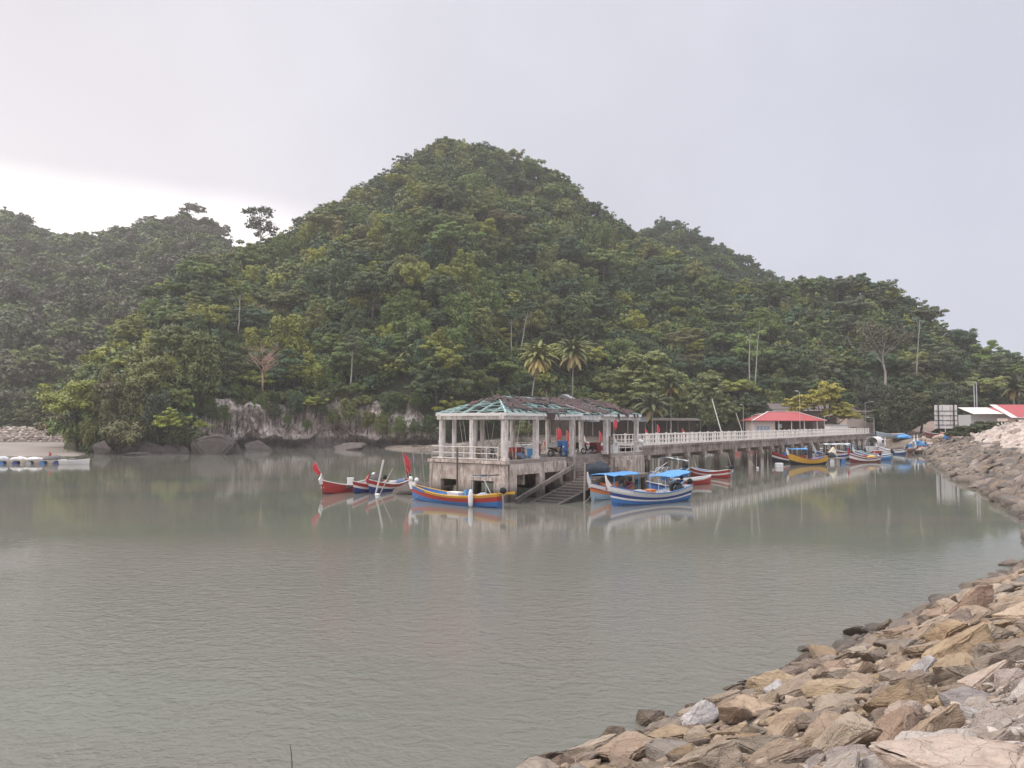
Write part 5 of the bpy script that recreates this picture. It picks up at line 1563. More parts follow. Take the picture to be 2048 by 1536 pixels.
cargo('float', 'white float on the water by the thick white pole', 'float', WATERD(755, 991), lambda o: MB().blob((0, 0, .05), (.25, .2, .16), 1, .03).build('ball', m_foam, o, smooth=True))
# low rock shelf and bicycle left of the platform
cargo('rock_ledge', 'low mud covered ledge beside the left platform wall', 'ledge', (-9.2, 73.6, -.05), lambda o: MB().blob((0, 0, 0), (2.6, 1.6, .95), 8, .35, 3).blob((2.0, .8, .4), (1.5, 1.2, 1.0), 9, .3, 3).build('stone', m_boul, o, smooth=True))
# --- blue yellow red boat
b4, h4 = make_boat('long blue boat with yellow and red stripes moored before the left platform', (-4.85, 64.0, 0), head((-9.0, 67.6), (-.9, 60.5)), 10.2, 1.9, .72, .60, .42, ('blue', 'blue', 'blue', 'red', 'red', 'yellow'), 'blue', 'white', .75, stem_lean=.35, rails=('yellow',), bowcap='blue')
MB().prism([(-5.9, 1.10), (-5.0, 1.02), (-3.0, .86), (-3.0, .98), (-5.0, 1.20), (-5.95, 1.32)], -.98, -.92).build('stern_board', pm('yellow'), b4)
mb = MB(); mb.tube([(-2.9, .8, .7), (-2.9, .8, 2.5)], .035, 6); mb.tube([(-2.9, -.8, .7), (-2.9, -.8, 2.5)], .035, 6); mb.tube([(-2.9, -.8, 2.45), (-2.9, .8, 2.45)], .03, 6); mb.tube([(-2.9, -.8, 2.45), (-4.6, -.7, 2.55)], .03, 6); mb.tube([(-3.3, -.8, 2.48), (-4.8, -.75, 1.1)], .03, 6); mb.tube([(-3.9, .7, 2.5), (-4.9, .7, 1.1)], .03, 6); mb.tube([(-2.9, .8, 2.45), (-4.6, .7, 2.55)], .03, 6)
mb.build('awning_frame', m_galv, b4)
c = MB().grid([[(-2.95 - .3 * i, -.75 + .38 * j, 2.55 - .06 * math.sin(i)) for j in range(5)] for i in range(6)]).build('awning', m_tarp, b4); c.modifiers.new('s', 'SOLIDIFY').thickness = .04
cargo('fender', 'long white fender hanging on the striped boat', 'fender', bpos(b4, -2.9, .98, .0), lambda o: MB().lathe([(.05, 0), (.17, .12), (.2, .5), (.2, 1.0), (.14, 1.3), (.04, 1.45)], 12).build('body', m_foam, o, smooth=True))
cargo('cool_box', 'white foam cool box in the striped blue boat', 'box', bpos(b4, -.5, .3, .5), crate_b((1.3, .7, .5), m_foam, m_foam), rz=b4.rotation_euler.z)
cargo('crate', 'blue plastic crate near the stern of the striped blue boat', 'crate', bpos(b4, -1.7, 0, .5), crate_b((.6, .6, .75), pm('sky')), rz=.3)
cargo('crate', 'flat blue crate in the middle of the striped blue boat', 'crate', bpos(b4, 1.5, .2, .48), crate_b((1.0, .7, .3), pm('sky')), rz=b4.rotation_euler.z)
cargo('net_pile', 'dark net heaped amidships in the striped blue boat', 'net', bpos(b4, .6, -.2, .5), heap_b((.7, .5, .35), m_net, 11))
cargo('sack', 'pale grey sack at the stern of the striped blue boat', 'sack', bpos(b4, -3.4, .1, .75), heap_b((.6, .4, .4), paint('sack', (.45, .46, .52), .8, .2), 12, .2))
cargo('float', 'cluster of white floats at the bow of the striped boat', 'float', bpos(b4, 4.6, .1, 1.75), lambda o: MB().blob((0, 0, 0), (.2, .2, .22), 1, .03).blob((-.5, -.1, .12), (.19, .19, .22), 2, .03).blob((-.2, .1, -.4), (.2, .2, .24), 3, .03).build('ball', m_foam, o, smooth=True))
for i, (px, D, h, ln, lab) in enumerate(((812, 71.5, 3.2, -.30, 'larger red flag leaning left above the white bow'), (806, 72.5, 2.6, -.22, 'smaller red flag behind the larger leaning flag'))):
    cargo('flag', lab, 'flag', (at_d(px, 845, D).x + .6, D, .9), flag_b(h, ln, .55, 1.5, fl=1), group=FL)
for px, lab in ((833, 'thin pole with grey pennant at the striped bow'), (848, 'second thin pole with folded grey cloth at the striped bow')):
    cargo('flag', lab, 'flag', (at_d(px, 845, 70).x, 70 + (px > 840), .8), flag_b(3.3, -.10, .22, 1.1, paint('grey_cloth', (.25, .25, .28), .8), fl=.7), group=FL)
# --- the pair of boats with tall white bow posts
b6, h6 = make_boat('red and orange boat with tall white bow post, left of the white pair', (9.0, 69.3, 0), head((6.9, 65.9), (11.3, 72.9)), 8.0, 1.9, .80, .80, .35, ('paleblue', 'paleblue', 'paleblue', 'orange', 'red', 'red'), 'grey', 'white', 1.0, text=('KBB 6677', 1), rails=('navy',), bowcap='white', stem_lean=.38)
canopy(b6, -3.7, 2.0, 2.5, 2.1, m_canvas, slope=.1)
cargo('crate', 'bright orange red crate under the blue canopy', 'crate', bpos(b6, .9, .1, .5), crate_b((1.1, .9, .85), pm('orange'), pm('orange')), rz=.6)
cargo('crate', 'second orange crate under the blue canopy', 'crate', bpos(b6, -.4, -.2, .5), crate_b((1.0, .9, .85), pm('orange'), m_grey), rz=.6)
cargo('cool_box', 'white box at the bow of the red and orange boat', 'box', bpos(b6, 2.0, .1, .62), crate_b((.9, .7, .4), m_foam, m_foam), rz=.9)
b7, h7 = make_boat('white and blue boat with navy stripe and white bow post before the canopies', (11.75, 64.5, 0), head((8.3, 62.2), (15.2, 66.9)), 8.6, 2.0, .85, .78, .5, ('blue', 'blue', 'white', 'navy', 'silver', 'silver'), 'silver', 'white', 1.0, rails=('blue',), bowcap='white', stem_lean=.38)
cargo('tarp_bundle', 'grey tarpaulin bundle in the white and navy boat', 'tarp', bpos(b7, 1.5, .1, .7), heap_b((.85, .6, .55), paint('grey_tarp', (.27, .27, .27), .7, .2), 14, .2))
cargo('crate', 'orange crate in the white and navy boat', 'crate', bpos(b7, .35, .25, .55), crate_b((.75, .6, .6), pm('orange'), pm('orange')), rz=.6)
cargo('hauling_drum', 'black net hauler at the stern of the white and navy boat', 'net hauler', bpos(b7, -2.9, .1, .7), lambda o: MB().torus((0, 0, .45), .45, .14, 20, 8).torus((.15, .35, .4), .4, .1, 20, 8).blob((.25, 0, .35), (.45, .4, .4), 2, .2).build('drum', m_rubber, o, smooth=True))
mb = MB()
for x, y, z in ((.9, .8, 2.5), (-.9, .8, 2.0), (-1.6, -.7, 1.9)): mb.tube([(x, y, .6), (x, y, z)], .032, 6)
mb.tube([(.9, .8, 2.4), (-1.4, .5, 3.4)], .028, 6)
mb.build('mast', m_galv, b7)
b8, h8 = make_boat('blue boat with light blue canopy squeezed behind the white and navy boat', (14.6, 72.8, 0), head((12.4, 69.6), (16.9, 76.2)), 7.6, 1.8, .75, .7, .35, ('navy', 'navy', 'white', 'blue', 'blue', 'navy'), 'paleblue', None, rails=('white',))
canopy(b8, -3.5, 1.2, 2.5, 1.85, m_canvas, slope=-.25)
cargo('net_pile', 'dark net drum and ropes on the canopied blue boat', 'net', bpos(b8, 1.4, .1, .8), heap_b((.9, .6, .6), m_net, 21, .5))
cargo('cool_box', 'small white box on the canopied blue boat', 'box', bpos(b8, 2.3, .2, .7), crate_b((.6, .5, .4), m_foam, m_foam), rz=.6)
b9, h9 = make_boat('blue boat with flat pale awning between the canopies and the jetty', (18.2, 88.5, 0), head((15.6, 85.6), (20.8, 91.6)), 7.6, 1.7, .75, .6, .55, ('navy', 'blue', 'blue', 'blue', 'blue', 'sky'), 'grey', None)
canopy(b9, -3.3, .8, 1.8, 2.5, m_canvas2, slope=.5)
for i, dx_ in enumerate((.4, 1.5, 2.4)):
    cargo('hauling_drum', ('grey', 'silver', 'pale')[i] + ' spoked net hauler on the blue boat with flat awning', 'net hauler', bpos(b9, dx_, .2, .7), lambda o: MB().torus((0, 0, .55), .42, .06, 18, 6).torus((0, .3, .55), .42, .06, 18, 6).bar((0, -.1, .55), (0, .4, .55), .08).bar((0, 0, 0), (0, 0, .6), .08).bar((-.4, .0, .55), (.4, 0, .55), .04).build('wheel', m_galv, o), rz=.8)
cargo('crate', 'yellow orange crate behind the blue canopy', 'crate', bpos(b9, -.8, -.1, .7), crate_b((.9, .6, .6), pm('yellow'), pm('yellow')), rz=.4)
b10, h10 = make_boat('white decked boat with red side behind the blue canopies', (19.6, 83.4, 0), head((22.2, 85.0), (17.0, 81.6)), 6.0, 1.7, .62, .3, .2, ('red', 'red', 'red', 'red', 'red', 'white'), 'silver', None)
b11, h11 = make_boat('small red boat with bright blue inside floating alone by the jetty', (24.6, 95.0, 0), head((22.3, 97.8), (26.9, 92.2)), 5.6, 1.6, .72, .35, .35, ('red', 'red', 'red', 'white', 'red', 'red'), 'sky', None)
for bo, hf, lab in ((b6, h6, 'pair of slack mooring ropes from the red and orange bow'), (b4, h4, 'mooring rope from the bow of the striped blue boat'), (b12, h12, 'mooring rope from the bow of the black hulled boat') if False else (b11, None, 'mooring rope from the bow of the small red boat')):
    a = bpos(bo, 3.6 if bo is not b11 else 2.7, .1, 1.0); o = thing('mooring_rope', lab, 'rope', a, bo.rotation_euler.z, 'mooring ropes')
    for dx_, dy_ in ((1.6, .5), (2.1, -.2)): MB().tube([(0, 0, 0), (dx_ * .5, dy_ * .5, -.75), (dx_, dy_, -1.1)], .018, 5).build('strand', m_rope, o)
# --- boats along the far half of the jetty
b12, h12 = make_boat('black hulled boat with red rim and white bow post by the jetty', (47.0, 129.6, 0), head((43.6, 128.6), (50.4, 131.6)), 7.2, 1.8, .85, 1.3, .3, ('black', 'black', 'black', 'white', 'maroon', 'red'), 'brown', 'white', 1.3, rails=('red',), stem_lean=.3)
canopy(b12, -3.5, .2, 2.0, 2.3, m_canvas)
cargo('drum', 'blue plastic drum on the black hulled boat', 'barrel', bpos(b12, .9, -.2, .6), barrel_b(.42, 1.2, pm('blue')))
b13, h13 = make_boat('yellow boat with sky blue inside moored beside the black boat', (47.6, 122.5, 0), head((44.4, 121.6), (50.4, 123.2)), 6.3, 1.8, .85, 1.15, .6, ('black', 'black', 'yellow', 'yellow', 'yellow', 'yellow'), 'sky', 'white', .75, rails=('maroon',), stem_lean=.3)
cargo('net_pile', 'purple grey net in the yellow boat', 'net', bpos(b13, -1.6, 0, .8), heap_b((.7, .5, .4), paint('purple_net', (.20, .17, .28), .9, .3), 31, .4))
cargo('drum', 'white square float tied by the black hulled boat', 'float', WATERD(1558, 934), lambda o: MB().box((0, 0, .25), (1.1, .8, .75)).build('block', m_foam, o, bevel=.08))
for px, py, lab in ((1464, 940, 'small white float at the foot of the tallest pole'), (1515, 938, 'small white float left of the black boat')):
    cargo('float', lab, 'float', WATERD(px, py), lambda o: MB().blob((0, 0, .1), (.2, .2, .22), 1, .03).build('ball', m_foam, o, smooth=True), group='white floats on the water')
# net raft
q = WATERD(1668, 926)
o = thing('net_raft', 'wooden raft on floats heaped with nets', 'raft', (q.x, q.y + 2, 0), R(10), 'rafts')
MB().box((0, 0, .75), (4.2, 3.4, .14)).build('platform', m_wood, o)
for x, y, c_ in ((-1.5, -1.2, m_wood), (-.4, -1.2, m_foam), (.6, -1.2, m_wood), (1.6, -1.3, pm('blue')), (-1.4, 1.2, m_wood), (1.4, 1.2, m_wood)):
    p = MB().box((0, 0, .25), (.8, .8, .9)).build('float_block', c_, o, bevel=.05); p.location = (x, y, 0)
cargo('net_pile', 'black net heap on the wooden raft', 'net', (q.x - .5, q.y + 1.6, 1.0), heap_b((1.5, .9, .7), m_tarp, 41, .4))
cargo('net_pile', 'pale cream sheet and nets on the wooden raft', 'net', (q.x + .7, q.y + 2.2, 1.1), heap_b((.7, .7, 1.2), paint('cream_cloth', (.58, .53, .38), .8, .2), 42, .5))
b16, h16 = make_boat('maroon and white striped boat with high red bow in the crowded berth', (60.5, 130.6, 0), head((57.6, 129.4), (63.4, 131.8)), 6.4, 1.7, .8, .95, .3, ('maroon', 'maroon', 'white', 'white', 'maroon', 'white'), 'grey', 'red', .8, rails=('maroon',), stem_lean=.1)
cargo('basket', 'pinkish basket in the maroon and white boat', 'basket', bpos(b16, .2, 0, .6), lambda o: MB().lathe([(.4, 0), (.5, .6), (.52, .62)], 14).build('body', paint('pink', (.5, .2, .18), .7, .2), o))
cargo('sack', 'yellow sack at the stern of the maroon and white boat', 'sack', bpos(b16, -1.5, 0, .75), heap_b((.8, .5, .45), pm('yellow'), 44, .2))
b17, h17 = make_boat('teal boat with red engine box and pipe frame', (69.2, 146, 0), head((65.4, 145.2), (73.0, 146.9)), 7.6, 1.9, .8, .8, .3, ('blue', 'blue', 'teal', 'teal', 'teal', 'teal'), 'grey', 'paleblue', 1.0, rails=('silver',), stem_lean=.2)
cargo('engine_box', 'red box with white lid on the teal boat', 'box', bpos(b17, -.8, 0, .7), crate_b((1.3, .9, .7), pm('red'), m_foam), rz=.1)
mb = MB()
for x in (1.6, .2, -2.0): mb.tube([(x, .7, .6), (x, .7, 3.0)], .04, 6); mb.tube([(x, -.7, .6), (x, -.7, 3.0)], .04, 6)
mb.tube([(1.6, .7, 2.2), (-2, .7, 2.2)], .04, 6); mb.tube([(1.6, -.7, 2.2), (-2, -.7, 2.2)], .04, 6); mb.build('pipe_frame', m_galv, b17)
b17b, _ = make_boat('dark boat with awning frame behind the net raft', (58.2, 138, 0), head((55.2, 137.4), (61, 138.6)), 6.4, 1.8, .9, .8, .3, ('black', 'black', 'grey', 'grey', 'navy', 'navy'), 'grey', 'silver', 1.6, stem_lean=.35)
canopy(b17b, -3, 2.2, 1.9, 2.9, m_canvas2)
b17c, _ = make_boat('grey boat tucked under the end of the jetty', (66.0, 152, 0), head((63.2, 151.4), (69, 152.6)), 6.4, 1.7, .9, .7, .3, ('black', 'navy', 'grey', 'grey', 'maroon', 'maroon'), 'grey', None)
canopy(b17c, -2.6, 1.6, 1.8, 2.6, m_tarp)
for px, py, lab, bd, inn, hd in ((1696, 913, 'light blue boat wedged between the net raft and the maroon boat', ('navy', 'blue', 'sky', 'sky', 'white', 'sky'), 'grey', 2.6), (1752, 921, 'bright blue boat in front of the teal boat', ('blue', 'blue', 'blue', 'sky', 'white', 'blue'), 'sky', 2.9), (1788, 909, 'navy and white boat right of the teal boat', ('navy', 'navy', 'blue', 'white', 'white', 'navy'), 'silver', 2.2), (1640, 905, 'white boat behind the yellow boat', ('navy', 'navy', 'white', 'white', 'blue', 'white'), 'grey', 2.8)):
    q = at_z(px, py, 0.0); make_boat(lab, (q.x, q.y + 1, 0), hd, 5.6, 1.6, .85, .9, .35, bd, inn, 'white', .8, rails=('white',), stem_lean=.2)
for px, py, lab, bd, inn, hd in ((1722, 902, 'grey and blue boat in the back row of the crowded berth', ('navy', 'navy', 'grey', 'blue', 'white', 'blue'), 'grey', 2.7), (1676, 898, 'maroon boat in the back row under the jetty', ('black', 'black', 'maroon', 'red', 'white', 'red'), 'brown', 2.5), (1768, 897, 'sky blue boat in front of the white cabin boat', ('blue', 'blue', 'sky', 'sky', 'white', 'sky'), 'grey', 2.4)):
    q = at_z(px, py, 0.0); bo, _ = make_boat(lab, (q.x, q.y + 1, 0), hd, 6, 1.7, 1.0, 1.1, .35, bd, inn, 'white', .9, rails=('white',), stem_lean=.2)
    cargo('net_pile', 'dark net and floats heaped on the ' + lab.split(' in ')[0].split(' under ')[0], 'net', bpos(bo, -.5, 0, .8), heap_b((1.0, .5, .5), m_net, px, .5))
# white cabin boat
b18, h18 = make_boat('white cabin boat with rounded wheelhouse at the slipway', (80.5, 168, .2), head((83.5, 170.8), (77.6, 165.2)), 8.4, 2.8, 1.3, .8, .1, ('blue', 'white', 'white', 'white', 'white', 'white'), 'grey', 'white', 1.2, engine=True, stem_lean=.2, bowcap=None)
rows = []
for i in range(9):
    a = PI * i / 8; rows.append([(-2.9, 1.35 * math.cos(a), 1.6 + 1.9 * math.sin(a) ** .55), (.9, 1.35 * math.cos(a), 1.5 + 2.0 * math.sin(a) ** .55), (2.2, .9 * math.cos(a), 1.4 + 1.2 * math.sin(a) ** .6)])
c = MB().grid(rows).build('wheelhouse', pm('white'), b18, smooth=True); c.modifiers.new('s', 'SOLIDIFY').thickness = .06
for i, x in enumerate((-.2, .6)): MB().box((x, -1.31, 2.45), (.5, .09, .6)).build('window', m_dark, c)
MB().box((1.45, 0, 2.72), (.1, 1.4, .5)).build('windscreen', m_dark, c)
MB().torus((-2.7, .3, 2.0), .5, .13, 18, 8, M=Matrix.Rotation(PI / 2, 3, 'Z')).build('tyre', m_rubber, b18)
b19, h19 = make_boat('white and red boat stern on beside the cabin boat', (88.8, 169.6, .35), head((92.0, 173.6), (86.2, 166.0)), 7.4, 2.2, .9, 1.6, .1, ('red', 'red', 'red', 'red', 'white', 'white'), 'silver', 'white', 1.2, stem_lean=.1)
cargo('drum', 'blue box on the white and red boat', 'box', bpos(b19, -1.2, 0, .8), crate_b((1.4, .9, .8), pm('blue'), pm('blue')), rz=.9)
b20, h20 = make_boat('blue boat seen from its stern on timber slipway rails', (91.6, 170.2, .95), head((93.5, 174.6), (91.0, 166.4)), 7.2, 2.5, .95, .9, .15, ('white', 'white', 'white', 'red', 'sky', 'sky'), 'sky', 'white', 1.3, rails=('sky',), stem_lean=.05)
# timber slipway
o = thing('slipway', 'dark timber slipway cradle under the blue boat', 'slipway', (88.5, 168.2, 0), R(8))
mb = MB()
for y in (-2.4, 0.2, 2.4): mb.box((0, y, .72 + y * .03), (19, .35, .26))
for x in np.arange(-8, 9, 2.6): mb.box((x, 0, .50), (.3, 5.4, .2))
mb.build('frame', m_dkwood, o)
for x in (-8.5, -4, 3.8, 8.2):
    for y in (-2.3, 2.2): p = MB().box((0, 0, -.1), (1.1, .8, 1.0)).build('support', m_pierf, o); p.location = (x, y, 0)
# boats and gear hauled out behind
b21, h21 = make_boat('long beached boat with pinkish red hull and high curved bow', (103.6, 149.8, 3.1), head((97.5, 149.4), (108.5, 150.2)), 12, 2.3, 1.0, 1.7, .4, ('maroon', 'maroon', 'red', 'red', 'paleblue', 'red'), 'grey', 'white', 1.2, rails=('white',), stem_lean=.55, group='boats hauled out on the shore')
canopy(b21, -3.8, 1.2, 2.2, 2.1, m_tarp)
for px, D, lab, bd in ((1915, 172, 'old red hull lying beached below the billboard', ('maroon', 'maroon', 'maroon', 'red', 'red', 'red')), (1882, 176, 'rusty brown hull lying on the shore left of the red hull', ('brown', 'brown', 'brown', 'maroon', 'maroon', 'brown')), (1780, 180, 'grey hull hauled out behind the slipway stones', ('grey', 'grey', 'grey', 'grey', 'paleblue', 'paleblue'))):
    q = at_d(px, 845, D); make_boat(lab, (q.x, D, 3.25), rnd.uniform(2.7, 3.3), 6.4, 1.8, .8, .6, .2, bd, 'brown', None, engine=False, group='boats hauled out on the shore')
for px, D, lab, d, c_ in ((1808, 178, 'blue tarpaulin heap behind the slipway', (1.7, 1.0, .8), m_canvas), (1790, 181, 'orange brown tarpaulin heap beside the blue heap', (1.5, 1.0, 1.0), paint('orange_tarp', (.35, .16, .09), .7, .3)), (1762, 182, 'dark tarpaulin heap at the end of the jetty railing', (2.4, 1.4, 1.0), m_tarp), (1883, 172, 'tan sandbag heap beside the billboard foot', (2.0, 1.1, .9), paint('tan_bag', (.42, .33, .25), .9, .3))):
    q = at_d(px, 845, D); cargo('tarp_heap', lab, 'tarp', (q.x, D, 3.2), heap_b(d, c_, px, .35))
q = at_d(1893, 845, 170); cargo('drum', 'blue drum by the beached hulls', 'barrel', (q.x, 170, 3.1), barrel_b(.55, 1.3, pm('blue')))
# boats behind the jetty and pavilion, only bows and flags show
for px, py, lab, bd, st in ((905, 893, 'grey boat seen between the left pavilion columns', ('grey',) * 6, None), (1043, 893, 'white decked boat behind the pavilion motorcycles', ('silver',) * 6, 'white'), (1113, 893, 'red boat behind the middle of the pavilion', ('red',) * 6, None), (1192, 894, 'pale boat with white bow behind the blue barrel', ('maroon',) * 4 + ('red', 'white'), 'white'), (1252, 894, 'white boat behind the right pavilion columns', ('silver',) * 6, 'white'), (1340, 893, 'blue boat hidden behind the jetty railing', ('blue',) * 6, 'white'), (1490, 897, 'small red boat visible under the jetty', ('red',) * 6, None), (1412, 890, 'white boat with upright bow behind the jetty', ('silver',) * 6, 'white')):
    q = at_z(px, py, 0.0); D = min(q.y, 190); q = at_d(px, 845, D)
    make_boat(lab, (q.x, D, 0), rnd.uniform(3.4, 4.2), 7, 1.9, 1.2, 1.1, .4, bd, 'grey', st, 1.4, group='boats moored behind the jetty', engine=False, stem_lean=.15)
for px, D, top, lab, fl in ((1092, 130, 850, 'tall red flag behind the pavilion near the first channel column', .5), (1114, 132, 858, 'red flag left of the pair behind the pavilion', .4), (1118, 134, 856, 'red flag right of the pair behind the pavilion', .4), (1134, 133, 862, 'orange red flag behind the blue barrel', .4), (1199, 150, 863, 'red flag behind the right motorcycle', .9), (1229, 120, 834, 'tallest red flag beside the right channel column', .3), (1315, 150, 850, 'red flag behind the start of the jetty', .3), (1291, 170, 858, 'small red flag behind the corner of the pavilion', .6), (1365, 160, 858, 'small red flag behind the jetty railing', .6)):
    q = at_d(px, 845, D); h = at_d(px, top, D).z; cargo('flag', lab, 'flag', (q.x, D, 0.2), flag_b(h, -.02, .6, 2.0, fl=1), group=FL)
# --- left raft and boat
q = at_z(45, 928, 0)
o = thing('net_raft', 'long low raft on drums at the left edge of the water', 'raft', (q.x - 1.5, q.y + 1.5, 0), R(2), 'rafts')
MB().box((0, 0, .55), (16, 3, .12)).build('platform', m_wood, o)
for i in range(7):
    p = MB().lathe([(.4, -.45), (.42, 0), (.4, .45)], 12).build('float_drum', pm(['navy', 'grey', 'blue'][i % 3]), o); p.location = (-6.5 + i * 2.2, -1.0, .1); p.rotation_euler = (PI / 2, 0, 0)
for i, (dx_, d, c_, lab) in enumerate(((-6.5, (1.0, .6, .6), m_foam, 'white foam box at the left end of the long raft'), (-3.6, (1.6, .8, .5), m_canvas2, 'pale sheet lying on the long raft'), (-.2, (1.3, .7, .4), m_foam, 'white float heap in the middle of the long raft'), (2.8, (1.7, .8, .35), m_foam, 'white folded sheet on the long raft'), (5.6, (1.7, .9, .6), m_net, 'dark net heap at the right end of the long raft'))):
    cargo('net_pile', lab, 'net', (q.x - 1.5 + dx_, q.y + 1.6, .7), heap_b(d, c_, 50 + i, .4))
cargo('flag', 'small red cloth flag on the long raft', 'flag', (q.x + 3.2, q.y + 1.8, .6), flag_b(1.5, 0, .6, .7, fl=.8), group=FL)
q = at_z(143, 929, 0)
b22, h22 = make_boat('flat white boat at the right end of the long raft', (q.x, q.y + .8, 0), R(4), 4.6, 1.5, .62, .25, .1, ('white',) * 6, 'grey', None, engine=False, group='boats by the long raft')
cargo('net_pile', 'dark net with white float in the flat white boat', 'net', bpos(b22, -.2, 0, .6), heap_b((1.0, .5, .35), m_net, 61, .3))
# stick poking out of the water in the foreground
q = at_z(584, 1540, 0.0)
o = thing('stick', 'thin dark stick poking out of the water in the foreground', 'stick', (q.x, q.y, 0))
MB().tube([(0, 0, -.5), (0, 0, .1), (-.015, 0, .3), (-.045, 0, .5)], [.015, .013, .010, .006], 6).build('shaft', m_dkwood, o)

# ------------------------------------------------------------------ things on the pavilion deck
def motorcycle(label, uv, rz, body, boxc=None):
    o = thing('motorcycle', label, 'motorcycle', pav(uv[0], uv[1], DZ), AZ + rz, 'motorcycles parked in the pavilion')
    for x in (-.62, .62):
        w = MB().torus((0, 0, 0), .26, .05, 20, 8).build('wheel', m_rubber, o, smooth=True); w.location = (x, 0, .31)
        mb = MB(); mb.torus((0, 0, 0), .19, .015, 18, 6)
        for k in range(5): a = k * PI / 5; mb.bar((.19 * math.cos(a), 0, .19 * math.sin(a)), (-.19 * math.cos(a), 0, -.19 * math.sin(a)), .02)
        mb.build('rim', m_steel, w)
    mb = MB()
    mb.prism([(-.92, .84), (-.55, .66), (-.18, .58), (.06, .40), (.22, .36), (.10, .52), (-.10, .70), (-.45, .78)], -.11, .11)        # tail and frame
    mb.prism([(.16, .34), (.26, .34), (.50, .92), (.44, 1.0), (.34, .84)], -.19, .19)                                               # leg shield
    mb.prism([(.34, .94), (.52, .92), (.50, 1.06), (.38, 1.08)], -.12, .12)                                                        # headlamp cowl
    mb.prism([(.40, .58), (.56, .64), (.76, .60), (.90, .48), (.88, .44), (.74, .55), (.56, .59)], -.06, .06)                         # front fender
    mb.prism([(-.98, .62), (-.80, .66), (-.56, .62), (-.58, .57), (-.80, .60)], -.07, .07)
    mb.build('body', body, o, bevel=.02)
    mb = MB(); mb.prism([(-.86, .90), (-.50, .86), (-.40, .80), (-.06, .78), (.02, .70), (-.12, .68), (-.48, .76), (-.88, .82)], -.14, .14); mb.build('seat', m_rubber, o, bevel=.03)
    mb = MB(); mb.bar((.62, .08, .31), (.46, .08, .98), .05); mb.bar((.62, -.08, .31), (.46, -.08, .98), .05); mb.build('fork', m_steel, o)
    mb = MB(); mb.tube([(.34, -.34, 1.06), (.44, -.12, 1.02), (.44, .12, 1.02), (.34, .34, 1.06)], .022, 6)
    for sg in (-1, 1): mb.tube([(.42, sg * .22, 1.03), (.44, sg * .30, 1.24)], .012, 5); mb.box((.44, sg * .32, 1.27), (.03, .12, .08))
    mb.build('handlebar', m_rubber, o)
    mb = MB(); mb.box((-.02, 0, .34), (.36, .22, .22)); mb.tube([(.05, .14, .26), (-.3, .15, .24), (-.8, .16, .34)], .04, 7); mb.build('engine', m_steel, o)
    MB().blob((.60, 0, .95), (.09, .09, .09), 1, .02).build('headlight', m_foam, o, smooth=True)
    if boxc: MB().box((-.72, 0, .98), (.4, .38, .32)).build('top_box', boxc, o, bevel=.04)
    return o
motorcycle('white and black motorcycle leftmost in the pavilion', (8.4, 4.2), .5, pm('silver'))
motorcycle('dark motorcycle facing the water left of the blue barrel', (9.8, 1.2), -1.1, m_rubber)
motorcycle('black motorcycle right of the blue barrel', (17.2, 2.0), PI - .75, m_rubber)
motorcycle('white motorcycle behind the right pipe railing', (21.8, 1.4), .6, pm('white'))
motorcycle('dark motorcycle at the right corner behind the pipe railing', (23.6, 2.4), .5, m_net)
motorcycle('silver motorcycle in the back row of the pavilion', (5.4, 5.6), .4, pm('silver'))
motorcycle('red motorcycle in the back row behind the blue barrel', (13.2, 5.8), .3, pm('red'))
motorcycle('blue motorcycle in the back row near the right columns', (16.4, 6.0), .5, pm('blue'))
motorcycle('black motorcycle in the back row at the right end', (20.4, 5.6), .2, m_rubber)
cargo('barrel', 'tall blue plastic barrel on the pavilion deck edge', 'barrel', pav(11.0, 1.35, DZ), barrel_b(.52, 1.5, pm('blue')))
cargo('crate', 'tan wooden crate left of the blue barrel', 'crate', pav(10.2, 1.6, DZ), crate_b((.6, .6, .9), paint('carton', (.42, .28, .20), .8, .2)), rz=.9)
cargo('crate', 'large dark red fish box between the motorcycles', 'crate', pav(19.5, 2.6, DZ), crate_b((1.0, .8, 1.1), pm('maroon'), pm('maroon')), rz=AZ)
cargo('crate', 'red fish box near the middle column of the pavilion', 'crate', pav(9.0, 5.6, DZ), crate_b((1.0, .8, .8), pm('red'), pm('red')), rz=AZ)
cargo('net_pile', 'dark brown net heap on the pavilion deck near the near corner', 'net', pav(2.9, 1.6, DZ + .1), heap_b((.75, .6, .5), paint('brown_net', (.10, .06, .05), .9, .3), 71, .4))
cargo('net_pile', 'blue grey net heap beside the dark brown net heap', 'net', pav(4.0, 1.7, DZ + .1), heap_b((.8, .6, .45), paint('blue_net', (.12, .16, .26), .9, .3), 72, .4))
cargo('crate', 'small red crate at the near corner of the pavilion deck', 'crate', pav(1.6, 1.4, DZ), crate_b((.5, .4, .35), pm('red')), rz=AZ)
cargo('tarp_bundle', 'black tarpaulin bundle lying on the stair landing', 'tarp', pav(10.9, -2.6, 1.9), lambda o: MB().blob((0, 0, .3), (1.55, .8, .85), 75, .22, 3, flat=-.5).build('bundle', m_tarp, o, smooth=True), rz=AZ - .3)
cargo('cool_box', 'white foam box behind the right corner railing', 'box', pav(20.2, .7, DZ), crate_b((.9, .6, .8), m_foam, m_foam), rz=AZ)
cargo('float', 'pair of white floats hung on the right corner railing', 'float', pav(24.7, -.1, DZ + 1.2), lambda o: MB().blob((0, 0, 0), (.28, .22, .25), 1, .05).blob((.45, 0, -.1), (.25, .22, .28), 2, .05).build('ball', m_foam, o, smooth=True), rz=AZ)
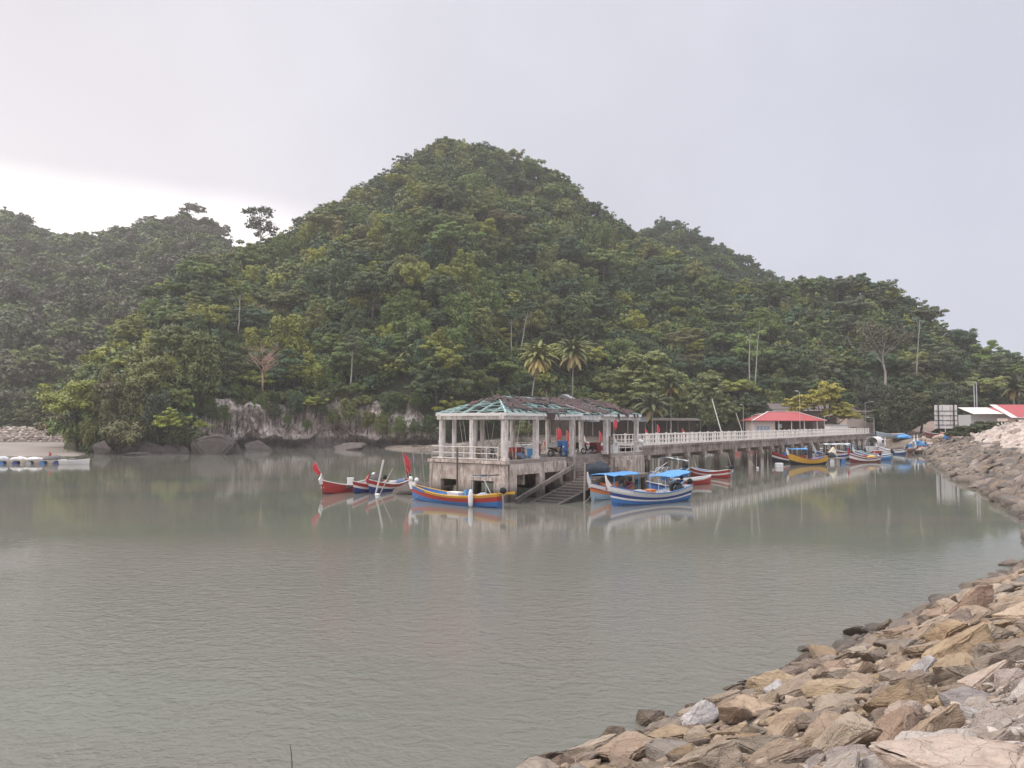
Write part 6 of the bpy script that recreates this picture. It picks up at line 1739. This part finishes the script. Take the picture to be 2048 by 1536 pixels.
for u, v, lab, bd, cat in ((5.8, 1.0, 'white rope sack by the second front column', heap_b((.5, .4, .35), m_foam, 81, .2), 'sack'), (6.9, 2.2, 'blue crate stack in the middle of the pavilion', crate_b((.7, .6, .8), pm('sky')), 'crate'), (12.6, 1.6, 'green grey net heap right of the blue barrel', heap_b((.6, .5, .45), paint('green_net', (.12, .20, .16), .9, .3), 83, .4), 'net'), (14.2, 4.6, 'white foam boxes stacked at the back of the pavilion', crate_b((1.0, .7, 1.1), m_foam, m_foam), 'box'), (3.6, 6.4, 'tan carton stack near the back columns', crate_b((.9, .8, .9), paint('carton', (.42, .28, .20), .8, .2)), 'carton'), (22.8, 5.4, 'white tub at the back right of the pavilion', lambda o: MB().lathe([(.4, 0), (.5, .7), (.54, .72)], 16).build('body', m_foam, o), 'tub')):
    cargo({'net': 'net_pile', 'box': 'cool_box'}.get(cat, cat), lab, cat, pav(u, v, DZ + .02), bd, rz=AZ + .3)
for i, (u, v, lab) in enumerate(((2.0, .7, 'bundle of thin poles leaning on the near corner beam'), (6.6, 7.2, 'crossed thin poles leaning at the back left of the pavilion'), (1.2, 5.6, 'thin crossed poles at the left end of the pavilion'))):
    o = thing('pole_bundle', lab, 'poles', pav(u, v, DZ), AZ)
    for k in range(3): MB().tube([(k * .25, 0, 0), (k * .25 + (.9 if k % 2 else -.6), .1, 3.4)], .028, 6).build('shaft', m_bamboo, o)
cargo('table', 'rough wooden table with bench at the left end of the pavilion', 'table', pav(2.4, 4.8, DZ), lambda o: [MB().box((0, 0, .78), (2.4, 1.0, .08)).build('top', m_wood, o)] + [MB().bar((sx * 1.0, sy * .4, 0), (sx * .6, sy * .2, .75), .1).build('leg', m_wood, o) for sx in (-1, 1) for sy in (-1, 1)], rz=AZ + 1.4)
for i, (u, v, zt, ln, lab) in enumerate(((9.0, -1.2, 6.6, .02, 'tall rusty post standing in front of the stairs'), (10.4, -4.7, 3.6, .0, 'dark post at the outer corner of the landing'), (13.5, -4.9, 4.6, .05, 'brown post in front of the black bundle'), (16.9, -.5, 5.4, .02, 'thin brown post right of the stairs'), (5.0, -4.7, 3.3, .02, 'brown post beside the lower stair flight'), (-1.0, 4.6, 4.6, .0, 'rusty post leaning on the left platform wall'), (-.9, 8.0, 3.4, .06, 'thin stake at the left corner of the platform'))):
    o = thing('mooring_post', lab, 'post', pav(u, v, -.8), group='mooring posts round the pavilion')
    MB().tube([(0, 0, 0), (ln * 2, .03, zt * .5), (ln * 5, 0, zt + .8)], [.11, .095, .08], 7).build('shaft', m_dkwood if i % 2 else m_wood, o)
# ------------------------------------------------------------------ palms and other single trees
m_palmleaf = leafmat('palm_leaf')
def frond_quads(rng_, L, droop, az, el, width=.75):
    """one frond as leaflet quads along a drooping midrib"""
    q = []; n = 26
    d = np.array([math.cos(az), math.sin(az), 0]); side = np.array([-math.sin(az), math.cos(az), 0])
    p = np.zeros(3); ang = el; pts = []
    for i in range(n + 1):
        pts.append(p.copy()); f = i / n
        p = p + (d * math.cos(ang) + np.array([0, 0, 1]) * math.sin(ang)) * L / n
        ang -= droop * (0.3 + 1.4 * f) / n
    for i in range(1, n + 1):
        f = i / n; w = width * (math.sin(PI * min(1, f * .92 + .10)) ** .6) * (1 - .25 * f)
        t_ = pts[i] - pts[i - 1]; t_ /= np.linalg.norm(t_)
        q.append([pts[i - 1] + side * .03, pts[i] + side * .03, pts[i] - side * .03, pts[i - 1] - side * .03])
        for sg in (1, -1):
            for k in range(3):
                o_ = pts[i - 1] + t_ * (L / n) * (.333 * k)
                tip = o_ + side * sg * w * rng_.uniform(.85, 1.1) + t_ * w * .55 - np.array([0, 0, w * rng_.uniform(.25, .7)])
                wd = t_ * .10
                q.append([o_ - wd, o_ + wd, tip + wd * .4, tip - wd * .4])
    return q
def palm(label, loc, h, lean, R_=4.2, nf=24, seed=0, green=(0.10, 0.115, 0.035), old=(0.24, 0.17, 0.06), nold=8, top_droop=1.5):
    g = random.Random(seed)
    o = thing('coconut_palm', label, 'palm', loc, 0, 'coconut palms behind the pavilion')
    pts = [(lean * h * (k / 6) ** 1.4, 0, h * k / 6 - (1 if k == 0 else 0)) for k in range(7)]
    MB().tube(pts, [.24, .2, .17, .16, .15, .14, .16], 8).build('trunk', m_pale, o, smooth=True)
    top = np.array(pts[-1])
    for nm, cnt, els, dr, col in (('crown', nf, (0.05, 1.35), (1.2, 2.2), green), ('dead_fronds', nold, (-.9, -.2), (.8, 1.4), old)):
        Q_ = []
        for k in range(cnt):
            a = 2 * PI * (k * .618) + g.uniform(-.2, .2)
            Q_ += frond_quads(g, R_ * g.uniform(.85, 1.1) * (0.8 if cnt == nold else 1), g.uniform(*dr), a, els[0] + (els[1] - els[0]) * (k / max(1, cnt - 1)) ** .8)
        Q_ = np.array(Q_) + top
        c = bpy.data.objects.new(nm, quads_mesh(nm, Q_, rng.random(len(Q_)) * .85, m_palmleaf)); COL.objects.link(c); c.parent = o; c.color = (*col, 1)
    mb = MB()
    for k in range(7): a = k * .9; mb.blob((top[0] + .3 * math.cos(a), .3 * math.sin(a), top[2] - .35), (.15, .15, .18), k, .05, 1)
    mb.build('coconuts', paint('coconut', (.34, .17, .06), .7, .2), o, smooth=True)
    return o
def gp(px, D, z=3.0): q = at_d(px, 845, D); return (q.x, D, z)
def hgt(py, D, z=3.0): return at_d(1024, py, D).z - z
palm('leaning coconut palm with yellowed hanging fronds, left of the two tall palms', gp(1056, 205), hgt(716, 205), .13, 7.0, 46, 3, (.26, .26, .085), (.52, .40, .15), 22)
palm('straight coconut palm with greener crown, right of the two tall palms', gp(1144, 212), hgt(706, 212), .02, 7.2, 46, 5, (.19, .21, .085), (.44, .35, .15), 16)
palm('coconut palm with two yellow dead fronds right of the rain tree', gp(1342, 208), hgt(772, 208), .0, 5.4, 22, 7, (.11, .13, .055), (.46, .31, .08), 5)
palm('low young coconut palm beside the right corner of the pavilion', gp(1305, 200), hgt(815, 200), .01, 7.0, 30, 9, (.13, .145, .075), (.22, .17, .07), 4)
palm('coconut palm at the right picture edge behind the sheds', gp(2028, 192), hgt(778, 192), .02, 4.6, 18, 11, (.085, .095, .045), (.2, .15, .07), 5)
palm('small palm behind the broken left roof of the pavilion', gp(1092, 206), hgt(775, 206), .01, 3.6, 16, 13, (.095, .115, .04), (.2, .16, .07), 3)
def T(label, px, D, z, kind, sc, col, zs=1.0, cat='tree', group='single trees by the shore', var=None, pale=False, trunk=True, name='tree', tilt=(0, 0)):
    return make_tree(name, label, gp(px, D, z), kind, sc, col, group, var=var, cat=cat, pale=pale, trunk=trunk, zs=zs, tilt=tilt)
GOLD = (.30, .265, .05); BRIGHT = (.24, .27, .04)
def big(label, px, D, z, parts, name='tree', group='single trees by the shore', limbs=True):
    """a big spreading tree: one trunk with limbs, a crown of several lobes in one mesh"""
    o = thing(name, label, 'tree', gp(px, D, z), 0, group)
    Qs, Ls = [], []; mb = MB()
    mb.tube([(0, 0, -1), (0.1, 0, parts[0][2] * .45), (0, 0, parts[0][2] * .8)], [.5, .38, .25], 8)
    for i, (x, y, zc, sc, kind, zs) in enumerate(parts):
        q, l = crown_proto(kind, 900 + i + int(px), 5200, .30 / sc)
        base = {'round': 6.2, 'umbrella': 7.4, 'layered': 6.4, 'draped': 5.2, 'open': 8.5}[kind]
        q = (q - np.array([0, 0, base])) * np.array([sc, sc, sc * zs]) + np.array([x, y, zc])
        Qs.append(q); Ls.append(l)
        mb.tube([(0, 0, parts[0][2] * .4), (x * .5, y * .5, zc * .62), (x * .85, y * .85, zc)], [.25, .17, .06], 6)
    mb.build('trunk', m_bark, o, smooth=True)
    return o, np.concatenate(Qs), np.concatenate(Ls)
def fin(t_, col):
    o, q, l = t_
    c = bpy.data.objects.new('crown', quads_mesh('crown', q, l, m_leaf)); COL.objects.link(c); c.parent = o; c.color = (*col, 1)
    return o
k = 205 / F
fin(big('golden green spreading tree behind the red roofed shelter', 1650, 205, 3, [(0, 0, 10.8, .96, 'round', 1.05), (-6.4, 0, 8.6, .74, 'layered', .9), (5.0, 1, 7.2, .68, 'layered', .8), (-2.8, -1, 9.3, .6, 'layered', 1.), (1.8, -1.5, 6.2, .7, 'layered', .7), (-8.3, 0, 6.6, .42, 'layered', 1), (2.5, 0, 12.6, .55, 'round', .8), (7.2, 0, 5.4, .45, 'layered', .9)]), GOLD)
fin(big('broad domed rain tree behind the right end of the pavilion', 1285, 211, 3, [(0, 0, 18.5, 1.15, 'round', 1.0), (-7.5, 0, 14.5, .95, 'round', 1.0), (7.5, 0, 15.2, .95, 'round', 1.1), (0, -3, 12, 1.1, 'layered', .9), (-4, -2, 16.5, .8, 'layered', 1), (4, -2.5, 16, .85, 'layered', 1), (-8, -1, 8.8, .75, 'layered', 1), (8.5, -1, 9.5, .8, 'draped', .8), (-3, -2, 21, .7, 'round', .8), (4, -1, 21.3, .75, 'round', .8), (0, -2, 7.2, .8, 'layered', .8)]), (.205, .225, .080))
fin(big('rounded grey green tree right of the rain tree', 1418, 206, 3, [(0, 0, 11.5, .95, 'layered', 1.1), (-4.5, 0, 8.5, .7, 'layered', 1), (4.2, 0, 7.6, .75, 'layered', 1), (0, -2, 6, .8, 'draped', .8), (0, 0, 15, .62, 'round', .8)]), (.160, .180, .070))
fin(big('dark rounded tree behind the slim grey lamp post', 1496, 208, 3, [(0, 0, 9, .75, 'round', 1), (-3.6, 0, 6, .6, 'layered', 1), (3.4, 0, 6.4, .65, 'round', 1)]), (.055, .075, .035))
fin(big('low dark spreading shore tree in front of the right sheds', 1975, 158, 3, [(0, 0, 3.1, .52, 'umbrella', .8), (-4, 0, 2.2, .46, 'umbrella', .8), (3.6, 0, 3.0, .46, 'umbrella', .8), (-6.5, -.5, 1.4, .34, 'umbrella', .8), (1.5, -1, 2.0, .4, 'layered', .7), (-2, -1, 1.6, .4, 'layered', .7), (5.4, -.5, 2.0, .34, 'layered', .8)]), (.055, .068, .028))
T('bright green bush tree between the two tall coconut palms', 1122, 204, 3, 'round', .75, (.12, .15, .035), 1.2)
T('small dark tree covering the dark gable above the pavilion', 1172, 207, 5, 'round', .62, (.06, .075, .04), 1.1)
T('dark bushy tree left of the billboard', 1800, 200, 3, 'draped', 1.25, (.06, .07, .035), 1.1)
T('olive bushy tree below the dirt track', 1840, 204, 3, 'layered', 1.2, (.09, .095, .035), 1.0)
T('dark tree behind the billboard', 1890, 200, 4, 'round', 1.0, (.05, .062, .032), 1.2)
T('drooping dark tree right of the golden green tree', 1742, 218, 3, 'draped', 1.3, (.06, .068, .038), 1.3)
T('green bush behind the white hut', 1765, 210, 3, 'layered', .85, (.075, .09, .035), .9)
T('dark shrubby tree left of the fishermen shed', 1010, 208, 3, 'draped', 1.0, (.055, .072, .035), 1.1)
T('dark shrubby tree behind the middle of the pavilion', 1060, 208, 3, 'round', .8, (.055, .075, .035), 1.0)
T('olive shrub tree above the beach left of the pavilion', 940, 205, 3, 'draped', .9, (.08, .09, .035), 1.0)
T('yellow green shrub behind the pavilion columns', 1045, 198, 2.4, 'bush', .9, (.12, .135, .04), 1.4)
# cliff-foot trees
T('bright yellow green tree leaning out over the dark cave', 350, 166, 2.2, 'layered', .75, BRIGHT, 1.0, tilt=(0, -.2))
T('small bright green tree clinging to the cliff above the pale face', 632, 203, 9.2, 'layered', .60, BRIGHT, .75)
T('small yellow green bush at the top left of the pale cliff', 402, 168, 4.2, 'layered', .34, BRIGHT, .9)
T('yellow green creeper tree hanging at the far left tip', 186, 169, -1.0, 'draped', 0.9, (.135, .135, .04), 1.35)
T('tall drooping yellow green tree at the left headland', 216, 170, 1.0, 'draped', 1.1, (.12, .122, .04), 1.7)
T('olive drooping tree over the left boulders', 258, 168, -.5, 'draped', 1.1, (.10, .098, .04), 1.5)
T('low tan green shrub above the sloping boulder', 262, 163, .6, 'bush', 1.5, (.14, .13, .055), 1.3)
T('dark bushy tree over the cracked boulder', 318, 168, .5, 'draped', 1.0, (.06, .075, .04), 1.4)
T('brownish shrub tree between the headland creepers', 232, 171, 8, 'round', .9, (.13, .095, .055), 1.0)
T('drooping creeper bush beside the cave mouth', 357, 166, .8, 'draped', .75, (.085, .092, .035), 1.0)
for px, D, z, sc, lab, c_ in ((470, 205, 10.5, .5, 'dark shrub hanging over the left part of the pale cliff', 'dark green'), (520, 205, 11, .55, 'green shrub over the cliff below the dead tree', 'mid green'), (575, 205, 7.5, .42, 'creeper shrub on the pale cliff left of the small bright tree', 'mid green'), (590, 206, 11.5, .6, 'dark shrub above the middle of the pale cliff', 'deep bluish green'), (615, 204, 6.0, .40, 'hanging green shrub below the small bright tree', 'mid green'), (665, 204, 8.6, .45, 'shrub right of the small bright cliff tree', 'olive green'), (700, 204, 9.5, .6, 'olive shrub above the stained cliff', 'olive green'), (735, 203, 6.5, .60, 'leafy shrub on the right part of the cliff', 'olive green'), (765, 201, 5.0, .7, 'tall creeper shrub covering the right part of the cliff', 'olive green'), (800, 199, 4.4, .7, 'creeper shrub near the right end of the cliff', 'mid green'), (830, 197, 4.5, .6, 'dark creeper at the right end of the cliff', 'dark green'), (425, 186, 9.0, .5, 'dark shrub above the cave arch', 'dark green'), (448, 198, 9.5, .45, 'green shrub left end of the pale cliff', 'mid green'), (550, 205, 10.2, .45, 'small hanging shrub on the pale cliff edge', 'dark green'), (640, 204, 11.2, .55, 'shrub behind the small bright cliff tree', 'dark green'), (780, 203, 9.5, .8, 'dark tree above the right part of the cliff', 'dark green'), (860, 199, 4.0, .8, 'dark creeper tree beside the beach', 'dark green'), (890, 200, 3.5, .7, 'shrub at the back of the beach left of the pavilion', 'dark green')):
    T(lab, px, D, z - (3 if z > 8 else 1.5), 'draped', sc * (1 if z > 8 else .72), PAL[c_], 1.15, trunk=False if False else True, group='shrubs hanging on the cliff')
# a fringe of shrubs hides the cliff's upper edge
for i in range(34):
    px = 392 + i * 13.6 + rnd.uniform(-5, 5); f0 = ipol(px, MK['px'], MK['df'])
    k = min(1, (px - 384) / 46) * (1 if px < 800 else max(.45, 1 - (px - 800) / 150))
    T(('dark', 'olive', 'green')[i % 3] + ' shrub fringing the upper edge of the pale cliff', px, f0 - rnd.uniform(-1.5, 1.0), (11.0 + rnd.uniform(-1.9, 1.8)) * (.3 + .7 * k), ('draped', 'round')[i % 2], rnd.uniform(.34, .54), vary(PAL[('dark green', 'olive green', 'mid green')[i % 3]]), 1.0, group='shrubs fringing the cliff top')
# skyline tree with bare trunk
def bare(label, px, D, z, h, spread, colr, leaf=None, seed=1, mat=None, nlimb=9, name='tree', leafn=900, r0=.35):
    g = random.Random(seed); o = thing(name, label, 'tree', gp(px, D, z), 0, 'trees with bare limbs')
    mb = MB(); pts = [Vector((0, 0, -2))]
    for i in range(1, 7): pts.append(Vector((g.uniform(-.25, .25) * h / 10, 0, h * .62 * i / 6)))
    mb.tube(pts, [r0 * (1.1 - .12 * i) for i in range(7)], 7); tips = []
    for i in range(nlimb):
        a = g.uniform(0, 2 * PI); s_ = pts[g.randint(3, 6)]; L = spread * g.uniform(.6, 1.05)
        e = s_ + Vector((math.cos(a) * L, math.sin(a) * L * .8, g.uniform(.12, .42) * h)); m_ = (s_ + e) / 2 + Vector((g.uniform(-.4, .4), 0, -.3))
        mb.tube([s_, m_, e], [r0 * .42, r0 * .28, r0 * .12], 6); tips.append((e, 1.0))
        for _ in range(4):
            st = m_.lerp(e, g.random()); e2 = st + Vector((g.uniform(-1, 1), g.uniform(-1, 1), g.uniform(.0, .8))) * spread * .42
            mb.tube([st, e2], [r0 * .16, r0 * .06], 5); tips.append((e2, .8))
            for _ in range(2 if leaf is None else 0):
                e3 = e2 + Vector((g.uniform(-1, 1), g.uniform(-1, 1), g.uniform(-.2, .6))) * spread * .22; mb.tube([e2, e3], [r0 * .07, r0 * .03], 4)
    mb.build('trunk', mat or m_pale, o, smooth=True)
    if leaf is not None:
        gg = np.random.default_rng(seed); Q_ = []
        for p, s_ in tips:
            n = leafn // len(tips); d = gg.normal(size=(n, 3)) * np.array([.85, .85, .42]) * leaf * s_ + np.array(p)
            for c_ in d:
                a = gg.normal(size=3) * .30; b_ = gg.normal(size=3) * .22; Q_.append([c_ - a, c_ + b_, c_ + a, c_ - b_])
        c = bpy.data.objects.new('crown', quads_mesh('crown', np.array(Q_), gg.random(len(Q_)), m_leaf)); COL.objects.link(c); c.parent = o; c.color = (*colr, 1)
    return o
D_ = 298
bare('lone skyline tree with open crown in the dip between the hills', 516, D_, at_d(516, 508, D_).z, at_d(516, 405, D_).z - at_d(516, 508, D_).z, 5.4, (.06, .07, .04), .95, 4, nlimb=13, leafn=1500, r0=.42)
bare('dead leafless tree with pinkish grey branches on the lower slope', 524, 202, at_d(524, 768, 202).z, hgt(690, 202) - hgt(768, 202), 4.6, (0, 0, 0), None, 9, paint('dead_wood', (.46, .29, .22), .9, .2), 26, name='dead_tree', r0=.24)
bare('pale branched half bare tree high on the right slope', 1772, 226, at_d(1772, 790, 226).z, hgt(640, 226) - hgt(790, 226), 7.5, (.10, .095, .06), 1.5, 12, nlimb=13, leafn=1600, r0=.42)
for px, py0, py1, D, lab, ln in ((474, 662, 590, 221, 'straight pale trunk rising left of the dead tree', .02), (1022, 700, 640, 236, 'slim pale trunk on the dark slope behind the leaning palm', .01), (1042, 696, 625, 238, 'curved pale trunk right of the slim trunk', .18), (1500, 765, 660, 226, 'left of two thin pale trunks above the shelter', .02), (1512, 770, 640, 228, 'right of two thin pale trunks above the shelter', .08), (1835, 745, 640, 224, 'pale trunk under the flat crown of the right slope', .1), (2040, 800, 752, 214, 'slim pale trunk at the right picture edge', .02), (620, 640, 590, 240, 'pale forked trunk above the middle of the cliff', -.1), (700, 780, 700, 208, 'pale hanging trunk on the lower slope above the cliff', .05)):
    z = at_d(px, py0, D).z; h = at_d(px, py1, D).z - z; o = thing('tree', lab, 'tree', gp(px, D, z - 1), 0, 'pale trunked trees on the slope'); g = random.Random(px)
    pts = [(ln * h * (i / 6) ** 1.3 + g.uniform(-.12, .12), 0, (h + 1) * i / 6) for i in range(7)]
    mb = MB(); mb.tube(pts, [.22, .2, .18, .16, .15, .13, .1], 7)
    for s_ in (-1, 1): mb.tube([pts[5], (pts[6][0] + s_ * 1.6, -.3, pts[6][2] + 1.5)], [.1, .05], 6)
    mb.build('trunk', m_pale, o, smooth=True)
    c = bpy.data.objects.new('crown', CROWN['umbrella' if px % 2 else 'layered'][px % 3]); COL.objects.link(c); c.parent = o; c.scale = (.6, .6, .6); c.location = (pts[6][0], .3, h + 1 - 7.2 * .6 + 1.8); c.color = (*PAL[g.choice(['mid green', 'deep bluish green', 'grey green'])], 1)
# branch stick on the right bank
a, b_ = at_d(2012, 1012, 62), at_d(2052, 940, 66)
o = thing('stick', 'long bare stick leaning on the far rocks of the right bank', 'stick', a); MB().tube([(0, 0, -.3), (b_ - a) * .5 + Vector((.1, 0, -.05)), b_ - a], [.04, .03, .02], 6).build('shaft', m_dkwood, o)
# ------------------------------------------------------------------ haze in the air
mh = bpy.data.materials.new('haze'); mh.use_nodes = True
t = mh.node_tree; t.nodes.clear()
vo = t.nodes.new('ShaderNodeVolumePrincipled'); ou = t.nodes.new('ShaderNodeOutputMaterial')
vo.inputs['Color'].default_value = (0.97, 0.945, 0.93, 1)
vo.inputs['Density'].default_value = 0.00030
vo.inputs['Anisotropy'].default_value = 0.35
t.links.new(vo.outputs[0], ou.inputs['Volume'])
hz = MB().box((-20, 330, 88), (1500, 800, 180)).build('haze', mh)
tag(hz, 'thin pale haze in the evening air', kind='stuff')
